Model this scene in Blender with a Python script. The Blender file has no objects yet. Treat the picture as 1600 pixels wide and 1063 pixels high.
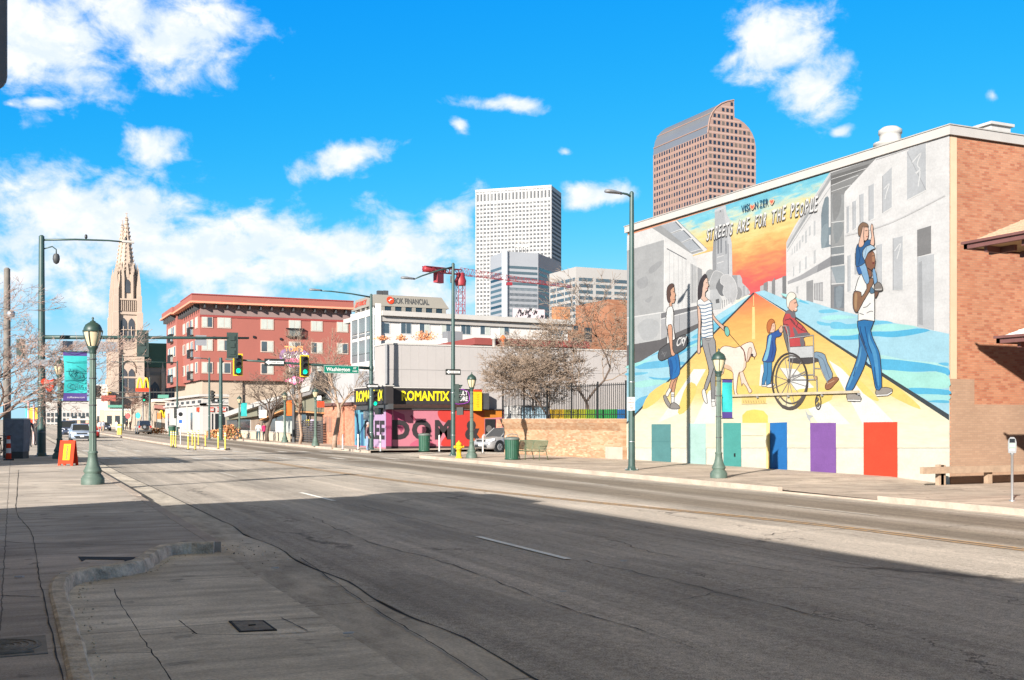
import bpy, bmesh, math, random
from mathutils import Vector, Matrix
random.seed(7)
R = math.radians
SC = bpy.context.scene
COL = SC.collection
# ------------------------------------------------------------------ camera
FPX, CX, HY = 1700.0, 800.0, 655.0          # focal length and horizon of the photograph, in its pixels
TH = math.atan(780 / 1700)                   # the street (+Y) runs off to the left of the view axis
EYE = 1.7
AX = Vector((math.sin(TH), math.cos(TH), 0))
RX = Vector((math.cos(TH), -math.sin(TH), 0))
cam_d = bpy.data.cameras.new('camera')
cam = bpy.data.objects.new('camera', cam_d)
COL.objects.link(cam)
cam.location = (0, 0, EYE)
cam.rotation_euler = (R(90), 0, -TH)
cam_d.sensor_width = 36
cam_d.lens = 36 * FPX / 1600
cam_d.shift_y = (HY - 531.5) / 1600
cam_d.clip_start = 0.1
cam_d.clip_end = 6000
SC.camera = cam
# ------------------------------------------------------------------ light
SUN_AZ, SUN_EL = R(39), R(20.5)               # travel direction from +X towards +Y, height over the horizon
SDIR = Vector((math.cos(SUN_AZ) * math.cos(SUN_EL), math.sin(SUN_AZ) * math.cos(SUN_EL), -math.sin(SUN_EL)))
sun_d = bpy.data.lights.new('sun', 'SUN')
sun_d.energy = 5.0
sun_d.angle = R(0.53)
sun_d.color = (1.0, 0.93, 0.84)
sun = bpy.data.objects.new('sun', sun_d)
COL.objects.link(sun)
sun.location = (-30, -30, 60)
sun.rotation_euler = SDIR.to_track_quat('-Z', 'Y').to_euler()
SC.view_settings.view_transform = 'Standard'
SC.view_settings.look = 'None'
SC.view_settings.exposure = 1.3
SC.view_settings.gamma = 1
SC.view_settings.use_curve_mapping = False
class NT:
 """small helper for node trees"""
 def __init__(s, tree):
  s.t = tree
  s.n = tree.nodes
  s.l = tree.links
 def new(s, kind, **kw):
  n = s.n.new(kind)
  for k, v in kw.items():
   setattr(n, k, v)
  return n
 def put(s, sock, v):
  if v is None:
   return
  if hasattr(v, 'is_output'):
   s.l.new(v, sock)
  else:
   if sock.type == 'RGBA' and len(v) == 3:
    v = (*v, 1)
   sock.default_value = v
 def math(s, op, a, b=None, c=None, clamp=False):
  n = s.new('ShaderNodeMath', operation=op, use_clamp=clamp)
  s.put(n.inputs[0], a)
  s.put(n.inputs[1], b)
  s.put(n.inputs[2], c)
  return n.outputs[0]
 def vmath(s, op, a, b=None):
  n = s.new('ShaderNodeVectorMath', operation=op)
  s.put(n.inputs[0], a)
  s.put(n.inputs[1], b)
  return n.outputs['Value'] if op in ('LENGTH', 'DOT_PRODUCT', 'DISTANCE') else n.outputs[0]
 def noise(s, vec, scale, detail=4, rough=.55, dist=0.0):
  n = s.new('ShaderNodeTexNoise')
  s.put(n.inputs['Vector'], vec)
  n.inputs['Scale'].default_value = scale
  n.inputs['Detail'].default_value = detail
  n.inputs['Roughness'].default_value = rough
  n.inputs['Distortion'].default_value = dist
  return n.outputs['Fac']
 def map(s, vec, loc=(0, 0, 0), rot=(0, 0, 0), sc=(1, 1, 1)):
  n = s.new('ShaderNodeMapping')
  s.put(n.inputs[0], vec)
  n.inputs[1].default_value = loc
  n.inputs[2].default_value = rot
  n.inputs[3].default_value = sc
  return n.outputs[0]
 def ramp(s, fac, stops, interp='LINEAR'):
  n = s.new('ShaderNodeValToRGB')
  n.color_ramp.interpolation = interp
  e = n.color_ramp.elements
  while len(e) < len(stops):
   e.new(0.5)
  for i, (p, c) in enumerate(stops):
   e[i].position = p
   e[i].color = (*c, 1) if len(c) == 3 else c
  s.put(n.inputs[0], fac)
  return n.outputs[0]
 def mix(s, fac, a, b, blend='MIX'):
  n = s.new('ShaderNodeMix', data_type='RGBA', blend_type=blend)
  s.put(n.inputs[0], fac)
  s.put(n.inputs[6], a)
  s.put(n.inputs[7], b)
  return n.outputs[2]
 def step(s, x, lo, hi):
  n = s.new('ShaderNodeMapRange', interpolation_type='SMOOTHSTEP')
  s.put(n.inputs[0], x)
  n.inputs[1].default_value = lo
  n.inputs[2].default_value = hi
  n.inputs[3].default_value = 0
  n.inputs[4].default_value = 1
  return n.outputs[0]
 def lin(s, x, lo, hi, a=0., b=1.):
  n = s.new('ShaderNodeMapRange')
  s.put(n.inputs[0], x)
  n.inputs[1].default_value = lo
  n.inputs[2].default_value = hi
  n.inputs[3].default_value = a
  n.inputs[4].default_value = b
  return n.outputs[0]
 def xyz(s, vec):
  n = s.new('ShaderNodeSeparateXYZ')
  s.put(n.inputs[0], vec)
  return n.outputs
 def comb(s, x, y, z):
  n = s.new('ShaderNodeCombineXYZ')
  s.put(n.inputs[0], x)
  s.put(n.inputs[1], y)
  s.put(n.inputs[2], z)
  return n.outputs[0]
def S(r, g, b):
 """sRGB bytes to linear"""
 f = lambda c: (c / 255 / 12.92) if c <= 10 else ((c / 255 + 0.055) / 1.055) ** 2.4
 return (f(r), f(g), f(b))
# ------------------------------------------------------------------ sky
world = bpy.data.worlds.new('World')
SC.world = world
world.use_nodes = True
W = NT(world.node_tree)
W.n.clear()
sky = W.new('ShaderNodeTexSky', sky_type='NISHITA')
sky.sun_disc = False
sky.sun_elevation = SUN_EL
sky.sun_rotation = math.atan2(-SDIR.x, -SDIR.y)
sky.altitude = 1600
sky.air_density = 1.0
sky.dust_density = 0.3
sky.ozone_density = 2.0
tc = W.new('ShaderNodeTexCoord').outputs['Generated']
dx, dy, dz = W.xyz(tc)
azd = W.math('MULTIPLY', W.math('ARCTAN2', dx, dy), 57.29578)
eld = W.math('MULTIPLY', W.math('ARCSINE', dz), 57.29578)
ae = W.comb(azd, eld, 0.0)
def px_ae(px, py):
 a = math.atan((px - CX) / FPX)
 return math.degrees(TH + a), math.degrees(math.atan((HY - py) / FPX * math.cos(a)))
# each cloud: centre, half sizes (photo pixels), tilt, weight
CLOUDS = [(60, 60, 165, 110, 0, 1.1), (180, 25, 120, 60, 0, 1.0), (270, 65, 120, 70, -12, 1.05), (340, 20, 95, 40, -10, .9),
          (20, 330, 190, 60, 0, .95), (150, 350, 250, 95, 0, 1.2), (330, 390, 270, 75, 0, 1.2), (500, 400, 220, 65, 8, 1.2), (620, 400, 150, 75, 0, 1.1),
          (700, 335, 75, 38, 30, 1.0), (235, 232, 60, 38, 0, .95), (530, 250, 85, 30, 18, 1.05), (60, 430, 190, 90, 0, .75),
          (360, 452, 190, 42, 0, .8), (640, 470, 150, 50, 0, .75),
          (790, 160, 75, 13, -5, .85), (930, 303, 75, 24, 0, 1.0), (1210, 60, 92, 78, 0, 1.15), (1265, 135, 75, 55, -40, 1.05), (1140, 85, 50, 16, 30, .8),
          (1325, 201, 20, 9, 0, .9), (890, 233, 18, 10, 0, .75), (725, 192, 14, 14, 60, .75), (70, 172, 50, 12, 0, .7), (15, 168, 30, 10, 0, .8), (1540, 160, 14, 14, 0, .6),
          (-300, 300, 240, 90, 0, 1.0), (1850, 330, 220, 60, 0, .95), (2000, 90, 200, 60, 0, 1.0)]
wob = W.noise(W.map(ae, sc=(1, 1.25, 1)), .16, 3, .5)
wob2 = W.noise(W.map(ae, loc=(31, 7, 3), sc=(1, 1.25, 1)), .16, 3, .5)
aew = W.vmath('ADD', ae, W.comb(W.math('MULTIPLY', W.math('SUBTRACT', wob, .5), 3.2), W.math('MULTIPLY', W.math('SUBTRACT', wob2, .5), 2.0), 0.0))
fld = None
for (px, py, rx, ry, tilt, wt) in CLOUDS:
 a, e = px_ae(px, py)
 k = 57.3 / FPX * math.cos(math.atan((px - CX) / FPX)) ** 2
 k2 = 57.3 / FPX * math.cos(math.atan((px - CX) / FPX))
 v = W.vmath('SUBTRACT', aew, (a, e, 0))
 v = W.map(v, rot=(0, 0, R(-tilt)))
 v = W.vmath('MULTIPLY', v, (1 / (rx * k), 1 / (ry * k2), 0))
 q = W.math('SUBTRACT', 1.0, W.vmath('LENGTH', v))
 q = W.math('MULTIPLY', q, wt)
 fld = q if fld is None else W.math('MAXIMUM', fld, q)
fld = W.math('MAXIMUM', fld, -0.9)
n1 = W.noise(W.map(ae, sc=(1, 1.35, 1)), .42, 11, .62, .25)
dens = W.math('ADD', W.math('MULTIPLY', fld, .62), W.math('MULTIPLY', W.math('SUBTRACT', n1, .5), 1.55))
mask = W.step(dens, -.05, .48)
n2 = W.noise(W.map(ae, loc=(3, -1.1, 2), sc=(1, 1.4, 1)), .5, 8, .6, .2)
shade = W.math('MULTIPLY', W.step(n2, .36, .66), W.step(dens, .0, .7))
cloud_c = W.mix(shade, (0.345, 0.385, 0.44), (0.475, 0.465, 0.46))
# grade of the clear sky (values are for a background strength of 0.1, hence the factors of ten)
sr, sg, sb = W.xyz(W.vmath('MULTIPLY', sky.outputs[0], (.1, .1, .1)))
gr_ = W.math('MINIMUM', W.math('MULTIPLY', W.math('POWER', sr, 3.3), 2.4), .20)
gg_ = W.math('MINIMUM', W.math('MULTIPLY', W.math('POWER', sg, .8), .46), .34)
gb_ = W.math('MULTIPLY', W.math('POWER', sb, .10), .43)
clear = W.comb(gr_, gg_, gb_)
col = W.mix(W.math('MULTIPLY', mask, .97), clear, cloud_c)
# unseen warm tint added overhead, above the view, to warm light in the shade
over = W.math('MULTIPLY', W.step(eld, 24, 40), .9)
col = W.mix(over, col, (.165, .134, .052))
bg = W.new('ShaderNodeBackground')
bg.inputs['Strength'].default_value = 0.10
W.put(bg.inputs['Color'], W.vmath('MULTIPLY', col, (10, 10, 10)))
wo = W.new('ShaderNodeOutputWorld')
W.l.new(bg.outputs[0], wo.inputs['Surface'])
# ------------------------------------------------------------------ pixel helpers (where a thing stands)
def ray(px, py):
 u, v = (px - CX) / FPX, (HY - py) / FPX
 return Vector((AX.x + u * RX.x, AX.y + u * RX.y, v))
def at_x(px, py, X):
 d = ray(px, py)
 t = X / d.x
 return Vector((X, d.y * t, EYE + d.z * t))
def at_y(px, py, Y):
 d = ray(px, py)
 t = Y / d.y
 return Vector((d.x * t, Y, EYE + d.z * t))
def at_z(px, py, z):
 d = ray(px, py)
 t = (z - EYE) / d.z
 return Vector((d.x * t, d.y * t, z))
def at_d(px, py, dep):
 d = ray(px, py)
 return Vector((d.x * dep, d.y * dep, EYE + d.z * dep))
# ------------------------------------------------------------------ materials
MATS = {}
def pm(name, col, rough=.8, var=.12, scale=3.0, metal=0.0, bump=0.0, bscale=40.0, spec=.5, streak=None):
 """principled material with two scales of colour variation"""
 if name in MATS:
  return MATS[name]
 m = bpy.data.materials.new(name)
 m.use_nodes = True
 N = NT(m.node_tree)
 b = N.n['Principled BSDF']
 tcn = N.new('ShaderNodeTexCoord').outputs['Object']
 if streak:
  tcn2 = N.map(tcn, sc=streak)
 else:
  tcn2 = tcn
 f = N.math('ADD', N.math('MULTIPLY', N.noise(tcn2, scale, 5), .7), N.math('MULTIPLY', N.noise(tcn, scale * 9, 3), .3))
 f = N.lin(f, .3, .7, 1 - var, 1 + var)
 c = N.vmath('MULTIPLY', (*col,), N.comb(f, f, f))
 N.put(b.inputs['Base Color'], c)
 b.inputs['Roughness'].default_value = rough
 b.inputs['Metallic'].default_value = metal
 b.inputs['Specular IOR Level'].default_value = spec
 if bump:
  bn = N.new('ShaderNodeBump')
  bn.inputs['Strength'].default_value = bump
  bn.inputs['Distance'].default_value = .02
  N.put(bn.inputs['Height'], N.noise(tcn, bscale, 4))
  N.put(b.inputs['Normal'], bn.outputs[0])
 MATS[name] = m
 return m
def brick_mat(name, axis, cols, mortar, bw=.30, bh=.095, mo=.012, blotch=.10):
 """bricks laid along axis ('x' or 'y'); every brick takes a random colour"""
 m = bpy.data.materials.new(name)
 m.use_nodes = True
 N = NT(m.node_tree)
 b = N.n['Principled BSDF']
 o = N.new('ShaderNodeTexCoord').outputs['Object']
 x, y, z = N.xyz(o)
 h = x if axis == 'x' else y
 rowf = N.math('DIVIDE', z, bh)
 row = N.math('FLOOR', rowf)
 off = N.math('MULTIPLY', N.math('MODULO', N.math('ABSOLUTE', row), 2.0), .5)
 colf = N.math('ADD', N.math('DIVIDE', h, bw), off)
 cl = N.math('FLOOR', colf)
 wn = N.new('ShaderNodeTexWhiteNoise', noise_dimensions='2D')
 N.put(wn.inputs['Vector'], N.comb(cl, row, 0.0))
 st = [(i / len(cols), c) for i, c in enumerate(cols)]
 c = N.ramp(wn.outputs['Value'], st, 'CONSTANT')
 fu = N.math('FRACT', colf)
 fv = N.math('FRACT', rowf)
 mm = N.math('MAXIMUM', N.math('LESS_THAN', fu, mo / bw), N.math('LESS_THAN', fv, mo / bh))
 c = N.mix(N.math('MULTIPLY', mm, .8), c, mortar)
 f = N.lin(N.noise(o, .6, 5, .6), .3, .7, 1 - blotch, 1 + blotch)
 c = N.vmath('MULTIPLY', c, N.comb(f, f, f))
 N.put(b.inputs['Base Color'], c)
 b.inputs['Roughness'].default_value = .9
 bn = N.new('ShaderNodeBump')
 bn.inputs['Strength'].default_value = .4
 bn.inputs['Distance'].default_value = .01
 N.put(bn.inputs['Height'], N.math('SUBTRACT', 1.0, mm))
 N.put(b.inputs['Normal'], bn.outputs[0])
 MATS[name] = m
 return m
def glass_mat(name, col, rough=.08, spec=.8):
 return pm(name, col, rough, .10, .7, spec=spec)
def emit_mat(name, col, strength):
 m = bpy.data.materials.new(name)
 m.use_nodes = True
 b = m.node_tree.nodes['Principled BSDF']
 b.inputs['Base Color'].default_value = (*col, 1)
 b.inputs['Emission Color'].default_value = (*col, 1)
 b.inputs['Emission Strength'].default_value = strength
 MATS[name] = m
 return m
GREEN = pm('green_pole_paint', (.030, .062, .056), .45, .25, 2.5)
LAMPGREEN = pm('lamp_post_paint', (.066, .102, .082), .6, .22, 6, bump=.15, bscale=25)
LAMPCAP = pm('lamp_cap_paint', (.020, .045, .037), .45, .2, 6)
LAMPGLASS = pm('lantern_glass', (.50, .42, .27), .3, .1, 6)
BLACK = pm('black_paint', (.012, .013, .014), .5, .2, 5)
DARK = pm('dark_grey', (.045, .047, .05), .6, .2, 3)
GREY = pm('mid_grey_metal', (.16, .165, .175), .55, .1, 3)
STEEL = pm('galvanised_steel', (.36, .37, .38), .4, .12, 9, metal=.7)
WHITE = pm('white_paint', (.44, .43, .415), .6, .06, 2)
OFFWHITE = pm('off_white_paint', (.37, .352, .33), .75, .08, 1.2)
YELLOW = pm('yellow_paint', (.56, .34, .02), .8, .12, 4, spec=.15)
RED = pm('red_paint', (.42, .02, .018), .5, .12, 3)
REDSIGN = pm('red_sign_paint', (.46, .045, .02), .85, .08, 3, spec=.1)
ORANGE = pm('orange_fabric', (.60, .12, .015), .7, .1, 3)
TEAL = pm('teal_fabric', (.02, .33, .33), .7, .18, 3)
PURPLE = pm('purple_fabric', (.05, .03, .16), .7, .1, 3)
SIGNGREEN = pm('street_sign_green', (.0, .13, .085), .4, .06, 3)
CONC = pm('curb_concrete', (.36, .295, .24), .9, .28, 1.6, bump=.3)
GLASS = glass_mat('window_glass', (.05, .065, .075))
GLASSD = glass_mat('dark_window_glass', (.018, .022, .026))
BLIND = pm('window_blind', (.34, .36, .33), .8, .1, 2)
BARK = pm('pale_twig_bark', (.215, .16, .12), .9, .3, 3)
BARKD = pm('dark_branch_bark', (.085, .06, .047), .9, .3, 5)
CREAM = pm('cream_stucco', (.34, .27, .205), .85, .08, 1.2)
RUBBER = pm('rubber', (.012, .012, .012), .8, .2, 5)
SIGLAMP = emit_mat('lit_green_signal', (0.0, .55, .25), 1.2)
# ------------------------------------------------------------------ mesh builder
class MB:
 def __init__(s):
  s.v, s.f, s.m, s.sm, s.mats = [], [], [], [], []
 def mi(s, mat):
  if mat not in s.mats:
   s.mats.append(mat)
  return s.mats.index(mat)
 def add(s, verts, faces, mat, smooth=False):
  o = len(s.v)
  k = s.mi(mat)
  s.v += [tuple(p) for p in verts]
  for f in faces:
   s.f.append([i + o for i in f])
   s.m.append(k)
   s.sm.append(smooth)
  return s
 def poly(s, pts, mat):
  return s.add(pts, [list(range(len(pts)))], mat)
 def bmm(s, a, b, mat):
  (x0, y0, z0), (x1, y1, z1) = a, b
  v = [(x0, y0, z0), (x1, y0, z0), (x1, y1, z0), (x0, y1, z0), (x0, y0, z1), (x1, y0, z1), (x1, y1, z1), (x0, y1, z1)]
  return s.add(v, [(0, 3, 2, 1), (4, 5, 6, 7), (0, 1, 5, 4), (1, 2, 6, 5), (2, 3, 7, 6), (3, 0, 4, 7)], mat)
 def box(s, c, d, mat, rz=0.0, M=None):
  x, y, z = d[0] / 2, d[1] / 2, d[2] / 2
  v = [Vector(p) for p in [(-x, -y, -z), (x, -y, -z), (x, y, -z), (-x, y, -z), (-x, -y, z), (x, -y, z), (x, y, z), (-x, y, z)]]
  if M is None:
   M = Matrix.Rotation(rz, 3, 'Z')
  v = [M @ p + Vector(c) for p in v]
  return s.add(v, [(0, 3, 2, 1), (4, 5, 6, 7), (0, 1, 5, 4), (1, 2, 6, 5), (2, 3, 7, 6), (3, 0, 4, 7)], mat)
 def tube(s, p0, p1, r0, r1, mat, n=8, caps=True, smooth=True):
  p0, p1 = Vector(p0), Vector(p1)
  d = p1 - p0
  if d.length < 1e-6:
   return s
  d.normalize()
  a = d.orthogonal().normalized()
  b = d.cross(a)
  v = []
  for p, r in ((p0, r0), (p1, r1)):
   for i in range(n):
    t = 2 * math.pi * i / n
    v.append(p + a * (r * math.cos(t)) + b * (r * math.sin(t)))
  f = [(i, (i + 1) % n, n + (i + 1) % n, n + i) for i in range(n)]
  s.add(v, f, mat, smooth)
  if caps:
   s.add(v[:n][::-1], [list(range(n))], mat)
   s.add(v[n:], [list(range(n))], mat)
  return s
 def path(s, pts, rads, mat, n=8):
  """smooth pipe through points"""
  pts = [Vector(p) for p in pts]
  rings = []
  prev = None
  for i, p in enumerate(pts):
   d = (pts[min(i + 1, len(pts) - 1)] - pts[max(i - 1, 0)]).normalized()
   a = d.orthogonal().normalized() if prev is None else (prev - d * prev.dot(d)).normalized()
   prev = a
   b = d.cross(a)
   r = rads[i] if isinstance(rads, (list, tuple)) else rads
   rings.append([p + a * (r * math.cos(2 * math.pi * k / n)) + b * (r * math.sin(2 * math.pi * k / n)) for k in range(n)])
  v = [q for rg in rings for q in rg]
  f = []
  for i in range(len(rings) - 1):
   for k in range(n):
    f.append((i * n + k, i * n + (k + 1) % n, (i + 1) * n + (k + 1) % n, (i + 1) * n + k))
  f.append(list(range(n))[::-1])
  f.append([(len(rings) - 1) * n + k for k in range(n)])
  return s.add(v, f, mat, True)
 def lathe(s, prof, c, mat, n=16, smooth=True, capt=True):
  c = Vector(c)
  v = []
  for (r, z) in prof:
   for i in range(n):
    t = 2 * math.pi * (i + .5) / n
    v.append(c + Vector((r * math.cos(t), r * math.sin(t), z)))
  f = []
  for j in range(len(prof) - 1):
   for i in range(n):
    f.append((j * n + i, j * n + (i + 1) % n, (j + 1) * n + (i + 1) % n, (j + 1) * n + i))
  s.add(v, f, mat, smooth)
  if capt:
   s.add(v[-n:], [list(range(n))], mat)
   s.add(v[:n][::-1], [list(range(n))], mat)
  return s
 def ext(s, pts, vec, mat, mat_side=None):
  """extrude a closed 3-D polygon along vec"""
  pts = [Vector(p) for p in pts]
  vec = Vector(vec)
  n = len(pts)
  q = [p + vec for p in pts]
  s.add(pts, [list(range(n))], mat)
  s.add(q, [list(range(n))[::-1]], mat)
  s.add(pts + q, [(i, n + i, n + (i + 1) % n, (i + 1) % n) for i in range(n)], mat_side or mat)
  return s
 def text(s, body, o, ux, uz, h, mat, w=None, bold=0.0, shear=0.0, align='l', depth=0.0):
  """flat letters: baseline start o, direction ux, up uz, cap height h (and width w)"""
  V, F = text_mesh(body, bold, shear)
  if not V:
   return s
  xs = [p[0] for p in V]
  ys = [p[1] for p in V]
  x0, x1 = min(xs), max(xs)
  cap = text_cap(bold)
  sy = h / cap
  sx = (w / (x1 - x0)) if w else sy
  o, ux, uz = Vector(o), Vector(ux).normalized(), Vector(uz).normalized()
  off = 0 if align == 'l' else -(x1 - x0) * sx / 2
  pts = [o + ux * ((p[0] - x0) * sx + off) + uz * (p[1] * sy) for p in V]
  return s.add(pts, F, mat)
 def build(s, name, parent=None, world=True, kind=None):
  if parent is not None and world:
   pl = parent_loc(parent)
   v = [(p[0] - pl.x, p[1] - pl.y, p[2] - pl.z) for p in s.v]
  else:
   v = s.v
  me = bpy.data.meshes.new(name)
  me.from_pydata(v, [], s.f)
  for mt in s.mats:
   me.materials.append(mt)
  me.polygons.foreach_set('material_index', s.m)
  me.polygons.foreach_set('use_smooth', s.sm)
  me.update()
  ob = bpy.data.objects.new(name, me)
  COL.objects.link(ob)
  if parent is not None:
   ob.parent = parent
  if kind:
   ob['kind'] = kind
  return ob
def parent_loc(p):
 l = Vector(p.location)
 while p.parent is not None:
  p = p.parent
  l += Vector(p.location)
 return l
_TX = {}
def text_mesh(body, bold, shear):
 k = (body, bold, shear)
 if k not in _TX:
  cu = bpy.data.curves.new('lettering', 'FONT')
  cu.body = body
  cu.offset = bold
  cu.shear = shear
  cu.fill_mode = 'FRONT'
  cu.resolution_u = 3
  ob = bpy.data.objects.new('lettering', cu)
  COL.objects.link(ob)
  dg = bpy.context.evaluated_depsgraph_get()
  me = bpy.data.meshes.new_from_object(ob.evaluated_get(dg))
  _TX[k] = ([tuple(v.co) for v in me.vertices], [tuple(p.vertices) for p in me.polygons])
  bpy.data.objects.remove(ob)
  bpy.data.curves.remove(cu)
  bpy.data.meshes.remove(me)
 return _TX[k]
def text_cap(bold):
 V, F = text_mesh('H', bold, 0.0)
 return max(p[1] for p in V)
def tag(o, label, cat, group=None):
 o['label'] = label
 o['category'] = cat
 if group:
  o['group'] = group
 return o
def thing(name, label, cat, loc, group=None, rz=0.0):
 o = bpy.data.objects.new(name, None)
 o.empty_display_size = .3
 COL.objects.link(o)
 o.location = loc
 o.rotation_euler = (0, 0, rz)
 return tag(o, label, cat, group)
def copy_tree(o, loc, rz=None, label=None, scale=None):
 kids = {}
 for c in bpy.data.objects:
  if c.parent is not None:
   kids.setdefault(c.parent.name, []).append(c)
 def cp(a, par):
  c = a.copy()
  COL.objects.link(c)
  if par is not None:
   c.parent = par
  for ch in kids.get(a.name, []):
   cp(ch, c)
  return c
 c = cp(o, None)
 c.location = loc
 if rz is not None:
  c.rotation_euler = (0, 0, rz)
 if scale:
  c.scale = scale if isinstance(scale, tuple) else (scale,) * 3
 if label:
  c['label'] = label
 return c
def crom(pts, k=4, closed=True):
 """Catmull-Rom through 2-D points"""
 n = len(pts)
 out = []
 rng = n if closed else n - 1
 for i in range(rng):
  if closed:
   p0, p1, p2, p3 = pts[(i - 1) % n], pts[i], pts[(i + 1) % n], pts[(i + 2) % n]
  else:
   p0, p1, p2, p3 = pts[max(i - 1, 0)], pts[i], pts[i + 1], pts[min(i + 2, n - 1)]
  for j in range(k):
   t = j / k
   out.append(tuple(.5 * (2 * b + (c - a) * t + (2 * a - 5 * b + 4 * c - d) * t * t + (3 * b - a - 3 * c + d) * t ** 3)
                             for a, b, c, d in zip(p0, p1, p2, p3)))
 if not closed:
  out.append(tuple(pts[-1]))
 return out
# ================================================================== SETTING: ground, road, pavements
ZL, ZR = 0.0, -0.28                     # left and right pavements
XL, XRR = 2.6, 20.2                     # road edges
XW = 27.5                               # plane of the painted wall
def zroad(x):
 return -.14 + (x - XL) / (XRR - XL) * (-.42 + .14)
def road_mat():
 m = bpy.data.materials.new('worn_asphalt')
 m.use_nodes = True
 N = NT(m.node_tree)
 b = N.n['Principled BSDF']
 o = N.new('ShaderNodeTexCoord').outputs['Object']
 x, y, z = N.xyz(o)
 wx = N.math('ADD', x, N.math('MULTIPLY', N.math('SUBTRACT', N.noise(N.map(o, sc=(1, .08, 1)), .8, 4), .5), 1.3))
 t = N.lin(wx, 2.6, 20.2)
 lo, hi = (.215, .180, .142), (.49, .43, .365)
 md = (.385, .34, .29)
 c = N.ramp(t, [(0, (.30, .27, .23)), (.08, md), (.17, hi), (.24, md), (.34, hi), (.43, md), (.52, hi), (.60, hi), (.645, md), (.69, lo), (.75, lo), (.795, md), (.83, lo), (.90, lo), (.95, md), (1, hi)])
 # long tyre streaks and blotches
 st = N.noise(N.map(o, sc=(2.2, .035, 1)), 1.6, 6, .65)
 bl = N.noise(o, .35, 6, .6)
 gr = N.noise(o, 80, 3, .75)
 g2 = N.noise(o, 14, 4, .7)
 f = N.math('MULTIPLY', N.lin(st, .3, .7, .76, 1.20), N.lin(bl, .3, .7, .84, 1.15))
 f = N.math('MULTIPLY', f, N.lin(gr, .28, .72, .22, 1.78))
 f = N.math('MULTIPLY', f, N.lin(g2, .3, .7, .74, 1.26))
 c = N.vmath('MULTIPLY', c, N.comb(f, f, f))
 # a few sealed cracks
 vo = N.new('ShaderNodeTexVoronoi', feature='DISTANCE_TO_EDGE')
 wv = N.vmath('ADD', N.map(o, sc=(.30, .11, 1)), N.vmath('MULTIPLY', N.comb(N.noise(o, 1.1, 5, .7), N.noise(N.map(o, loc=(9, 4, 1)), 1.1, 5, .7), 0.0), (.5, .25, 0)))
 N.put(vo.inputs['Vector'], wv)
 vo.inputs['Scale'].default_value = 1.0
 cr = N.math('SUBTRACT', 1.0, N.step(vo.outputs['Distance'], .002, .010))
 cr = N.math('MULTIPLY', cr, N.step(N.noise(o, .5, 3), .45, .62))
 c = N.mix(N.math('MULTIPLY', cr, .7), c, (.06, .055, .05))
 # oil spots and fresh patches
 pt = N.step(N.noise(N.map(o, sc=(.5, .14, 1)), 1.0, 3, .5), .60, .64)
 c = N.mix(N.math('MULTIPLY', pt, .28), c, (.15, .14, .125))
 N.put(b.inputs['Base Color'], c)
 b.inputs['Roughness'].default_value = .92
 b.inputs['Specular IOR Level'].default_value = .25
 bn = N.new('ShaderNodeBump')
 bn.inputs['Strength'].default_value = .55
 bn.inputs['Distance'].default_value = .012
 N.put(bn.inputs['Height'], N.math('ADD', gr, N.math('MULTIPLY', cr, -.6)))
 N.put(b.inputs['Normal'], bn.outputs[0])
 return m
def walk_mat(name, col, joint_y=1.55, joint_x=1.5, ox=0.0, oy=0.0, streak=(.25, 1.6, 1), dirt=.5):
 m = bpy.data.materials.new(name)
 m.use_nodes = True
 N = NT(m.node_tree)
 b = N.n['Principled BSDF']
 o = N.new('ShaderNodeTexCoord').outputs['Object']
 wob = N.math('MULTIPLY', N.math('SUBTRACT', N.noise(o, 2.2, 3), .5), .05)
 x, y, z = N.xyz(o)
 fx = N.math('FRACT', N.math('DIVIDE', N.math('ADD', N.math('ADD', x, ox), wob), joint_x))
 fy = N.math('FRACT', N.math('DIVIDE', N.math('ADD', N.math('ADD', y, oy), wob), joint_y))
 jx = N.math('LESS_THAN', fx, .014 / joint_x)
 jy = N.math('LESS_THAN', fy, .020 / joint_y)
 j = N.math('MAXIMUM', jx, jy)
 # each slab a little different
 wn = N.new('ShaderNodeTexWhiteNoise', noise_dimensions='2D')
 N.put(wn.inputs['Vector'], N.comb(N.math('FLOOR', N.math('DIVIDE', N.math('ADD', x, ox), joint_x)), N.math('FLOOR', N.math('DIVIDE', N.math('ADD', y, oy), joint_y)), 0.0))
 sl = N.lin(wn.outputs['Value'], 0, 1, .92, 1.07)
 bl = N.noise(o, .55, 7, .65)
 st = N.noise(N.map(o, sc=streak), 2.0, 7, .68)
 gr = N.noise(o, 42, 4, .7)
 f = N.math('MULTIPLY', N.math('MULTIPLY', N.lin(bl, .3, .7, .68, 1.22), N.lin(st, .3, .7, .68, 1.28)), N.lin(gr, .3, .7, .76, 1.22))
 f = N.math('MULTIPLY', f, sl)
 c = N.vmath('MULTIPLY', (*col,), N.comb(f, f, f))
 sp = N.step(N.noise(o, 3.1, 2, .4), .66, .72)
 c = N.mix(N.math('MULTIPLY', sp, dirt), c, (.10, .09, .08))
 c = N.mix(N.math('MULTIPLY', j, .72), c, (.07, .06, .05))
 N.put(b.inputs['Base Color'], c)
 b.inputs['Roughness'].default_value = .93
 b.inputs['Specular IOR Level'].default_value = .25
 bn = N.new('ShaderNodeBump')
 bn.inputs['Strength'].default_value = .4
 bn.inputs['Distance'].default_value = .012
 N.put(bn.inputs['Height'], N.math('ADD', N.math('ADD', gr, st), N.math('MULTIPLY', j, -1.2)))
 N.put(b.inputs['Normal'], bn.outputs[0])
 return m
ROAD = road_mat()
WALKL = walk_mat('left_sidewalk_concrete', (.44, .385, .33), 3.05, 2.75, .1, .4)
WALKR = walk_mat('right_sidewalk_concrete', (.42, .345, .28), 2.4, 2.4, .3, 0)
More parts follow.
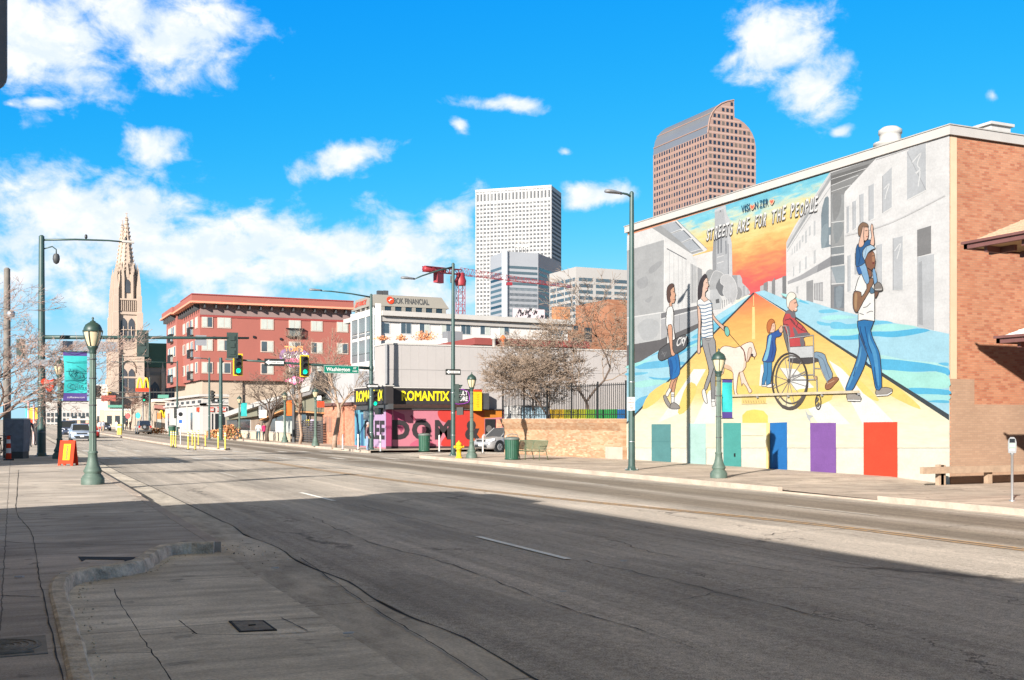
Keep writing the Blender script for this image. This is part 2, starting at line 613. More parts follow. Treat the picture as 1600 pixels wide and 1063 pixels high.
APRON = walk_mat('apron_concrete', (.60, .54, .45), 2.9, 40, 3, 1.7, (.35, 2.2, 1), .35)
GUTTER = walk_mat('gutter_concrete', (.50, .445, .37), 3.6, 40, 3, .2, (1.6, .5, 1), .4)
DIRT = pm('bare_ground', (.33, .28, .23), .95, .2, .2)
def sheet(name, poly, zf, mat, sub=None, thick=0):
 b = MB()
 b.poly([(x, y, zf(x) if callable(zf) else zf) for x, y in poly], mat)
 if thick:
  n = len(poly)
  z = zf
  v = [(x, y, z) for x, y in poly] + [(x, y, z - thick) for x, y in poly]
  b.add(v, [(i, n + i, n + (i + 1) % n, (i + 1) % n) for i in range(n)], mat)
 return b.build(name, kind='structure')
b = MB()
b.poly([(-4000, -1500, -.75), (4000, -1500, -.75), (4000, 5000, -.75), (-4000, 5000, -.75)], DIRT)
b.build('ground', kind='structure')
# the avenue, and the side street that leaves it on the right
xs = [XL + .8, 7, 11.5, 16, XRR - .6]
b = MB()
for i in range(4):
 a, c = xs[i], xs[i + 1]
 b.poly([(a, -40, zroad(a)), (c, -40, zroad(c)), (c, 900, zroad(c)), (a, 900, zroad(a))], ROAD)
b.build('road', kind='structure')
b = MB()
b.poly([(XRR - .6, 56.6, zroad(XRR - .6)), (90, 56.6, -.45), (90, 65.2, -.45), (XRR - .6, 65.2, zroad(XRR - .6))], ROAD)
b.build('side_street', kind='structure')
# concrete gutters
b = MB()
wz = []
ys = [-40 + i * .5 for i in range(120)] + [20 + i * 10 for i in range(89)]
for i in range(len(ys) - 1):
 e0 = XL + .8 + .05 * math.sin(ys[i] * 1.7) + random.uniform(-.015, .015) * (1 if ys[i] < 20 else 0)
 wz.append(e0)
wz.append(XL + .8)
for i in range(len(ys) - 1):
 b.poly([(XL - .02, ys[i], zroad(XL) - .01), (wz[i], ys[i], zroad(XL + .8) + .005), (wz[i + 1], ys[i + 1], zroad(XL + .8) + .005), (XL - .02, ys[i + 1], zroad(XL) - .01)], GUTTER)
for y0, y1 in ((-40, 56.6), (65.2, 900)):
 b.poly([(XRR - .62, y0, zroad(XRR - .6) + .005), (XRR + .02, y0, zroad(XRR) - .01), (XRR + .02, y1, zroad(XRR) - .01), (XRR - .62, y1, zroad(XRR - .6) + .005)], GUTTER)
b.build('gutter', kind='structure')
# dark broken seam between asphalt and gutter
b = MB()
SEAM = pm('open_seam', (.03, .028, .025), .95, .3, 6)
for i in range(len(ys) - 1):
 if ys[i] > 40:
  break
 wA, wB = random.uniform(.004, .03), random.uniform(.004, .03)
 if i:
  wA = lw
 lw = wB
 b.poly([(wz[i] - .005, ys[i], zroad(3.4) + .009), (wz[i] + wA, ys[i], zroad(3.4) + .009), (wz[i + 1] + wB, ys[i + 1], zroad(3.4) + .009), (wz[i + 1] - .005, ys[i + 1], zroad(3.4) + .009)], SEAM)
b.build('gutter_seam', kind='structure')
# left pavement: a flush driveway apron near the camera, a raised walk beyond
kerb_px = [(128, 1130), (112, 1063), (98, 1000), (86, 950), (80, 925), (84, 908), (98, 897), (130, 889), (170, 884), (205, 878), (222, 868), (236, 859), (255, 853), (290, 849), (335, 848)]
kerb = [at_z(px, py, 0.0) for px, py in kerb_px]
kerb2 = [Vector((kerb[0].x + .05, -40, 0))] + kerb
b = MB()
pl = [(-8, -40), (kerb2[0].x, -40)] + [(p.x, p.y) for p in kerb] + [(2.45, kerb[-1].y + .05), (2.45, 26.0), (2.45, 900), (-8, 900)]
b.poly([(x, y, 0.0) for x, y in pl], WALKL)
b.build('left_pavement', kind='structure')
b = MB()
ap = [(kerb2[0].x - .05, -40)] + [(p.x - .03, p.y + .03) for p in kerb] + [(XL, kerb[-1].y + .2), (XL, -40)]
b.poly([(x, y, -.125 if x < 2.0 else -.135) for x, y in ap], APRON)
b.build('driveway_apron', kind='structure')
# straight kerbs
b = MB()
b.bmm((2.44, 25.6, -.35), (2.615, 900, .004), CONC)
b.bmm((2.44, kerb[-1].y + .02, -.35), (2.615, 22.9, .004), CONC)
b.add([(2.44, 22.9, -.35), (2.615, 22.9, -.35), (2.615, 25.6, -.35), (2.44, 25.6, -.35), (2.44, 22.9, .003), (2.615, 22.9, -.02), (2.615, 25.6, -.02), (2.44, 25.6, .003)], [(4, 5, 6, 7), (1, 2, 6, 5)], CONC)
b.build('left_kerb', kind='structure')
b = MB()
for y0, y1 in ((-40, 21.5), (25.5, 56.2), (65.6, 900)):
 b.bmm((XRR, y0, -.7), (XRR + .16, y1, ZR + .006), CONC)
b.bmm((XRR, 21.5, -.7), (XRR + .16, 25.5, zroad(XRR) + .03), CONC)
b.build('right_kerb', kind='structure')
# right pavement, with a dropped drive beside the painted wall
b = MB()
b.poly([(XRR + .16, 28.6, ZR), (60, 28.6, ZR), (60, 56.3, ZR), (XRR + .16, 56.3, ZR)], WALKR)
b.poly([(XRR + .16, 65.5, ZR), (60, 65.5, ZR), (60, 900, ZR), (XRR + .16, 900, ZR)], WALKR)
b.poly([(XRR + .16, 25.5, -.36), (27, 25.5, -.44), (60, 25.5, -.44), (60, 28.6, ZR), (XRR + .16, 28.6, ZR)], WALKR)
b.poly([(XRR + .16, 21.5, -.385), (27, 21.5, -.42), (60, 21.5, -.42), (60, 25.5, -.44), (27, 25.5, -.44), (XRR + .16, 25.5, -.36)], WALKR)
b.poly([(XRR + .16, -40, ZR), (60, -40, ZR), (60, 19.6, ZR), (XRR + .16, 19.6, ZR)], WALKR)
b.poly([(XRR + .16, 19.6, ZR), (60, 19.6, ZR), (60, 21.5, -.42), (XRR + .16, 21.5, -.385)], WALKR)
b.build('right_pavement', kind='structure')
# a median island with a nose
b = MB()
isl = crom([(10.7, 84), (10.5, 120), (10.6, 200), (11.3, 200), (12.2, 110), (12.75, 76), (12.7, 71.5), (12.1, 71.0), (11.4, 75)], 3)
n = len(isl)
b.poly([(x, y, zroad(x) + .14) for x, y in isl], CONC)
b.add([(x, y, zroad(x) + .14) for x, y in isl] + [(x, y, zroad(x) - .1) for x, y in isl], [(i, n + i, n + (i + 1) % n, (i + 1) % n) for i in range(n)], CONC)
b.build('median_island', kind='structure')
# ------------------------------------------------------------------ painted markings
def paint_mat(name, col, wear):
 m = bpy.data.materials.new(name)
 m.use_nodes = True
 N = NT(m.node_tree)
 bs = N.n['Principled BSDF']
 o = N.new('ShaderNodeTexCoord').outputs['Object']
 w = N.math('ADD', N.math('MULTIPLY', N.noise(o, 9, 6, .7), .6), N.math('MULTIPLY', N.noise(o, 45, 3, .7), .4))
 w = N.step(w, wear - .07, wear + .07)
 f = N.lin(N.noise(o, 1.5, 5), .3, .7, .88, 1.08)
 c = N.mix(w, (.27, .245, .215), N.vmath('MULTIPLY', (*col,), N.comb(f, f, f)))
 N.put(bs.inputs['Base Color'], c)
 bs.inputs['Roughness'].default_value = .85
 return m
PW = paint_mat('fresh_white_road_paint', (.86, .85, .80), .20)
PWW = paint_mat('worn_white_road_paint', (.62, .58, .52), .47)
PY = paint_mat('worn_yellow_road_paint', (.58, .33, .12), .49)
def strip(mb, pts, w, mat, dz=.012):
 for i in range(len(pts) - 1):
  p, q = Vector((*pts[i], 0)), Vector((*pts[i + 1], 0))
  d = (q - p).normalized()
  nn = Vector((-d.y, d.x, 0)) * (w / 2)
  vs = [p - nn, p + nn, q + nn, q - nn]
  mb.poly([(v.x, v.y, zroad(v.x) + dz) for v in vs], mat)
b = MB()
for k in range(-2, 28):
 y = 13.1 + 11.6 * k
 if 52 < y < 68:
  continue
 strip(b, [(6.85 - .006 * max(0, y - 13), y), (6.85 - .006 * max(0, y - 10), y + 3.1)], .115, PW if k < 2 else PWW)
 strip(b, [(16.75, y + 4.7), (16.75, y + 7.7)], .11, PWW)
b.build('white_lane_marking', kind='structure')
b = MB()
yl = crom([(14.9, -10), (14.55, 5), (14.2, 12), (13.9, 17), (12.6, 23.3), (11.3, 32), (10.8, 41), (10.65, 53)], 5, False)
for off in (-.12, .12):
 strip(b, [(x + off, y) for x, y in yl], .11, PY)
strip(b, [(10.35, 72), (10.2, 120), (10.3, 220)], .12, PY)
b.build('yellow_centre_marking', kind='structure')
b = MB()
strip(b, [(13.5, 37), (13.4, 52)], .11, PWW)
b.build('turn_lane_marking', kind='structure')
b = MB()
for (ax, ay) in ((12.1, 44.5),):
 strip(b, [(ax, ay - 2), (ax, ay + 1)], .14, PWW)
 strip(b, [(ax, ay + .95), (ax - .75, ay + 1.6)], .16, PWW)
 z = lambda x: zroad(x) + .012
 b.poly([(ax - .65, ay + 1.15, z(ax)), (ax - .65, ay + 2.05, z(ax)), (ax - 1.35, ay + 1.6, z(ax))], PWW)
b.build('turn_arrow_marking', kind='structure')
b = MB()
for k in range(11):
 x = 3.9 + k * 1.42
 strip(b, [(x, 53.4), (x, 56.2)], .42, PWW)
 strip(b, [(x, 66.4), (x, 69.2)], .42, PWW)
strip(b, [(11.0, 51.6), (19.2, 51.6)], .35, PWW)
b.build('crosswalk_marking', kind='structure')
# ------------------------------------------------------------------ near ground details
KERBM = pm('old_kerb_concrete', (.52, .45, .35), .95, .55, 5.0, bump=1.0, bscale=22)
b = MB()
pts = crom([(p.x, p.y) for p in kerb2[1:]], 5, False)
pts = [(kerb2[0].x, -40)] + pts
prev = None
rows = []
for i, (x, y) in enumerate(pts):
 q = pts[min(i + 1, len(pts) - 1)]
 o = pts[max(i - 1, 0)]
 d = Vector((q[0] - o[0], q[1] - o[1], 0)).normalized()
 nn = Vector((d.y, -d.x, 0))
 j = lambda a: random.uniform(-a, a)
 w = .14 + j(.009)
 top = .020 + j(.005)
 c = Vector((x, y, 0))
 prof = [(-.03, -.2), (-.02, top - .012), (.006, top), (w - .022, top - .003), (w - .004 + j(.006), top - .022 + j(.008)), (w + .010 + j(.010), -.06 + j(.02)), (w + .03, -.22)]
 rows.append([c + nn * a + Vector((0, 0, z)) for a, z in prof])
k = len(rows[0])
v = [p for r in rows for p in r]
f = [(i * k + a, i * k + a + 1, (i + 1) * k + a + 1, (i + 1) * k + a) for i in range(len(rows) - 1) for a in range(k - 1)]
f += [list(range(k))[::-1], [(len(rows) - 1) * k + a for a in range(k)]]
b.add(v, f, KERBM)
b.build('broken_kerb', kind='structure')
TAR = pm('tar_crack', (.018, .016, .014), .9, .3, 6)
def crack(mb, px, zz, w=.02, rough=.009):
 p = [at_z(a, c, zz) for a, c in px]
 p2 = crom([(q.x, q.y) for q in p], 7, False)
 p2 = [(x + random.uniform(-rough, rough), y + random.uniform(-rough, rough)) for x, y in p2]
 ws = [w * random.uniform(.45, 1.4) for _ in p2]
 for i in range(len(p2) - 1):
  a, c = Vector((*p2[i], 0)), Vector((*p2[i + 1], 0))
  d = (c - a).normalized()
  nn = Vector((-d.y, d.x, 0))
  vs = [a - nn * ws[i], a + nn * ws[i], c + nn * ws[i + 1], c - nn * ws[i + 1]]
  mb.poly([(q.x, q.y, zz + .005) for q in vs], mat=TAR)
b = MB()
crack(b, [(29, 735), (27, 765), (26, 800), (48, 830), (56, 870), (62, 905), (72, 950), (86, 1010), (100, 1070)], 0.0, .005)
crack(b, [(0, 846), (60, 850), (150, 851), (290, 853)], 0.0, .008, .01)
crack(b, [(0, 931), (64, 933)], 0.0, .008, .01)
b.build('pavement_crack', kind='structure')
b = MB()
crack(b, [(178, 920), (192, 950), (220, 995), (245, 1030), (268, 1068)], -.13, .005)
crack(b, [(222, 993), (300, 988), (310, 992), (420, 992), (500, 987)], -.13, .006, .01)
crack(b, [(120, 948), (192, 948), (300, 946)], -.13, .006, .012)
crack(b, [(125, 1022), (235, 1021)], -.13, .006, .012)
crack(b, [(280, 970), (308, 992)], -.13, .006, .005)
crack(b, [(440, 966), (480, 986)], -.13, .006, .005)
crack(b, [(470, 872), (560, 935), (640, 985), (690, 1015), (780, 1075)], -.135, .006, .012)
b.build('apron_crack', kind='structure')
def rcrack(mb, pts, w):
 p2 = crom(pts, 9, False)
 p2 = [(x + random.gauss(0, .022), y + random.gauss(0, .03)) for x, y in p2]
 ws = [w * random.uniform(.3, 1.5) for _ in p2]
 for i in range(len(p2) - 1):
  a, c = Vector((*p2[i], 0)), Vector((*p2[i + 1], 0))
  d = (c - a).normalized()
  nn = Vector((-d.y, d.x, 0))
  mb.poly([(q.x, q.y, zroad(q.x) + .008) for q in (a - nn * ws[i], a + nn * ws[i], c + nn * ws[i + 1], c - nn * ws[i + 1])], TAR)
b = MB()
rcrack(b, [(5.1, 7.5), (5.0, 10), (5.15, 13), (4.95, 16), (5.2, 20.5)], .007)
rcrack(b, [(7.1, 8), (7.05, 11), (7.0, 13)], .006)
rcrack(b, [(7.0, 16.4), (6.95, 20), (7.0, 24.5)], .006)
rcrack(b, [(9.0, 11), (8.4, 13.5), (8.8, 15.5), (8.3, 18)], .006)
rcrack(b, [(10.4, 9), (10.3, 14), (10.5, 20), (10.4, 27)], .007)
rcrack(b, [(4.2, 17.5), (5.6, 18.1), (7.2, 17.8), (8.9, 18.3)], .006)
rcrack(b, [(6.3, 9.6), (7.6, 10.0), (9.1, 9.5)], .006)
rcrack(b, [(11.6, 15), (13.2, 15.6), (15.3, 15.2), (17.5, 15.7)], .008)
rcrack(b, [(4.6, 33.5), (7, 34.1), (10, 33.7)], .01)
b.build('road_crack', kind='structure')
# small utility lid in the apron
mlid = thing('utility_cover', 'small square iron utility lid set in the shaded driveway apron', 'utility cover', at_z(395, 979, -.125))
q = [at_z(357, 970, -.118), at_z(412, 969, -.118), at_z(433, 984, -.118), at_z(374, 987, -.118)]
LID = pm('rusty_iron', (.20, .175, .14), .85, .45, 9, bump=.6, bscale=30)
b = MB()
c0 = sum(q, Vector()) / 4
for i in range(4):
 a, c = q[i], q[(i + 1) % 4]
 ai, ci = a + (c0 - a) * .13, c + (c0 - c) * .13
 b.ext([a, c, ci, ai], (0, 0, -.02), TAR)
b.build('frame', mlid)
b = MB()
b.ext([p + (c0 - p) * .15 for p in q], (0, 0, -.012), LID)
b.build('lid', mlid)
b = MB()
b.box(c0 + Vector((0, 0, .004)), (.06, .02, .008), TAR)
b.build('pick_hole', mlid)
# manhole set into a square collar at the left edge
mh = thing('manhole_cover', 'round iron manhole cover with ring pattern in a square collar on the shaded sidewalk', 'manhole cover', at_z(5, 1012, 0))
ce = at_z(2, 1012, 0.004)
b = MB()
b.box((ce.x, ce.y, -.002), (.62, .72, .02), pm('collar_concrete', (.24, .215, .18), .95, .3, 8))
b.build('collar', mh)
b = MB()
b.lathe([(.275, .0), (.275, .012)], (ce.x, ce.y, .003), LID, 40)
for r in (.25, .20, .15, .10, .05):
 b.lathe([(r, .0), (r, .017), (r - .015, .017), (r - .015, .0)], (ce.x, ce.y, .003), LID, 36, capt=False)
for k in range(14):
 b.box((ce.x + .05, ce.y - .30 + k * .02, .01), (.34, .008, .016), LID) if k < 3 else None
b.build('cover', mh)
# slot where a tile is missing behind the kerb
b = MB()
q = [at_z(122, 870, .004), at_z(212, 871, .004), at_z(206, 875.5, .004), at_z(196, 881, .004), at_z(194, 875, .004), at_z(134, 874, .004), at_z(128, 877.5, .004)]
b.ext(q, (0, 0, .003), TAR)
b.build('drain_slot', kind='structure')
b = MB()
for k in range(60):
 px = random.gauss(380, 35)
 py = random.gauss(862, 9) + (px - 380) * .1
 p = at_z(px, py, -.13)
 r = random.uniform(.004, .014)
 b.box((p.x, p.y, p.z + r * .4), (r * 1.6, r, r), KERBM if k % 3 else TAR, random.uniform(0, 3))
for k in range(120):
 t = random.random()
 i = int(t * (len(kerb) - 1))
 p = kerb[i].lerp(kerb[i + 1], random.random()) + Vector((.23 + abs(random.gauss(0, .05)), -.05, 0))
 r = random.uniform(.004, .012)
 b.box((p.x, p.y, -.122 + r * .4), (r * 1.6, r, r), KERBM, random.uniform(0, 3))
o = b.build('gravel_debris', kind='stuff')
for i, (px, py) in enumerate([(100, 897), (30, 902), (430, 888), (545, 990), (880, 925), (960, 975), (975, 877)]):
 zz = 0 if px < 200 else -.12
 p = at_z(px, py, zz + .01 if px < 700 else -.19)
 b = MB()
 b.ext([(p.x - .05, p.y, p.z), (p.x + .03, p.y - .02, p.z), (p.x + .05, p.y + .015, p.z), (p.x - .02, p.y + .03, p.z)], (0, 0, .01), WHITE)
 o = b.build('litter', None)
 o['kind'] = 'stuff'
# ================================================================== OFF-FRAME BUILDINGS that shade the street
BRICKD = brick_mat('dark_red_brick', 'y', [S(120, 70, 55), S(105, 60, 48), S(130, 80, 62)], (.2, .18, .16))
k = 1 / math.tan(SUN_EL)
def back(px, py, zg, h):
 """roof point at height h above zg whose shadow falls at the photo's pixel"""
 p = at_z(px, py, zg)
 return Vector((p.x, p.y, zg)) - SDIR * (h / math.sin(SUN_EL))
HB = 6.7
c1 = back(722, 769, -.3, HB)                   # street-side roof corner
c2 = back(1600, 911, -.3, HB)
cb = thing('corner_shop', 'low brick corner shop with flat roof shading the near lanes, left of the camera', 'building', (c1.x - 8, c1.y - 10, 0))
b = MB()
fx = min(c1.x, c2.x)
dl = Vector((-math.cos(R(22)), -math.sin(R(22)), 0)) * 15
foot = [(c1.x, c1.y), (c1.x + dl.x, c1.y + dl.y), (c1.x + dl.x, -45), (c2.x, -45), (c2.x, c2.y - 4)]
zt = HB - .3
b.ext([(x, y, -.3) for x, y in foot], (0, 0, zt + .3), BRICKD)
b.build('wall', cb)
# roof furniture that gives the shadow its notches
s1 = back(742, 767, -.3, HB + .0)
b = MB()
b.bmm((c1.x - 3, c1.y - 1.6, zt), (c1.x - 1.0, c1.y - .9, zt + .5), GREY)
b.build('roof_unit', cb)
p = back(838, 786, -.3, HB)
b = MB()
b.bmm((p.x - 2.0, p.y - .3, zt), (p.x - .25, p.y + 2.6, zt + .28), GREY)
b.build('roof_unit', cb)
b = MB()
b.bmm((c2.x - 5, c2.y - 12, zt), (c2.x - .6, c2.y - 4.2, zt + 1.2), GREY)
b.build('roof_unit', cb)
cc = thing('painted_shop', 'single storey shop with flat roof shading the road beyond the corner, far left', 'building', (-14, 40, 0))
b = MB()
b.bmm((-26, 39.6, -.2), (-5.2, 46.4, 5.4), BRICKD)
b.build('wall', cc)
b = MB()
b.bmm((-26.2, 39.4, 5.4), (-5.0, 46.6, 5.7), GREY)
b.build('roof', cc)
# ================================================================== THE PAINTED BUILDING
Y0, Y1, ZT = at_x(1484, 700, XW).y, at_x(980, 700, XW).y, at_x(1480, 198, XW).z
bb = thing('brick_building', 'three storey orange brick building with a huge painted mural on its street side', 'building', (XW + 8, (Y0 + Y1) / 2, ZR))
BR = brick_mat('orange_brick', 'x', [tuple(.52 * q for q in S(*c)) for c in ((209, 137, 101), (214, 145, 109), (204, 128, 93), (218, 151, 115), (195, 117, 85), (211, 140, 104), (215, 147, 110))], (.21, .145, .10), .215, .074, .011)
for e in BR.node_tree.nodes:
 pass
MASON = pm('white_masonry_paint', (.40, .385, .35), .85, .04, .6)
b = MB()
b.bmm((XW + .02, Y0, -.7), (XW + 30, Y1, ZT - .32), BR)
b.build('wall', bb)
b = MB()
COPE = pm('parapet_coping_paint', (.35, .33, .31), .6, .07, 1.5)
b.bmm((XW - .10, Y0 - .10, ZT - .30), (XW + 30.1, Y1 + .1, ZT), COPE)
b.bmm((XW - .13, Y0 - .13, ZT), (XW + 30.13, Y1 + .13, ZT + .035), pm('coping_cap', (.30, .29, .27), .6, .1, 2))
b.build('parapet', bb)
TANP = brick_mat('tan_painted_brick', 'x', [tuple(.53 * q for q in S(*c)) for c in ((196, 160, 132), (200, 164, 136), (192, 156, 129))], (.235, .165, .12), .215, .074, .010, .10)
b = MB()
pz1, pz2 = at_x(1484, 592, XW).z, at_y(1540, 632, Y0).z
xa = at_y(1522, 600, Y0).x
b.bmm((XW + .03, Y0 - .012, -.6), (xa, Y0 - .002, pz1), TANP)
b.bmm((xa, Y0 - .012, -.6), (XW + 29, Y0 - .002, pz2), TANP)
b.bmm((XW + .02, Y0 - .010, pz1), (XW + .30, Y0 - .003, ZT - .32), pm('cream_edge_paint', S(186, 158, 132), .85, .08, 2))
b.build('painted_patch', bb)
# wall cap of the roof ventilator
c = at_d(1391, 228, 44)
rv = MB()
VENT = pm('white_vent_metal', (.36, .35, .335), .5, .08, 4)
rv.lathe([(.62, -1.2), (.62, .0), (.66, .02), (.66, .10), (.42, .16), (.42, .45), (.46, .47), (.46, .62), (.30, .74), (.05, .78)], c, VENT, 20)
o = rv.build('roof_ventilator', bb)
c = at_d(1552, 203, 41)
rv = MB()
rv.bmm((c.x - .5, c.y - .35, ZT - .2), (c.x + .5, c.y + .35, c.z + .12), VENT)
rv.bmm((c.x - .6, c.y - .45, c.z + .06), (c.x + .6, c.y + .45, c.z + .16), VENT)
rv.build('roof_hatch', bb)
# ---- the painting. Pixel outlines are carried on to the wall plane once and for all.
MPM = bpy.data.materials.new('mural_paint')
MPM.use_nodes = True
N = NT(MPM.node_tree)
bs = N.n['Principled BSDF']
va = N.new('ShaderNodeVertexColor', layer_name='paint').outputs[0]
o_ = N.new('ShaderNodeTexCoord').outputs['Object']
x_, y_, z_ = N.xyz(o_)
wash = N.lin(N.noise(N.map(o_, sc=(1, 1, 1.7)), 1.1, 8, .7), .3, .7, .88, 1.08)
fine = N.lin(N.noise(o_, 13, 4, .7), .3, .7, .92, 1.06)
jt = N.math('LESS_THAN', N.math('FRACT', N.math('DIVIDE', z_, .62)), .012)
w3 = N.math('MULTIPLY', N.math('MULTIPLY', wash, fine), N.math('SUBTRACT', 1.0, N.math('MULTIPLY', jt, .10)))
N.put(bs.inputs['Base Color'], N.vmath('MULTIPLY', va, N.comb(w3, w3, w3)))
bs.inputs['Roughness'].default_value = .75
bs.inputs['Specular IOR Level'].default_value = .3
bn = N.new('ShaderNodeBump')
bn.inputs['Strength'].default_value = .25
bn.inputs['Distance'].default_value = .01
N.put(bn.inputs['Height'], N.math('ADD', N.noise(o_, 8, 4), N.math('MULTIPLY', jt, -1.0)))
N.put(bs.inputs['Normal'], bn.outputs[0])
GAIN = .36                                   # paint albedo for a fully bright colour in the photograph
def grad_mat(name, stops, lo, hi, streak):
 m = bpy.data.materials.new(name)
 m.use_nodes = True
 N = NT(m.node_tree)
 bs = N.n['Principled BSDF']
 o = N.new('ShaderNodeTexCoord').outputs['Object']
 x, y, z = N.xyz(o)
 nz = N.noise(N.map(o, rot=(R(18), 0, 0), sc=(1, .55, 2.4)), 1.5, 6, .6, .4)
 zz = N.math('ADD', z, N.math('MULTIPLY', N.math('SUBTRACT', nz, .5), streak))
 c = N.ramp(N.lin(zz, lo, hi), [(p, tuple(GAIN * k for k in S(*q))) for p, q in stops])
 w = N.lin(N.noise(N.map(o, rot=(R(18), 0, 0), sc=(1, .6, 2.8)), 2.6, 6, .65), .3, .7, .88, 1.08)
 N.put(bs.inputs['Base Color'], N.vmath('MULTIPLY', c, N.comb(w, w, w)))
 bs.inputs['Roughness'].default_value = .75
 return m
SUNSET = grad_mat('painted_sunset', [(0, (244, 92, 98)), (.14, (247, 108, 98)), (.22, (249, 132, 98)), (.36, (253, 172, 104)), (.48, (254, 206, 124)), (.62, (254, 232, 156)), (.74, (215, 235, 215)), (.80, (140, 220, 238)), (1, (70, 190, 230))], 6.75, 11.4, 2.1)
ROADM = grad_mat('painted_road', [(0, (255, 252, 226)), (.16, (255, 248, 215)), (.28, (255, 226, 140)), (.45, (255, 224, 138)), (.62, (255, 208, 116)), (.80, (254, 186, 100)), (.92, (251, 146, 92)), (1, (244, 100, 80))], 1.2, 6.9, .25)
class Mural:
 def __init__(s):
  s.v, s.f, s.c, s.mi = [], [], [], []
  s.k = 0
 def w(s, p, cr):
  if cr:
   ox, oy, sc = cr
   p = (ox + p[0] / sc, oy + p[1] / sc)
  return at_x(p[0], p[1], XW)
 def raw(s, P, faces, col, mi=0):
  s.k += 1
  x = XW - .004 - s.k * .00015
  o = len(s.v)
  s.v += [(x, p[1], p[2]) for p in P]
  for f in faces:
   s.f.append([i + o for i in f])
   s.c.append(tuple(GAIN * q for q in S(*col)) if col else (1, 1, 1))
   s.mi.append(mi)
 def poly(s, pts, col, cr=None, sm=0, mi=0, line=None, lw=1.2):
  if sm:
   pts = crom(pts, sm)
  P = [s.w(p, cr) for p in pts]
  s.raw(P, [list(range(len(P)))], col, mi)
  if line:
   s.line(pts + [pts[0]], line, lw, cr)
 def line(s, pts, col, lw=1.2, cr=None, sm=0, taper=False):
  """brush line; lw in photograph pixels"""
  if sm:
   pts = crom(pts, sm, False)
  if cr:
   pts = [(cr[0] + p[0] / cr[2], cr[1] + p[1] / cr[2]) for p in pts]
  q = []
  n = len(pts)
  for i in range(n):
   a, c = pts[max(i - 1, 0)], pts[min(i + 1, n - 1)]
   if i in (0, n - 1) and pts[0] == pts[-1] and n > 3:
    a, c = pts[-2], pts[1]
   dx_, dy_ = c[0] - a[0], c[1] - a[1]
   L = math.hypot(dx_, dy_) or 1
   h = lw / 2 * (1 if not taper else max(.15, 1 - i / (n - 1)))
   q.append(((pts[i][0] - dy_ / L * h, pts[i][1] + dx_ / L * h), (pts[i][0] + dy_ / L * h, pts[i][1] - dx_ / L * h)))
  P = []
  for a, c in q:
   P += [at_x(*a, XW), at_x(*c, XW)]
  s.raw(P, [(2 * i, 2 * i + 1, 2 * i + 3, 2 * i + 2) for i in range(n - 1)], col)
 def ring(s, cx, cy, rx, ry, w, col, cr, n=36):
  P = []
  for i in range(n):
   t = 2 * math.pi * i / n
   for k in (1, 1 - w / rx):
    P.append(s.w((cx + rx * k * math.cos(t), cy + (ry - (w if k < 1 else 0)) * math.sin(t)), cr))
  s.raw(P, [(2 * i, 2 * i + 1, (2 * i + 3) % (2 * n), (2 * i + 2) % (2 * n)) for i in range(n)], col)
 def ell(s, cx, cy, rx, ry, col, cr=None, n=18, line=None, lw=1):
  s.poly([(cx + rx * math.cos(2 * math.pi * i / n), cy + ry * math.sin(2 * math.pi * i / n)) for i in range(n)], col, cr, line=line, lw=lw)
 def text(s, body, p0, p1, h, col, bold=.02, shear=0., lift=(0, 0)):
  """letters from pixel p0 to pixel p1 along the wall, cap height h metres"""
  a, c = at_x(*p0, XW), at_x(*p1, XW)
  V, F = text_mesh(body, bold, shear)
  x0, x1 = min(p[0] for p in V), max(p[0] for p in V)
  cap = text_cap(bold)
  P = []
  for p in V:
   t = (p[0] - x0) / (x1 - x0)
   q = a.lerp(c, t)
   P.append((q.x, q.y - lift[0], q.z + p[1] / cap * h + lift[1]))
  s.raw(P, F, col)
 def build(s, parent):
  pl = parent_loc(parent)
  me = bpy.data.meshes.new('mural')
  me.from_pydata([(p[0] - pl.x, p[1] - pl.y, p[2] - pl.z) for p in s.v], [], s.f)
  for m in (MPM, SUNSET, ROADM):
   me.materials.append(m)
  me.polygons.foreach_set('material_index', s.mi)
  at = me.color_attributes.new('paint', 'FLOAT_COLOR', 'CORNER')
  buf = []
  for f, c in zip(s.f, s.c):
   buf += [*c, 1.0] * len(f)
  at.data.foreach_set('color', buf)
  # gradients are laid out in world height: shift the mesh's object space back to the world
  ob = bpy.data.objects.new('mural', me)
  COL.objects.link(ob)
  ob.parent = parent
  return ob
def shift_obj(mat, off):
 """object coordinates of a child whose origin is at off, turned into world coordinates"""
 N = NT(mat.node_tree)
 for n in list(mat.node_tree.nodes):
  if n.type == 'TEX_COORD':
   add = N.new('ShaderNodeVectorMath', operation='ADD')
   add.inputs[1].default_value = off
   for l in list(n.outputs['Object'].links):
    t = l.to_socket
    mat.node_tree.links.remove(l)
    mat.node_tree.links.new(add.outputs[0], t)
   mat.node_tree.links.new(n.outputs['Object'], add.inputs[0])
for m in (MPM, SUNSET, ROADM, BR, TANP):
 shift_obj(m, parent_loc(bb))
M = Mural()
INK = (62, 58, 58)
R2 = (1190, 260, 4.83)
C1 = (1090, 300, 5.908)
C3 = (1300, 440, 5.316)
RR_ = (1270, 200, 3.322)
L7 = (980, 340, 4.829)
L8 = (980, 540, 5.3125)
# base coat, bottom and all
M.poly([(979.8, 368.5), (1484, 211.5), (1484, 765), (1403, 749), (1267, 741), (1020, 726), (979.8, 722)], (255, 253, 236))
# sky with the setting sun
M.poly([(1056, 345), (1300, 268), (1300, 300), (1232, 440), (1180, 461), (1160, 461), (1100, 440), (1080, 400)], None, mi=1)
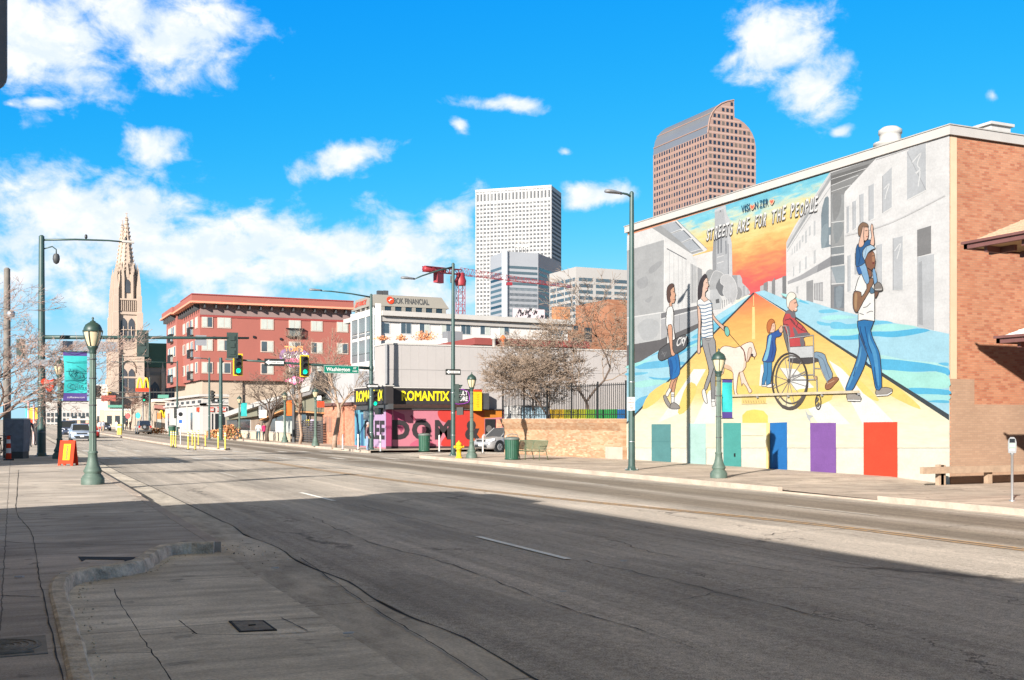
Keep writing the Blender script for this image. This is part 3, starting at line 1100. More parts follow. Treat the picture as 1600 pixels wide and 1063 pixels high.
# ---- left block
M.poly([(979.8, 368.5), (1052, 346), (1104, 392), (1082, 399), (1108, 424), (1150, 480), (1100, 515), (1036, 545), (979.8, 579)], (238, 238, 238))
M.poly([(1084, 400), (1115, 392), (1124, 436), (1100, 440)], (243, 240, 238))
M.poly([(1019, 356.5), (1050, 347), (1102, 391.5), (1081.5, 397.5)], (172, 174, 176))
M.poly([(1050, 347), (1058, 344.3), (1105.5, 390), (1101, 393.5)], (240, 240, 240))
M.line([(1058, 344.3), (1105.5, 390)], (150, 152, 155), .8)
for q in ([(1033, 352.6), (1055.4, 346.6), (1065.5, 357.6), (1048.3, 364.4)], [(1049.4, 366), (1068, 359.9), (1080, 372), (1065, 379)], [(1066, 380.4), (1081.4, 374.2), (1095.5, 389.2), (1079.4, 394)]):
 M.poly([(a + .6, c - .6) for a, c in q], (235, 237, 240))
 M.poly(q, (186, 192, 200))
 M.line(q[1:3], (112, 118, 126), 1.6)
 M.line([q[2], q[3]], (235, 237, 240), .9)
M.poly([(979.8, 392), (1037.5, 375), (1037, 487), (979.8, 496)], (190, 192, 194))
for q in ([(1014, 420), (1031, 408), (1034, 414), (1018, 428)], [(995, 440), (1010, 432), (1012, 446), (1000, 452)], [(1008, 470), (1020, 462), (1015, 473)]):
 M.poly(q, (176, 178, 181), sm=3)
M.line([(1038.5, 374), (1038, 487)], (246, 246, 246), 1.6)
for x0, yt in ((1046, 393), (1053, 397), (1060, 400), (1066, 403), (1072, 406.5)):
 M.line([(x0, yt), (x0, 481)], (216, 217, 219), .8)
M.line([(1042, 388.5), (1073, 405.5)], (120, 122, 126), 1.4)
M.poly([(1079, 411.5), (1088.7, 417), (1088.7, 472.5), (1079.4, 474)], (200, 201, 203))
M.line([(1082, 413), (1082, 473)], (165, 166, 168), .9)
M.poly([(1090, 417.5), (1097, 421), (1097, 470), (1090, 471.5)], (172, 173, 176))
M.poly([(1033, 488), (1090, 477.7), (1090, 483), (1033, 498)], (134, 134, 138))
M.poly([(980, 497), (1032, 489.5), (1032, 531), (980, 540)], (208, 210, 212))
M.poly([(996, 510), (1012, 498), (1030, 505), (1026, 526), (1006, 532)], (196, 199, 202), sm=3)
M.poly([(1033, 499.4), (1091, 485), (1091, 513), (1033, 531)], (190, 191, 195))
for a, c in ((1047, 527), (1062, 522), (1077, 517)):
 M.line([(a, c - 30), (a, c)], (158, 160, 163), .8)
M.line([(980, 497), (1033, 489), (1091, 477)], (244, 244, 244), 1.2)
M.poly([(979.8, 540), (1032, 531), (1091, 505.5), (1091, 514), (1036, 545), (979.8, 579)], (112, 110, 112))
# ---- mural tower, trees and small houses
M.poly([(160, 165), (205, 142), (240, 128), (262, 128), (268, 200), (300, 255), (305, 400), (318, 480), (325, 850), (140, 760), (138, 590), (150, 560), (150, 420), (160, 300)], (196, 199, 204), C1)
M.poly([(150, 420), (175, 430), (175, 745), (142, 745), (138, 590)], (164, 166, 170), C1)
M.poly([(240, 128), (262, 128), (268, 200), (300, 255), (305, 400), (318, 480), (325, 850), (285, 830), (280, 420), (262, 330)], (216, 218, 222), C1)
for q in ([(185, 425), (200, 418), (200, 568), (185, 575)], [(213, 412), (226, 408), (226, 562), (213, 566)], [(208, 150), (218, 147), (218, 185), (208, 190)], [(258, 450), (268, 450), (270, 570), (260, 575)], [(280, 480), (287, 480), (290, 780), (283, 780)]):
 M.poly(q, (138, 142, 150), C1)
for y0 in (605, 660):
 M.line([(182, y0), (242, y0 - 18)], (240, 240, 242), 1, C1)
M.poly([(160, 165), (262, 128), (262, 150), (160, 190)], (214, 217, 222), C1)
M.poly([(320, 770), (395, 768), (412, 800), (415, 840), (460, 885), (490, 930), (480, 945), (320, 1010)], (205, 206, 210), C1)
M.poly([(320, 772), (368, 770), (372, 890), (322, 900)], (168, 170, 174), C1)
for q in ([(420, 870), (438, 865), (440, 960), (425, 960)], [(462, 895), (472, 893), (474, 940), (464, 945)]):
 M.poly(q, (180, 182, 186), C1)
M.ell(368, 935, 45, 60, (170, 171, 174), C1)
M.ell(120, 770, 45, 55, (168, 170, 172), C1)
M.poly([(105, 860), (150, 740), (200, 735), (245, 770), (240, 850), (180, 900), (120, 910)], (188, 190, 193), C1, 3, line=(232, 232, 234), lw=.9)
M.poly([(170, 880), (215, 795), (250, 830), (265, 930), (220, 960)], (128, 130, 134), C1, 3)
M.poly([(225, 780), (290, 765), (345, 820), (368, 910), (355, 990), (320, 1030), (270, 990), (235, 930), (245, 870), (215, 840)], (206, 207, 210), C1, 3, line=(236, 236, 238), lw=.9)
M.poly([(120, 905), (180, 900), (225, 990), (215, 1080), (110, 1090)], (206, 209, 212), C1)
M.poly([(168, 995), (200, 985), (205, 1025), (172, 1030)], (110, 112, 116), C1)
for a in (230, 250, 270, 290, 310):
 M.line([(a, 1000 - (a - 230) * .2), (a + 2, 1075 - (a - 230) * .7)], (160, 162, 166), .9, C1)
# ---- water on the left
M.poly([(979.8, 578), (1036, 544), (1091, 513), (1128, 488), (1180, 457), (1178, 462), (979.8, 664)], (178, 228, 246))
for q, c in (([(1000, 566), (1030, 552), (1060, 556), (1100, 528), (1075, 536), (1040, 545)], (108, 200, 240)),
             ([(994, 570), (1040, 563), (1075, 568), (1040, 574), (1000, 577)], (112, 198, 238)),
             ([(979.8, 583), (1013, 582), (1002, 586), (979.8, 587)], (120, 205, 238)),
             ([(1013, 589), (1032, 591), (1050, 590), (1044, 596), (1030, 596)], (108, 196, 236)),
             ([(985, 600), (1020, 593), (1050, 597), (1025, 602), (1000, 606)], (178, 240, 236)),
             ([(980, 572), (1020, 560), (1010, 566), (985, 576)], (170, 240, 238)),
             ([(993, 628), (1005, 620), (1020, 618), (1010, 630), (996, 643), (982, 655)], (112, 192, 234)),
             ([(1080, 528), (1110, 510), (1150, 485), (1140, 498), (1105, 524)], (120, 208, 242)),
             ([(1070, 545), (1100, 530), (1120, 516), (1105, 534)], (180, 242, 240))):
 M.poly(q, c, sm=3)
# ---- grey street wall on the right
M.poly([(1229, 379), (1243, 352), (1299, 267), (1484, 209.5), (1484, 524), (1435, 513), (1375, 503), (1300, 484), (1255, 472), (1229, 470)], (238, 238, 239))
M.poly([(1229, 379), (1299, 267), (1299, 278), (1229, 388)], (214, 215, 217))
M.poly([(195, 610), (250, 510), (440, 200), (524, 65), (524, 105), (440, 235), (250, 540), (198, 625)], (176, 179, 182), R2)
M.line([(196, 645), (300, 480), (524, 155)], (186, 188, 190), .9, R2)
for (x0, y0, x1, y1) in ((395, 412, 409, 525), (360, 452, 373, 522), (330, 488, 344, 580), (306, 522, 319, 572), (285, 560, 297, 622), (265, 583, 275, 640), (248, 603, 256, 655), (230, 625, 237, 668),
                         (395, 635, 411, 735), (330, 682, 344, 775), (285, 718, 298, 805), (240, 758, 249, 830)):
 M.poly([(x0, y0 + 6), (x1, y0 - 6), (x1, y1 - 6), (x0, y1 + 6)], (206, 209, 212), R2)
M.poly([(455, 622), (452, 370), (460, 310), (480, 240), (500, 225), (510, 240), (510, 462), (541, 450), (541, 512), (512, 520), (512, 590), (540, 602), (500, 615)], (134, 150, 160), R2)
M.poly([(455, 622), (453, 480), (500, 430), (505, 520), (480, 610)], (150, 166, 175), R2, 2)
M.line([(452, 625), (540, 606), (541, 590)], (245, 245, 246), 1.2, R2)
M.poly([(200, 868), (300, 822), (526, 680), (526, 752), (300, 858), (200, 892)], (178, 179, 183), R2)
M.poly([(430, 745), (526, 682), (526, 752), (420, 800)], (156, 157, 162), R2)
M.poly([(341, 870), (392, 857), (392, 1045), (341, 1030)], (164, 165, 168), R2)
M.poly([(398, 885), (465, 875), (465, 1018), (398, 1008)], (160, 161, 165), R2)
for a in (408, 421, 434, 447, 458):
 M.line([(a, 884), (a, 1012)], (216, 217, 219), 1.2, R2)
M.poly([(265, 910), (280, 906), (280, 960), (265, 958)], (200, 202, 204), R2)
M.poly([(160, 832), (188, 826), (188, 1008), (160, 1002)], (134, 135, 138), R2)
M.poly([(105, 860), (160, 838), (160, 1002), (105, 990)], (226, 226, 228), R2)
M.poly([(80, 868), (104, 842), (104, 990), (80, 980)], (150, 151, 154), R2)
M.poly([(50, 868), (80, 868), (80, 980), (50, 975)], (222, 222, 224), R2)
M.poly([(18, 885), (48, 870), (48, 975), (18, 968)], (150, 151, 154), R2)
M.poly([(-8, 905), (18, 895), (18, 968), (-8, 962)], (196, 197, 200), R2)
# shopfront with its dark overhang
M.poly([(97, 234), (330, 158), (170, 330), (165, 346), (97, 346)], (150, 151, 152), RR_)
M.poly([(97, 250), (300, 185), (260, 225), (97, 300)], (122, 122, 122), RR_)
for a in ((97, 268, 280, 210), (97, 300, 240, 245), (97, 332, 200, 296)):
 M.line([a[:2], a[2:]], (226, 227, 228), .9, RR_)
M.poly([(97, 346), (165, 346), (165, 615), (97, 622)], (166, 169, 171), RR_)
M.poly([(105, 350), (150, 350), (140, 440), (110, 480)], (146, 148, 150), RR_, 3)
M.poly([(110, 500), (160, 495), (150, 560), (120, 600)], (150, 156, 160), RR_, 3)
M.poly([(97, 622), (165, 612), (165, 652), (97, 664)], (146, 153, 158), RR_)
M.poly([(97, 668), (165, 657), (165, 706), (97, 718)], (132, 138, 144), RR_)
M.poly([(97, 724), (168, 714), (168, 803), (124, 806)], (160, 172, 180), RR_)
M.poly([(97, 724), (124, 806), (97, 806)], (196, 198, 202), RR_)
M.poly([(97, 815), (166, 808), (166, 952), (97, 945)], (150, 151, 155), RR_)
M.poly([(113, 825), (164, 818), (164, 936), (113, 934)], (128, 138, 148), RR_)
M.poly([(122, 832), (158, 828), (150, 925), (126, 930)], (146, 158, 168), RR_, 2)
for yy in (487, 616, 656, 714):
 M.line([(97, yy + 5), (167, yy - 4)], (236, 237, 238), 1.1, RR_)
M.line([(97, 235), (97, 940)], (120, 121, 124), .9, RR_)
for q in ([(180, 410), (192, 404), (192, 540), (180, 548)], [(210, 384), (228, 376), (228, 520), (211, 530)], [(246, 348), (267, 340), (267, 490), (248, 492)], [(294, 303), (320, 288), (320, 470), (294, 482)],
          [(365, 250), (413, 205), (413, 412), (365, 442)], [(492, 125), (520, 95), (590, 72), (590, 322), (492, 374)], [(185, 665), (200, 658), (200, 850), (185, 850)], [(222, 650), (240, 645), (240, 760), (222, 760)],
          [(335, 610), (363, 602), (363, 830), (335, 830)], [(420, 574), (470, 562), (470, 842), (420, 842)], [(548, 672), (634, 655), (634, 1052), (548, 1030)]):
 M.poly([(a + 4, c + 3) for a, c in q], (250, 250, 250), RR_)
 M.poly(q, (202, 206, 211), RR_)
 M.line([q[0], q[3]], (172, 175, 180), 1.1, RR_)
M.poly([(545, 530), (617, 508), (617, 650), (545, 668)], (142, 142, 144), RR_)
M.poly([(552, 700), (570, 690), (575, 1025), (552, 1020)], (176, 180, 185), RR_)
for q in ([(520, 180), (565, 130), (545, 190), (560, 215), (535, 235)], [(372, 320), (400, 290), (385, 340), (378, 370)], [(540, 240), (560, 225), (550, 305)], [(428, 640), (460, 600), (440, 680)]):
 M.line(q, (236, 238, 240), 1.6, RR_, sm=4)
M.line([(170, 560), (400, 495), (690, 350)], (222, 222, 224), 2.2, RR_, sm=4)
M.line([(330, 165), (690, 45)], (225, 225, 226), 1.2, RR_)
# ---- water on the right
M.poly([(1180, 457), (1195, 454), (1229, 468), (1262, 470), (1300, 482), (1340, 492), (1375, 501), (1435, 511.5), (1484, 522), (1484, 655)], (176, 226, 246))
for q, c in (([(0, 340), (75, 338), (130, 355), (225, 350), (225, 388), (100, 396), (0, 388)], (120, 206, 240)),
             ([(340, 335), (400, 325), (470, 330), (515, 347), (440, 352), (350, 360)], (118, 204, 240)),
             ([(-120, 330), (-40, 345), (40, 352), (-20, 368), (-100, 360)], (120, 206, 240)),
             ([(0, 400), (220, 392), (360, 366), (520, 352), (720, 380), (500, 412), (350, 412), (240, 432), (140, 447), (0, 447)], (176, 240, 238)),
             ([(0, 452), (140, 452), (240, 436), (350, 417), (500, 415), (640, 400), (725, 390), (820, 408), (650, 448), (500, 464), (350, 455), (240, 480), (100, 486), (0, 480)], (92, 194, 238)),
             ([(410, 645), (560, 652), (800, 682), (970, 722), (970, 782), (870, 746), (700, 750), (420, 730)], (94, 194, 238)),
             ([(420, 610), (600, 648), (800, 668), (900, 680), (970, 715), (800, 682), (560, 652), (415, 640)], (190, 242, 242)),
             ([(425, 737), (700, 754), (870, 750), (970, 786), (970, 885), (730, 882), (640, 888), (520, 830)], (178, 240, 232)),
             ([(888, 680), (930, 674), (970, 676), (970, 700), (930, 698)], (110, 200, 240)),
             ([(640, 890), (735, 884), (970, 902), (970, 942), (730, 938)], (94, 196, 238)),
             ([(700, 938), (970, 945), (970, 990), (900, 985), (820, 990), (770, 968)], (178, 238, 240)),
             ([(800, 995), (880, 985), (970, 990), (970, 1010), (860, 1005)], (100, 198, 236)),
             ([(-330, 130), (-250, 152), (-180, 190), (-260, 170)], (110, 204, 238)),
             ([(-420, 100), (-360, 110), (-260, 150), (-300, 160), (-380, 130)], (180, 240, 240)),
             ([(-400, 120), (-300, 165), (-200, 215), (-150, 240), (-330, 150)], (130, 212, 242)),
             ([(-100, 240), (0, 232), (60, 250), (-20, 262), (-90, 262)], (120, 206, 240)),
             ([(-90, 300), (30, 278), (150, 285), (210, 300), (100, 312), (-20, 322)], (178, 240, 240))):
 M.poly(q, c, C3, 3)
# ---- the yellow street
M.poly([(1180, 457), (1484, 653), (1484, 700), (979.8, 700), (979.8, 662)], None, mi=2)
M.line([(1179, 458), (1116, 521.5), (1065, 576), (1010, 631), (979.8, 662)], (60, 74, 82), 2.6)
M.poly([(1180, 456), (1240, 492), (1300, 532), (1484, 648), (1484, 657), (1300, 536), (1240, 495)], (62, 74, 80))
M.poly([(1176.5, 480), (1180.3, 480), (1181, 530), (1176, 530)], (255, 236, 160))
M.line([(1178.5, 462), (1178.5, 478)], (255, 220, 150), 1.4)
for q in ([(1085, 577), (1104, 577), (1066, 645), (1028, 661), (1040, 645)], [(1108, 612), (1125, 600), (1118, 662), (1085, 662)], [(1220, 575), (1245, 577), (1330, 663), (1280, 663)], [(1296, 563), (1315, 575), (1402, 664), (1352, 668)], [(1190, 570), (1205, 570), (1200, 600), (1186, 620)]):
 M.poly(q, (255, 255, 250))
for q in ([(1140, 604), (1200, 604), (1200, 620), (1140, 617)], [(1236, 613), (1290, 606), (1300, 625), (1250, 640)], [(1310, 560), (1330, 580), (1375, 625), (1350, 615)], [(1075, 600), (1090, 606), (1075, 640), (1060, 645)], [(1016, 615), (1045, 597), (1030, 625), (1005, 640)], [(1335, 560), (1410, 610), (1440, 640), (1380, 610)]):
 M.poly(q, (255, 226, 130), sm=3)
M.poly([(1161, 661), (1161, 649), (1168, 642), (1180, 640), (1194, 642), (1201, 650), (1201, 661)], (250, 234, 120), sm=0)
M.poly([(1160, 618), (1198, 620), (1198, 631), (1160, 631)], (250, 222, 140))
for k in range(9):
 M.line([(1162 + k * 4, 626), (1163.5 + k * 4, 630)], (190, 160, 110), .9)
M.line([(1160, 632), (1200, 631)], (190, 165, 120), .8)
for q, c in (([(1019, 663), (1049.2, 663), (1049.2, 724.2), (1019.2, 722.6)], (104, 166, 168)), ([(1077, 662), (1104, 662), (1104, 728), (1076.5, 726)], (206, 246, 238)), ([(1131, 661), (1159, 661), (1159, 731.5), (1131.5, 729)], (92, 188, 180)),
             ([(1202.5, 661), (1231, 660), (1231, 735.5), (1202.5, 733.8)], (38, 132, 214)), ([(1267, 661), (1307.5, 661), (1307.5, 740), (1267.5, 738)], (152, 104, 188)), ([(1350.5, 660), (1403.5, 659.5), (1403.5, 747), (1350.7, 743.6)], (250, 86, 54))):
 M.poly(q, c)
M.line([(1019, 690), (1049, 690)], (92, 152, 156), .8)
M.line([(1160, 681), (1194, 681)], (205, 196, 160), .8)
M.poly([(1259, 640), (1264, 648), (1272, 650), (1267, 654), (1268, 661), (1262, 652)], (206, 212, 214))
# ---- skateboarder
K = (1020, 430, 4.835)
M.poly([(150, 785), (192, 772), (172, 830), (150, 880), (128, 862)], (226, 170, 136), K, 3, line=INK, lw=.9)
M.poly([(105, 890), (130, 850), (146, 866), (120, 918), (100, 914)], (250, 250, 248), K, 0, line=INK, lw=.9)
M.poly([(160, 815), (188, 780), (178, 830), (166, 890), (146, 885)], (214, 158, 126), K, 2, line=INK, lw=.9)
M.poly([(142, 885), (168, 885), (166, 970), (145, 968)], (250, 250, 248), K, 0, line=INK, lw=.9)
M.line([(143, 905), (167, 905)], INK, .9, K)
M.line([(143, 917), (167, 917)], INK, .9, K)
M.poly([(84, 915), (102, 908), (124, 950), (152, 1000), (132, 1006), (100, 965)], (160, 156, 152), K, 2, line=INK, lw=.9)
M.poly([(140, 978), (165, 962), (204, 988), (207, 1010), (150, 1012), (136, 1000)], (160, 156, 152), K, 2, line=INK, lw=.9)
M.poly([(120, 620), (170, 595), (196, 598), (210, 690), (207, 748), (182, 776), (140, 787), (132, 700)], (40, 122, 196), K, 2, line=INK, lw=1.0)
M.poly([(130, 640), (145, 640), (160, 700), (150, 780), (140, 780)], (30, 96, 166), K, 2)
M.line([(175, 620), (190, 690), (170, 740)], (30, 96, 166), 1, K, 3)
M.poly([(112, 260), (130, 240), (152, 238), (163, 290), (162, 380), (172, 460), (172, 495), (150, 522), (112, 514), (118, 430), (104, 370)], (248, 248, 247), K, 2, line=INK, lw=.9)
M.line([(150, 300), (156, 400), (160, 470)], (190, 190, 192), .8, K, 3)
M.poly([(45, 610), (54, 572), (80, 545), (150, 500), (230, 453), (256, 455), (271, 488), (263, 530), (240, 560), (165, 605), (90, 641), (65, 646), (50, 635)], (96, 97, 101), K, 2, line=INK, lw=1.2)
for q in ([(70, 600), (100, 585)], [(90, 620), (110, 580)], [(75, 575), (95, 612)]):
 M.line(q, (150, 151, 154), .6, K)
M.poly([(120, 385), (134, 374), (148, 378), (155, 430), (156, 560), (174, 592), (166, 611), (146, 606), (139, 570), (128, 490), (119, 430)], (230, 176, 146), K, 2, line=INK, lw=1.0)
M.text('City', (1058.5, 542), (1074.5, 533), .34, (246, 246, 246), .02, .3)
M.poly([(128, 175), (138, 105), (152, 93), (167, 90), (170, 125), (179, 152), (173, 162), (176, 186), (167, 211), (150, 213), (150, 236), (132, 236), (130, 205)], (232, 180, 150), K, 0, line=INK, lw=.8)
M.poly([(112, 160), (111, 128), (118, 90), (138, 68), (160, 66), (166, 82), (152, 98), (138, 120), (143, 150), (134, 170), (139, 205), (124, 207), (115, 185)], (104, 78, 70), K, 2, line=INK, lw=.8)
M.line([(158, 128), (168, 126)], INK, .9, K)
M.line([(160, 188), (174, 186)], (150, 70, 60), 1, K)
# ---- woman with the dog
K = (1080, 420, 4.832)
M.poly([(128, 700), (150, 680), (190, 700), (187, 985), (160, 986), (152, 850)], (150, 150, 152), K, 0, line=INK, lw=1)
M.poly([(85, 520), (172, 514), (192, 590), (190, 700), (168, 780), (125, 912), (102, 904), (128, 820), (140, 765), (112, 650)], (166, 166, 168), K, 2, line=INK, lw=1.1)
M.line([(135, 560), (150, 640), (170, 700)], (110, 110, 113), 1, K, 3)
M.line([(110, 530), (130, 545), (155, 535)], (110, 110, 113), .7, K, 3)
M.poly([(88, 922), (108, 908), (122, 960), (128, 1018), (108, 1006), (92, 965)], (248, 248, 246), K, 2, line=INK, lw=.9)
M.poly([(158, 985), (186, 985), (191, 1036), (164, 1042)], (248, 248, 246), K, 0, line=INK, lw=.9)
M.line([(160, 1005), (188, 1003)], INK, .7, K)
M.poly([(163, 318), (176, 352), (205, 390), (242, 424), (268, 444), (256, 470), (228, 444), (188, 402), (164, 366)], (238, 196, 172), K, 2, line=INK, lw=.9)
M.poly([(52, 278), (76, 284), (79, 400), (76, 500), (75, 600), (78, 622), (68, 642), (54, 638), (54, 590), (58, 480), (60, 400)], (240, 200, 178), K, 2, line=INK, lw=.9)
M.poly([(55, 238), (80, 224), (105, 250), (137, 234), (160, 262), (166, 350), (172, 500), (165, 522), (84, 516), (86, 410), (74, 300), (54, 276)], (249, 250, 251), K, 2, line=INK, lw=1)
for i in range(10):
 y0 = 268 + i * 27
 xl = 60 + min(26, i * 6) if i < 5 else 87
 M.line([(xl, y0 + 6), (110, y0 + 8), (140, y0 - 2), (165 + i * .6, y0 - 6)], (70, 118, 160), 1.35, K, 3)
M.poly([(90, 170), (92, 115), (112, 76), (130, 70), (134, 108), (141, 128), (133, 140), (130, 162), (114, 178), (112, 208), (136, 236), (106, 252), (78, 226), (86, 205)], (240, 204, 184), K, 0, line=INK, lw=.8)
M.poly([(54, 205), (60, 130), (80, 72), (110, 38), (126, 55), (120, 72), (102, 92), (98, 130), (90, 160), (82, 212), (64, 238)], (66, 58, 62), K, 2)
M.line([(118, 108), (128, 106)], INK, .9, K)
M.line([(118, 150), (131, 148)], (190, 90, 90), 1, K)
M.poly([(252, 440), (266, 432), (274, 448), (266, 486), (254, 470)], (90, 62, 56), K, 2)
M.poly([(262, 445), (282, 440), (297, 476), (290, 506), (274, 508), (260, 482)], (130, 208, 196), K, 3, line=INK, lw=.8)
M.line([(296, 494), (372, 582)], (80, 62, 56), .9, K)
# ---- dog
K = (1120, 500, 6.644)
BRN = (150, 104, 78)
M.poly([(30, 470), (60, 460), (85, 500), (75, 560), (35, 560)], (244, 218, 192), K, 2, line=BRN, lw=.8)
M.poly([(246, 545), (278, 530), (300, 590), (326, 650), (352, 705), (374, 735), (366, 755), (342, 756), (326, 712), (282, 655), (270, 690), (258, 620)], (250, 230, 212), K, 2, line=BRN, lw=.9)
M.poly([(34, 420), (36, 330), (56, 290), (90, 272), (140, 275), (200, 291), (255, 275), (300, 330), (310, 400), (312, 485), (270, 540), (244, 545), (228, 600), (218, 690), (216, 755), (237, 784), (204, 787), (186, 720), (180, 600), (176, 545), (140, 520), (95, 500), (60, 462)], (255, 243, 230), K, 2, line=BRN, lw=1)
M.poly([(60, 455), (100, 462), (150, 480), (176, 530), (140, 518), (90, 497)], (240, 206, 176), K, 3)
M.poly([(290, 330), (305, 420), (308, 485), (280, 520), (292, 420)], (246, 222, 200), K, 3)
M.poly([(255, 278), (300, 248), (350, 230), (385, 240), (400, 290), (421, 350), (407, 386), (372, 372), (352, 400), (336, 432), (315, 432), (306, 380), (290, 320)], (254, 240, 226), K, 2, line=BRN, lw=1)
M.poly([(340, 300), (366, 285), (376, 320), (356, 380), (338, 420), (322, 426), (330, 370)], (238, 214, 196), K, 2, line=BRN, lw=.8)
M.ell(376, 366, 13, 16, (70, 50, 52), K)
M.line([(376, 380), (404, 388), (398, 410)], (90, 62, 60), 1.1, K)
M.line([(255, 275), (285, 310), (302, 360), (308, 425)], (120, 60, 52), 1.6, K, 3)
# ---- child pushing
K = (1180, 480, 7.593)
M.poly([(108, 645), (212, 640), (208, 800), (195, 905), (145, 932), (135, 860), (120, 935), (90, 936), (95, 850), (116, 760)], (70, 142, 192), K, 0, line=INK, lw=.9)
M.line([(160, 660), (158, 780), (140, 880)], (36, 84, 136), .9, K, 3)
M.poly([(92, 925), (146, 922), (146, 944), (90, 944)], (244, 244, 244), K, 0, line=INK, lw=.7)
M.poly([(150, 932), (190, 912), (232, 905), (240, 930), (200, 952), (150, 950)], (244, 244, 244), K, 2, line=INK, lw=.7)
M.poly([(275, 275), (295, 255), (318, 222), (334, 232), (342, 280), (326, 306), (300, 300)], (242, 196, 168), K, 2, line=INK, lw=.8)
M.poly([(158, 350), (175, 325), (205, 310), (250, 290), (290, 268), (300, 300), (328, 312), (316, 340), (290, 355), (256, 365), (252, 430), (262, 500), (238, 615), (210, 652), (104, 646), (104, 600), (140, 500), (152, 400)], (52, 96, 172), K, 2, line=INK, lw=1)
M.poly([(178, 350), (206, 335), (192, 440), (176, 540), (150, 625), (110, 634), (140, 530), (160, 440)], (140, 204, 232), K, 3)
M.line([(215, 400), (225, 500), (205, 600)], (30, 58, 120), .9, K, 3)
M.poly([(195, 200), (240, 188), (252, 240), (242, 292), (205, 304), (182, 292), (190, 250)], (246, 204, 178), K, 2, line=INK, lw=.7)
M.poly([(150, 235), (160, 180), (190, 146), (222, 145), (246, 180), (215, 197), (202, 250), (176, 312), (156, 285)], (206, 122, 66), K, 2, line=(120, 60, 30), lw=.8)
M.line([(222, 225), (236, 222)], INK, .8, K)
M.line([(222, 272), (238, 270)], (170, 80, 70), .8, K)
# ---- man in the wheelchair
K = (1200, 450, 5.3167)
M.poly([(392, 540), (432, 534), (482, 556), (502, 620), (546, 712), (532, 762), (502, 782), (456, 692), (430, 612), (398, 612)], (142, 168, 190), K, 2, line=INK, lw=1)
M.line([(420, 560), (470, 600), (500, 690), (520, 750)], (96, 116, 138), .9, K, 3)
M.poly([(484, 832), (490, 797), (530, 757), (570, 740), (600, 756), (562, 802), (530, 837), (500, 846)], (164, 112, 82), K, 2, line=(80, 50, 40), lw=.9)
M.line([(500, 800), (560, 770)], (214, 176, 140), 1, K)
M.poly([(132, 330), (162, 318), (180, 400), (192, 540), (175, 532), (142, 410)], (122, 120, 122), K, 0, line=INK, lw=.9)
M.poly([(136, 300), (140, 250), (165, 198), (190, 180), (232, 206), (242, 270), (300, 320), (342, 372), (352, 396), (302, 416), (318, 490), (190, 492), (172, 400)], (206, 80, 84), K, 2, line=INK, lw=1)
for q in ([(150, 215), (180, 180), (232, 202), (236, 250), (205, 245), (190, 215)], [(160, 330), (185, 320), (196, 390), (180, 400)], [(215, 330), (235, 335), (262, 390), (235, 400)], [(236, 390), (330, 370), (362, 392), (300, 414), (232, 412)], [(275, 420), (306, 420), (312, 488), (285, 490)]):
 M.poly(q, (122, 116, 124), K, 2)
for q in ([(150, 270), (200, 260), (235, 300)], [(190, 250), (225, 300), (290, 350), (330, 362)], [(140, 300), (180, 310)], [(232, 258), (300, 318), (335, 365)], [(260, 290), (245, 330)], [(300, 325), (285, 355)]):
 M.line(q, (86, 60, 66), 1.1, K, 3)
M.poly([(180, 150), (190, 114), (216, 98), (242, 92), (250, 122), (259, 146), (250, 156), (251, 188), (236, 200), (220, 187), (216, 200), (192, 186), (178, 168)], (238, 190, 166), K, 0, line=INK, lw=.8)
M.poly([(164, 110), (166, 70), (195, 36), (230, 45), (242, 76), (216, 100), (192, 118), (182, 160), (172, 165), (166, 140)], (246, 242, 230), K, 2, line=(120, 110, 100), lw=.8)
M.line([(226, 128), (246, 122)], (90, 62, 60), 1.1, K)
M.line([(236, 176), (252, 172)], (240, 240, 236), 1.6, K)
M.poly([(180, 588), (392, 578), (432, 600), (420, 612), (340, 632), (205, 622)], (84, 80, 82), K, 2)
M.poly([(182, 492), (386, 482), (386, 578), (182, 588)], (214, 217, 220), K, 0, line=INK, lw=1)
STL = (168, 166, 168)
for q, w in (([(132, 318), (158, 316), (174, 360), (186, 470), (190, 760)], 2.2), ([(182, 418), (386, 394), (390, 580), (392, 740)], 2.2), ([(205, 728), (392, 722)], 1.8), ([(205, 765), (415, 762)], 2.0), ([(415, 735), (420, 895)], 2.0), ([(400, 668), (450, 672), (505, 790)], 1.6), ([(210, 745), (330, 690)], 1.4)):
 M.line(q, (92, 90, 92), w, K)
 M.line(q, (200, 200, 202), w * .5, K)
M.poly([(388, 735), (412, 732), (420, 760), (400, 768)], (212, 176, 140), K, 0, line=INK, lw=.7)
for i in range(12):
 t = 2 * math.pi * i / 12 + .22
 M.line([(184, 772), (190 + 142 * math.cos(t), 772 + 210 * math.sin(t))], (164, 160, 160), .9, K)
M.ring(205, 762, 136, 204, 12, (104, 98, 96), K)
M.ring(192, 776, 154, 240, 15, (76, 70, 68), K)
M.poly([(60, 890), (80, 940), (130, 1000), (190, 1016), (250, 1000), (300, 945), (330, 880), (318, 880), (280, 930), (230, 978), (185, 990), (130, 970), (90, 920)], (96, 88, 84), K, 0)
M.ell(183, 772, 14, 18, (90, 86, 86), K)
M.ring(428, 950, 27, 64, 9, (70, 66, 66), K, 20)
for i in range(4):
 M.ell(424 + 8 * math.cos(i * 1.57), 950 + 30 * math.sin(i * 1.57 + .5), 8, 14, (120, 118, 118), K, 10, line=INK, lw=.5)
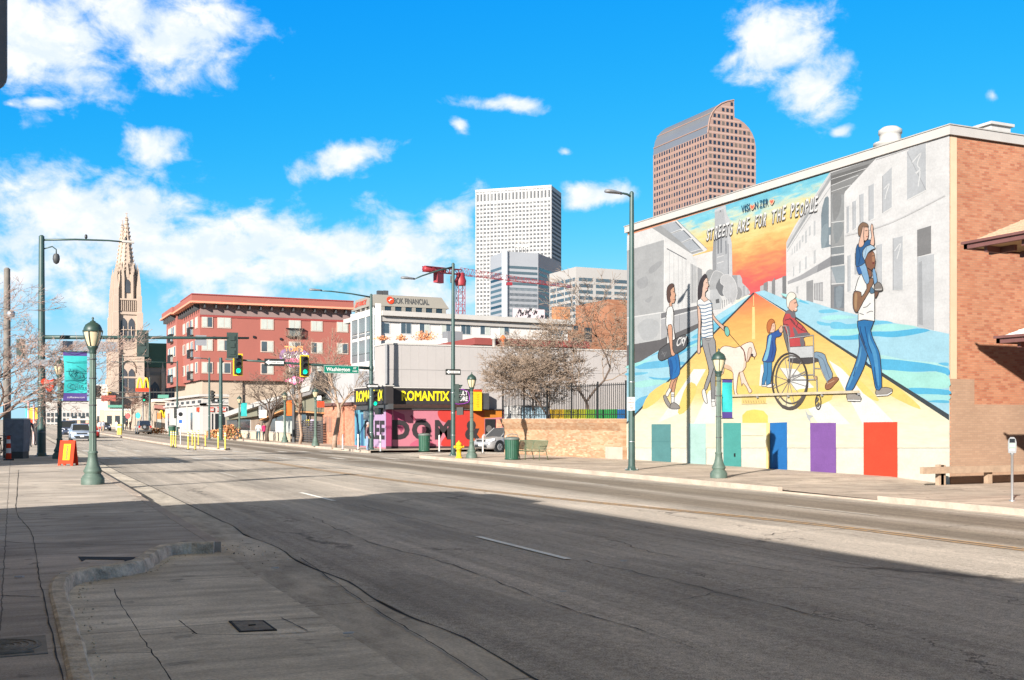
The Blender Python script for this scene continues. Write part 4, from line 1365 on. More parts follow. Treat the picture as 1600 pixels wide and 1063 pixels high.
# ---- man carrying the boy
K = (1310, 480, 6.644)
M.poly([(108, 885), (165, 882), (200, 908), (240, 924), (246, 970), (110, 974)], (172, 166, 160), K, 2, line=INK, lw=1)
M.poly([(108, 958), (246, 960), (244, 980), (110, 976)], (246, 246, 244), K, 0, line=INK, lw=.7)
M.poly([(404, 865), (430, 848), (480, 834), (540, 838), (576, 856), (566, 890), (520, 912), (410, 916)], (166, 160, 154), K, 2, line=INK, lw=1)
M.poly([(408, 908), (520, 904), (572, 872), (572, 892), (528, 920), (412, 928)], (246, 246, 244), K, 0, line=INK, lw=.7)
M.poly([(230, 250), (330, 330), (316, 490), (300, 560), (270, 650), (205, 780), (155, 866), (90, 866), (104, 800), (150, 690), (205, 540), (232, 400)], (56, 124, 182), K, 2, line=INK, lw=1.2)
M.poly([(245, 420), (255, 420), (235, 560), (170, 720), (120, 830), (110, 820), (160, 690), (220, 550)], (96, 164, 210), K, 2)
M.poly([(212, 150), (280, 132), (384, 148), (350, 240), (386, 352), (436, 462), (452, 565), (466, 832), (406, 856), (384, 760), (352, 600), (316, 490), (280, 400), (232, 270)], (40, 122, 186), K, 2, line=INK, lw=1.3)
M.poly([(330, 250), (345, 330), (400, 440), (425, 560), (440, 800), (425, 810), (400, 650), (370, 480), (330, 380)], (82, 160, 214), K, 2)
for q in ([(240, 200), (260, 320), (310, 440)], [(290, 200), (320, 360), (360, 480)], [(250, 260), (290, 380)], [(300, 560), (330, 600)], [(390, 620), (400, 760), (420, 840)], [(200, 620), (170, 720)]):
 M.line(q, (24, 66, 118), 1.1, K, 3)
K2 = (1310, 340, 7.09)
M.poly([(413, 830), (450, 806), (462, 832), (432, 892), (416, 872)], (122, 88, 70), K2, 2, line=INK, lw=.9)
M.poly([(200, 802), (236, 680), (270, 628), (320, 716), (362, 800), (402, 690), (417, 800), (418, 1000), (416, 1150), (300, 1136), (234, 1150), (236, 1030), (270, 870)], (249, 249, 247), K2, 0, line=INK, lw=1.1)
for q in ([(290, 1000), (330, 990), (372, 950)], [(330, 1062), (370, 1040), (400, 1042)], [(250, 1062), (300, 1080)]):
 M.line(q, (120, 120, 122), 1.2, K2, 3)
M.line([(236, 1150), (300, 1134), (416, 1152)], INK, 1.2, K2, 3)
M.poly([(192, 820), (268, 830), (272, 882), (332, 790), (328, 722), (368, 676), (402, 680), (402, 735), (350, 840), (300, 922), (242, 1030), (210, 1052), (182, 1005), (178, 900)], (150, 112, 86), K2, 2, line=INK, lw=1.2)
M.poly([(200, 850), (225, 850), (222, 960), (215, 1020), (195, 990)], (186, 150, 112), K2, 3)
M.poly([(310, 470), (345, 400), (396, 372), (415, 400), (428, 482), (422, 552), (382, 582), (388, 640), (372, 668), (345, 650), (334, 560)], (140, 96, 74), K2, 0, line=INK, lw=.9)
M.poly([(390, 400), (412, 400), (420, 470), (400, 500), (388, 450)], (176, 128, 98), K2, 3)
M.line([(388, 430), (412, 424)], INK, 1, K2)
M.poly([(392, 500), (414, 494), (416, 512), (398, 520)], (110, 40, 44), K2)
M.line([(340, 560), (390, 590), (422, 556)], (50, 36, 34), 1.5, K2, 3)
M.poly([(285, 445), (279, 380), (318, 320), (370, 303), (414, 325), (424, 345), (382, 362), (342, 402), (312, 472), (296, 470)], (176, 208, 232), K2, 2, line=INK, lw=1)
M.line([(330, 330), (320, 380), (310, 440)], (120, 160, 194), .9, K2, 3)
M.poly([(395, 590), (420, 570), (446, 680), (440, 745), (414, 742)], (130, 176, 218), K2, 2, line=INK, lw=.9)
M.poly([(215, 545), (262, 515), (312, 508), (342, 600), (362, 702), (332, 742), (300, 692), (268, 620), (240, 626)], (134, 180, 220), K2, 2, line=INK, lw=1)
M.poly([(215, 548), (250, 540), (280, 620), (268, 624), (240, 626)], (52, 104, 170), K2, 2)
M.poly([(410, 772), (448, 716), (490, 738), (510, 796), (490, 816), (430, 817)], (140, 134, 130), K2, 2, line=INK, lw=1)
M.line([(425, 800), (500, 795)], (230, 230, 228), 1, K2)
M.poly([(365, 830), (380, 770), (410, 800), (416, 830), (390, 846)], (90, 130, 160), K2, 2, line=INK, lw=.9)
M.poly([(212, 350), (240, 290), (268, 318), (330, 254), (376, 254), (382, 300), (330, 320), (288, 372), (286, 432), (312, 502), (232, 546), (208, 520)], (44, 100, 156), K2, 2, line=INK, lw=1)
M.line([(240, 330), (260, 420), (240, 520)], (24, 62, 110), 1, K2, 3)
M.poly([(285, 120), (345, 112), (352, 170), (347, 222), (330, 252), (304, 256), (284, 200)], (240, 196, 172), K2, 2, line=INK, lw=.8)
M.poly([(234, 130), (250, 85), (290, 54), (340, 74), (347, 105), (300, 112), (285, 152), (266, 202), (240, 200)], (142, 112, 90), K2, 2, line=INK, lw=.8)
M.poly([(240, 302), (272, 170), (290, 95), (302, 132), (296, 200), (302, 298), (262, 332)], (240, 198, 176), K2, 2, line=INK, lw=.9)
M.poly([(374, 130), (386, 70), (402, 100), (402, 152), (417, 250), (411, 312), (370, 292), (386, 205)], (240, 198, 176), K2, 2, line=INK, lw=.9)
M.line([(315, 150), (340, 146)], INK, 1, K2)
M.line([(325, 215), (345, 212)], (170, 80, 76), 1, K2)
# ---- lettering
for word, x0, x1 in (('V', 1160.4, 1165.2), ('I', 1166, 1167.2), ('S', 1168, 1172), ('I', 1172.8, 1174), ('N', 1181.6, 1186.6), ('Z', 1189, 1193.2), ('E', 1194.2, 1197.6), ('R', 1198.6, 1203)):
 f = lambda x: 332.6 - (x - 1160.8) * .268
 M.text(word, (x0, f(x0)), (x1, f(x1)), .29, (12, 84, 126), .012)
for hx, hy in ((1177.8, 323.5), (1208.2, 315.3)):
 q = [(0, 5.5), (-3.6, 1), (-3.8, -2), (-2.2, -3.6), (0, -1.8), (2.2, -4.2), (3.8, -2.8), (3.6, 0)]
 M.poly([(hx + a * 1.0, hy + c * 1.0) for a, c in q], (252, 206, 170), sm=3)
 M.poly([(hx + a * .62, hy + c * .62) for a, c in q], (240, 120, 96), sm=3)
f = lambda x: 377.2 - (x - 1103.7) * .2745
words_ = [('STREETS', 1105, 1147.5), ('ARE', 1152.5, 1174), ('FOR', 1180.5, 1199.5), ('THE', 1208, 1231), ('PEOPLE', 1236.5, 1281)]
rr = random.Random(4)
for word, x0, x1 in words_:
 n = len(word)
 stp = (x1 - x0) / n
 for i, ch in enumerate(word):
  a = x0 + i * stp
  dy_ = rr.uniform(-1.2, 1.2)
  h = .50 + rr.uniform(-.03, .06)
  sh = .35 + rr.uniform(-.12, .1)
  for dxp, col in ((.0, (110, 106, 108)), (1.1, (255, 255, 255))):
   M.text(ch, (a + dxp, f(a) + dy_ + (1.2 if dxp == 0 else 0)), (a + stp * .86 + dxp, f(a + stp * .86) + dy_ + (1.2 if dxp == 0 else 0)), h, col, .012, sh)
M.build(bb)
# ledge and small hardware on the wall
b = MB()
ya, yb = at_x(1345, 611, XW).y, at_x(1142, 619, XW).y
b.bmm((XW - .14, ya, 2.63), (XW - .05, yb, 2.72), pm('ledge_paint', S(150, 140, 120), .7, .2, 3))
for k in range(5):
 y = ya + (yb - ya) * k / 4
 b.bmm((XW - .13, y - .03, 2.55), (XW - .05, y + .03, 2.63), GREY)
b.build('ledge', bb)
dr = MB()
p, q = at_x(1204, 735, XW), at_x(1204, 661, XW)
dr.bmm((XW - .12, p.y - .02, p.z), (XW - .05, p.y + .12, q.z), pm('ochre_door_jamb', S(190, 165, 105), .8, .1, 3))
dr.build('door_jamb', bb)
b = MB()
p = at_x(1150, 711, XW)
b.box((XW - .07, p.y, p.z), (.05, .05, .14), BLACK)
b.build('door_handle', bb)
# ================================================================== HOUSE with two eaves at the right edge
hx, hy = 25.05, 20.9
SHING = pm('brown_asphalt_shingles', S(172, 142, 118), .95, .3, 14, bump=.5)
SHINGL = pm('pale_weathered_shingles', S(205, 196, 190), .95, .2, 10, bump=.4)
FASC = pm('maroon_fascia', S(96, 62, 58), .6, .15, 4)
SOFF = pm('timber_soffit', S(150, 124, 88), .8, .2, 5)
ho = thing('porch_house', 'house beyond the right edge with brown shingled eaves reaching in front of the brick wall', 'house', (hx + 4, hy - 4, ZR))
b = MB()
b.bmm((hx, 8, ZR - .3), (hx + 10, hy, 6.5), brick_mat('house_brick', 'y', [S(150, 90, 70), S(160, 100, 78)], (.3, .25, .2)))
b.build('wall', ho)
t1 = at_d(1511, 380, 29.9)
def eave(nm, tip, rise, run, shm, depth=.16):
 x0, y1, z0 = tip
 g = MB()
 # hipped roof planes: street side, far side
 rx, ry = x0 + run, y1 - run
 g.add([(x0, y1, z0), (x0, 8, z0), (rx, 8, z0 + rise), (rx, ry, z0 + rise)], [(0, 3, 2, 1)], shm)
 g.add([(x0, y1, z0), (rx, ry, z0 + rise), (x0 + 11, ry, z0 + rise), (x0 + 11, y1, z0)], [(0, 3, 2, 1)], shm)
 n_ = int((y1 - 8) / .14)
 for i in range(1, 18):
  t = i / 18
  xx, zz = x0 + run * t, z0 + rise * t
  g.bmm((xx - .012, 8, zz - .01), (xx + .01, y1 - run * t, zz + .012), shm)
 r = g.build('roof', ho)
 g = MB()
 g.bmm((x0 - .06, 8, z0 - .17), (x0 + .06, y1 + .06, z0 - .01), FASC)
 g.bmm((x0 - .06, y1 - .06, z0 - .172), (x0 + 11, y1 + .062, z0 - .012), FASC)
 g.bmm((x0 - .13, 8, z0 - .04), (x0 - .062, y1 + .10, z0 + .03), FASC)
 g.build('fascia', ho)
 g = MB()
 g.bmm((x0 + .08, 8, z0 - .14), (x0 + 11, y1 - .08, z0 - .10), SOFF)
 for i in range(8):
  yy = y1 - .5 - i * 1.2
  g.bmm((x0 + .15, yy - .05, z0 - .30), (x0 + 1.0, yy + .05, z0 - .14), FASC)
 for i in range(8):
  xx = x0 + .7 + i * 1.2
  g.bmm((xx - .05, y1 - 1.0, z0 - .30), (xx + .05, y1 - .15, z0 - .14), FASC)
 g.build('soffit', ho)
eave('upper', t1, 1.9, 3.4, SHING)
eave('lower', at_d(1562, 527, 29.6), 1.6, 3.0, SHINGL)
# ================================================================== timber guard rail, parking meter
TIM = pm('weathered_timber', S(150, 128, 108), .9, .22, 4, bump=.4)
gr_ = thing('guard_rail', 'low weathered timber guard rail running along the foot of the tan painted brick wall', 'guard rail', (26.0, 25.45, -.44))
for px, py in ((1437, 759), (1468.5, 761)):
 g = at_z(px, py, -.44)
 y = 25.5
 x = g.x
 b = MB()
 b.bmm((x - .10, y - .08, -.7), (x + .10, y + .08, at_y(px, 727, y).z), TIM)
 b.build('post', gr_)
for x in (28.6, 31.2, 33.8):
 b = MB()
 b.bmm((x - .10, 25.42, -.7), (x + .10, 25.58, .05), TIM)
 b.build('post', gr_)
b = MB()
z1, z2 = at_y(1455, 740.5, 25.35).z, at_y(1455, 730, 25.35).z
xa = at_y(1440, 735, 25.35).x
b.bmm((xa, 25.30, z1), (36, 25.42, z2), TIM)
b.build('beam', gr_)
def meter(loc, label):
 t = thing('parking_meter', label, 'parking meter', loc)
 b = MB()
 b.lathe([(.032, 0), (.032, 1.10), (.05, 1.12), (.05, 1.16)], (0, 0, 0), STEEL, 12)
 b.lathe([(.075, .0), (.075, .02), (.035, .03)], (0, 0, 0), STEEL, 12)
 b.build('post', t, False)
 b = MB()
 prof = [(-.085, 1.16), (.085, 1.16), (.095, 1.28), (.095, 1.42), (.075, 1.50), (.04, 1.545), (-.04, 1.545), (-.075, 1.50), (-.095, 1.42), (-.095, 1.28)]
 b.ext([(x, -.055, z) for x, z in prof], (0, .11, 0), GREY)
 b.build('head', t, False)
 b = MB()
 b.box((0, -.062, 1.46), (.12, .012, .09), GLASSD)
 b.box((0, -.062, 1.34), (.13, .012, .10), pm('meter_label_green', S(120, 170, 130), .5, .1, 9))
 b.box((0, -.062, 1.235), (.11, .012, .05), WHITE)
 b.build('face_plate', t, False)
 t.rotation_euler = (0, 0, -TH - .4)
 return t
g = at_z(1581.5, 783, ZR)
meter(g, 'grey double headed parking meter on a steel post, by the kerb at the far right')
# ================================================================== STREET FURNITURE
LAMPS = 'green ornamental lamp posts along the kerbs'
def make_lamp():
 t = thing('street_lamp', 'x', 'street lamp', (0, 0, 0), LAMPS)
 b = MB()
 b.lathe([(.29, 0), (.29, .17), (.262, .185), (.262, .21), (.205, .27), (.20, .285), (.232, .33), (.232, .36), (.20, .42), (.155, .52), (.125, .66), (.112, .80), (.128, .82), (.128, .85), (.10, .87)], (0, 0, 0), LAMPGREEN, 20, True)
 b.build('base', t, False)
 b = MB()
 # fluted, slightly tapered shaft
 n = 20
 prof = [(.098, .84), (.092, 1.8), (.085, 2.8), (.080, 3.42)]
 v, f = [], []
 for r, z in prof:
  for i in range(n):
   a = 2 * math.pi * i / n
   rr = r * (1 if i % 2 else .9)
   v.append((rr * math.cos(a), rr * math.sin(a), z))
 for j in range(len(prof) - 1):
  for i in range(n):
   f.append((j * n + i, j * n + (i + 1) % n, (j + 1) * n + (i + 1) % n, (j + 1) * n + i))
 b.add(v, f, LAMPGREEN)
 for z in (1.35, 2.05, 2.75, 3.25):
  b.lathe([(.10, z), (.103, z + .012), (.10, z + .025)], (0, 0, 0), DARK, 16, capt=False)
 b.lathe([(.08, 3.40), (.10, 3.44), (.085, 3.48), (.13, 3.55), (.14, 3.585), (.11, 3.60)], (0, 0, 0), LAMPCAP, 16)
 b.build('shaft', t, False)
 b = MB()
 b.lathe([(.105, 3.585), (.15, 3.70), (.195, 3.85), (.215, 3.98)], (0, 0, 0), LAMPGLASS, 16)
 g = b.build('lantern', t, False)
 b = MB()
 for i in range(6):
  a = 2 * math.pi * i / 6
  c, s = math.cos(a), math.sin(a)
  b.path([(c * .115, s * .115, 3.58), (c * .165, s * .165, 3.70), (c * .215, s * .215, 3.85), (c * .245, s * .245, 4.0)], .012, LAMPCAP, 5)
 b.lathe([(.235, 3.97), (.25, 3.985), (.25, 4.01), (.235, 4.02)], (0, 0, 0), LAMPCAP, 16)
 b.build('lantern_frame', t, False)
 b = MB()
 b.lathe([(.235, 4.0), (.225, 4.07), (.185, 4.15), (.12, 4.20), (.07, 4.225), (.07, 4.245), (.03, 4.26), (.02, 4.30), (.035, 4.325), (.008, 4.36)], (0, 0, 0), LAMPCAP, 18)
 b.build('cap', t, False)
 return t
LAMP = make_lamp()
lamp_px = [(145, 757, 0, 'tall lamp post nearest the camera on the left sidewalk, teal banner at its side', 4.33),
           (93, 717, 0, 'ornamental lamp post behind the red sandwich board on the left sidewalk', 4.33),
           (1123, 747, ZR, 'green lamp post standing in front of the painted dog on the mural wall', 4.33),
           (737, 716, ZR, 'green lamp post right of the yellow fire hydrant', 4.36),
           (493, 697, ZR, 'ornamental lamp post before the slatted fence near the diner brick wing', 4.2),
           (445, 691.5, ZR, 'lamp post with the orange banner under the diner canopy edge', 4.2),
           (374, 686, ZR, 'distant lamp post with a small teal banner beside the low end of the diner canopy', 4.2)]
LP = []
for i, (px, py, z, lab, _) in enumerate(lamp_px):
 p = at_z(px, py, z)
 l = LAMP if i == 0 else copy_tree(LAMP, p)
 l.location = p
 l['label'] = lab
 LP.append(l)
def banner(loc, dirx, w, z0, z1, mat, label, letters=(), stripes=True, pole_r=.10):
 """cloth banner on two rods, hung beside a lamp post (flat to the street axis)"""
 t = thing('banner', label, 'banner', loc, 'cloth banners on lamp posts')
 for z in (z0, z1):
  b = MB()
  b.tube((dirx * pole_r, 0, z), (dirx * (pole_r + w + .08), 0, z), .014, .014, BLACK, 6)
  b.build('bracket', t, False)
 b = MB()
 nx, nz = 6, 12
 v, f, ms = [], [], []
 x0 = dirx * (pole_r + .04)
 for j in range(nz + 1):
  for i in range(nx + 1):
   u, k = i / nx, j / nz
   v.append((x0 + dirx * w * u * (1 - .06 * math.sin(math.pi * k)), .035 * math.sin(3.1 * u + 4 * k) * math.sin(math.pi * k), z0 + (z1 - z0) * k))
 q = [(j * (nx + 1) + i, j * (nx + 1) + i + 1, (j + 1) * (nx + 1) + i + 1, (j + 1) * (nx + 1) + i) for j in range(nz) for i in range(nx)]
 for n_, fc in enumerate(q):
  j = n_ // nx
  m_ = PURPLE if (stripes and (j < 2 or j == nz - 1)) else mat
  b.add([v[a] for a in fc], [(0, 1, 2, 3)], m_, True)
 b.build('cloth', t, False)
 return t
p = LP[0].location
bn0 = banner(p, -1, .58, 2.16, 3.44, TEAL, 'large teal and purple cloth banner on the lamp post nearest the camera')
b = MB()
NAVY = pm('banner_ink', (.012, .10, .12), .7, .1, 3)
rq = random.Random(3)
for k in range(26):
 a0 = rq.uniform(0, 6.28)
 r = rq.uniform(.05, .2)
 cx, cz = -.42 + rq.uniform(-.03, .03), 2.86 + rq.uniform(-.06, .06)
 pts_ = [(cx + r * math.cos(a0 + t * .3), -.055, cz + r * .9 * math.sin(a0 + t * .3)) for t in range(5)]
 b.path(pts_, .005, NAVY, 4)
for k in range(5):
 b.path([(-.15, -.055, 2.45 + k * .25), (-.3, -.055, 2.40 + k * .26), (-.5, -.055, 2.5 + k * .22), (-.68, -.055, 2.44 + k * .25)], .006, NAVY, 4)
b.text('Colfax', (-.62, -.058, 2.50), (1, 0, 0), (0, 0, 1), .13, NAVY, .40, .0, .3)
b.text('colfaxave.com', (-.62, -.058, 2.24), (1, 0, 0), (0, 0, 1), .05, WHITE, .42)
b.build('print', bn0, False)
p = LP[2].location
banner(p, 1, .42, 2.0, 3.32, TEAL, 'teal and purple banner on the lamp post before the mural wall')
p = LP[5].location
banner(p, 1, .62, 2.25, 3.6, ORANGE, 'orange banner on a lamp post before the diner canopy', stripes=False)
p = LP[6].location
banner(p, 1, .62, 2.25, 3.6, TEAL, 'small distant teal banner beside the low end of the diner canopy', stripes=False)
# ------------------------------------------------------------------ tall cobra-head poles and signal poles
POLES = 'tall green street light poles'
def pole(px, py, z, ytop, label, arm=None, mast=None, r0=.13, r1=.085, cat='light pole', head=True, base=True, z_top=None, mat=None):
 """arm: (dx, dz) of the luminaire arm; mast: (dx, z) of a signal arm along X"""
 mat = mat or GREEN
 p = at_z(px, py, z)
 dep = (p - Vector((0, 0, EYE))).dot(AX)
 h = EYE + (HY - ytop) / FPX * dep - z
 t = thing('street_light_pole' if not mast else 'traffic_signal_pole', label, cat, p, POLES if not mast else None)
 b = MB()
 b.tube((0, 0, 0), (0, 0, h), r0, r1, mat, 14)
 b.lathe([(r1, h - .02), (r1 + .01, h), (r1 * .5, h + .07)], (0, 0, 0), mat, 12)
 if base:
  b.lathe([(r0 + .13, 0), (r0 + .13, .03), (r0 + .03, .04), (r0 + .02, .14), (r0, .16)], (0, 0, 0), mat, 12)
  for i in range(4):
   a = math.pi / 4 + i * math.pi / 2
   b.lathe([(.025, .03), (.025, .075)], ((r0 + .085) * math.cos(a), (r0 + .085) * math.sin(a), 0), STEEL, 6)
 # strap bands
 for zz in (1.1, 2.3, 3.4):
  if zz < h - 1:
   b.lathe([(r0 + .004, zz), (r0 + .006, zz + .01), (r0 + .004, zz + .02)], (0, 0, 0), STEEL, 14, capt=False)
 b.build('shaft', t, False)
 if arm:
  ax_, ay_, az_ = arm
  b = MB()
  s = Vector((0, 0, h - .15))
  e = Vector((ax_, ay_, h - .15 + az_))
  b.path([s, s.lerp(e, .4) + Vector((0, 0, .06)), s.lerp(e, .8) + Vector((0, 0, .05)), e], [.05, .045, .04, .035], mat, 8)
  b.build('luminaire_arm', t, False)
  if head:
   d = Vector((ax_, ay_, 0)).normalized()
   sd = Vector((-d.y, d.x, 0))
   b = MB()
   prof = [(-.05, .05), (.12, .10), (.40, .17), (.62, .16), (.74, .10)]
   v, f = [], []
   for a, w in prof:
    for sx, zz in ((-1, 0), (-.8, .07), (0, .11), (.8, .07), (1, 0), (0, -.02)):
     q = e + d * a + sd * (sx * w) + Vector((0, 0, zz * (.6 + w * 3)))
     v.append(q)
   for j in range(len(prof) - 1):
    for i in range(6):
     f.append((j * 6 + i, j * 6 + (i + 1) % 6, (j + 1) * 6 + (i + 1) % 6, (j + 1) * 6 + i))
   f += [tuple(range(6))[::-1], tuple((len(prof) - 1) * 6 + i for i in range(6))]
   b.add(v, f, GREY, True)
   b.build('luminaire', t, False)
 if mast:
  mx, mz, rise = mast
  b = MB()
  s = Vector((0, 0, mz))
  e = Vector((mx, 0, mz + rise))
  b.path([s, s.lerp(e, .33), s.lerp(e, .66), e], [.10, .085, .07, .055], mat, 10)
  b.lathe([(.13, mz - .16), (.15, mz - .14), (.15, mz + .14), (.13, mz + .16)], (0, 0, 0), mat, 12)
  b.build('mast_arm', t, False)
 return t, h
pole(987, 735, ZR, 302, 'tall green street light pole with lamp arm, before the left end of the mural', (-.55, -.1, .05), r0=.135)
pB, hB = pole(708, 712, ZR, 413, 'tall green street light pole by the yellow fire hydrant and red painted wall', (-2.4, -.4, -.85))
pC, hC = pole(580, 703, ZR, 461, 'tall green signal pole carrying the street name sign, beside the standing pedestrian', (-3.3, 0, .25), (-9.2, 5.25, .38), r0=.16, cat='signal pole')
pL, hL = pole(65, 713, 0, 370, 'tall dark signal pole with camera arm and long mast arm, left sidewalk', (3.6, 0, .15), (9.4, 5.45, .25), r0=.19, r1=.12, cat='signal pole', head=False)
b = MB()
b.box((3.75, 0, hL + .02), (.55, .22, .10), OFFWHITE)
b.build('luminaire', pL, False)
b = MB()
b.path([(.1, 0, hL - .55), (.45, 0, hL - .42), (.62, 0, hL - .55), (.62, 0, hL - .75)], .03, GREEN, 8)
b.lathe([(.10, hL - .75), (.15, hL - .85), (.16, hL - 1.0), (.12, hL - 1.15), (.03, hL - 1.22)], (.62, 0, 0), DARK, 12)
b.build('security_camera', pL, False)
b = MB()
for x in (1.9, 3.65):
 b.lathe([(.04, hL + .03), (.07, hL + .10), (.06, hL + .2), (.02, hL + .24)], (x, 0, 0), BLACK, 8)
b.build('photocell', pL, False)
pole(345, 688, ZR, 560, 'distant green street light pole in front of the red apartment house', None, r0=.20, r1=.15)
pole(327, 687, ZR, 560, 'distant slim street light pole left of the thicker one before the white corner store', (-.7, 0, .1), r0=.11)
pole(277, 680, ZR, 565, 'far slim pole with street lamp arm in front of the white store', (-7, 0, -.1), r0=.14, cat='light pole')
pole(192, 672, ZR, 556, 'far away street light pole in front of the cathedral tower', None, r0=.2)
pole(234, 674, ZR, 590, 'far away dark pole beside the yellow arches sign', None, r0=.24)
# timber utility pole behind the bare tree
pole(11, 716, 0, 421, 'weathered utility pole behind the bare street tree at the far left', None, r0=.17, r1=.13, base=False, cat='utility pole', mat=pm('weathered_pole', (.15, .135, .12), .9, .25, 3))
# ------------------------------------------------------------------ traffic signals
SIGBLACK = pm('signal_housing', (.014, .017, .016), .5, .15, 5)
SIGGREEN = pm('signal_green_housing', (.02, .036, .031), .5, .2, 4)
SIGYEL = pm('signal_yellow_border', (.70, .42, .01), .5, .05, 5)
LENS = pm('dark_signal_lens', (.03, .012, .012), .3, .1, 8)
SIGS = 'traffic signals over the crossing'
def signal(loc, face, label, h=1.05, lit=True, plate=True, border=True, group=SIGS, body=None):
 """three-lens head centred at loc, lenses looking along face (radians from -Y)"""
 body = body or SIGBLACK
 t = thing('traffic_signal', label, 'traffic signal', loc, group, face)
 w = h * .33
 b = MB()
 b.bmm((-w / 2, -.10, -h / 2), (w / 2, .10, h / 2), body)
 for k in (-1, 0, 1):
  b.lathe([(w * .30, -.02), (w * .30, .02)], (0, .12, k * h / 3.1), body, 12) if False else None
  b.bmm((-w * .30, .10, k * h / 3.1 - h * .10), (w * .30, .14, k * h / 3.1 + h * .10), body)
 b.build('housing', t, False)
 for k, m in ((1, LENS), (0, LENS), (-1, SIGLAMP if lit else LENS)):
  zc = k * h / 3.1
  r = h * .125
  b = MB()
  b.add([(r * math.cos(a * math.pi / 8), -.105, zc + r * math.sin(a * math.pi / 8)) for a in range(16)], [tuple(range(16))], m)
  b.build('lens', t, False)
  b = MB()
  v, f = [], []
  for a in range(13):
   an = math.pi * (-.12 + 1.24 * a / 12)
   v += [(r * 1.12 * math.cos(an), -.10, zc + r * 1.12 * math.sin(an)), (r * 1.12 * math.cos(an), -.10 - h * .22 * (.55 + .45 * max(0, math.sin(an))), zc + r * 1.12 * math.sin(an))]
  f = [(2 * i, 2 * i + 1, 2 * i + 3, 2 * i + 2) for i in range(12)]
  b.add(v, f, body)
  b.build('visor', t, False)
 if plate:
  b = MB()
  pw, ph = w / 2 + .09, h / 2 + .09
  b.bmm((-pw, .06, -ph), (pw, .075, ph), body)
  b.build('backplate', t, False)
  if border:
   b = MB()
   e = .055
   for (x0, z0, x1, z1) in ((-pw - .01, ph - e, pw + .01, ph + .01), (-pw - .01, -ph - .01, pw + .01, -ph + e), (-pw - .01, -ph + e, -pw + e, ph - e), (pw - e, -ph + e, pw + .01, ph - e)):
    b.bmm((x0, .05, z0), (x1, .08, z1), SIGYEL)
   b.build('border', t, False)
 return t
YC = pC.location.y
signal(at_y(476, 572, YC - .15), 0, 'green lit signal with yellow border hanging beside the street name sign', 1.15)
signal(at_y(372, 570, YC - .15), 0, 'green lit signal with yellow border at the tip of the mast arm', 1.15)
YL = pL.location.y
for px, py, lab in ((363, 540, 'dark signal seen from behind at the tip of the left mast arm'), (223, 537, 'back of a dark signal on the left mast arm, before the cathedral tower')):
 signal(at_y(px, py, YL), math.pi - .12, lab, 1.08, False, True, False, SIGS, SIGGREEN)
q = at_z(588, 704, ZR)
signal(at_d(585.5, 623, 68), .0, 'green lit signal fixed to the pole under the one way sign', .95, True, False, False, SIGS)
signal(at_d(714, 615, 58.2), 1.25, 'signal head seen from the side on the pole above the red painted wall', 1.0, False, False, False, SIGS, SIGGREEN)
for i, (px, py, d, lab) in enumerate(((171, 619, 190, 'tiny distant green signal left of the golden arches'), (225, 622, 190, 'tiny distant green signal under the golden arches sign'), (154, 612, 120, 'dark distant signal beside the near lamp post'), (98, 610, 95, 'dark distant signal right of the heart shaped sign'),
                                      (332, 619, 130, 'dark distant signal in front of the white corner store'), (275, 645, 130, 'small dark signal on the far pole before the white store'))):
 signal(at_d(px, py, d), 0 if i < 2 else .8, lab, 1.15, i < 2, True, i == 0, 'far away traffic signals')
b = MB()
def pedbox(loc, face, label):
 t = thing('pedestrian_signal', label, 'pedestrian signal', loc, 'pedestrian signals', face)
 b = MB()
 b.bmm((-.22, -.1, -.2), (.22, .1, .2), SIGBLACK)
 b.build('housing', t, False)
 b = MB()
 b.bmm((-.18, -.112, -.16), (.18, -.104, .16), GLASSD)
 b.build('display', t, False)
 b = MB()
 b.bmm((-.23, -.24, .2), (.23, .1, .222), SIGBLACK)
 b.bmm((-.232, -.24, -.18), (-.222, -.1, .2), SIGBLACK)
 b.bmm((.222, -.24, -.18), (.232, -.1, .2), SIGBLACK)
 b.build('hood', t, False)
pedbox(at_d(717, 643, 58.2), 1.1, 'black pedestrian signal box on the pole above the red painted wall')
pedbox(at_d(591, 643, 68), .5, 'black pedestrian signal box on the signal pole beside the standing pedestrian')
# far gantry arm and poles with signals
gt = thing('signal_gantry', 'far away thin signal arm spanning the avenue before the cathedral', 'signal gantry', at_z(234, 673, ZR))
b = MB()
b.tube(at_d(150, 623, 191), at_d(232, 620, 191), .12, .12, DARK, 6)
b.tube(at_d(160, 613, 191), at_d(290, 613, 191), .08, .08, DARK, 6)
b.build('arm', gt)
# ------------------------------------------------------------------ signs
SGN = 'street signs'
def sign(loc, rz, w, h, mat, label, parts=(), cat='sign', back=None, group=None, t=.012):
 o = thing('street_sign', label, cat, loc, group, rz)
 b = MB()
 b.bmm((-w / 2, -t / 2, -h / 2), (w / 2, t / 2, h / 2), mat)
 if back:
  b.bmm((-w / 2, t / 2, -h / 2), (w / 2, t, h / 2), back)
 b.build('panel', o, False)
 if parts:
  b = MB()
  for pt in parts:
   pt(b)
  b.build('lettering', o, False)
 return o
def T(body, x, z, h, w, mat, bold=.02, y=-.012):
 return lambda b: b.text(body, (x, y, z), (1, 0, 0), (0, 0, 1), h, mat, w, bold, align='c')
def rect(x0, z0, x1, z1, mat, y=-.010):
 return lambda b: b.bmm((x0, y, z0), (x1, y + .003, z1), mat)
BWHITE = pm('sign_white', (.55, .55, .54), .5, .04, 3)
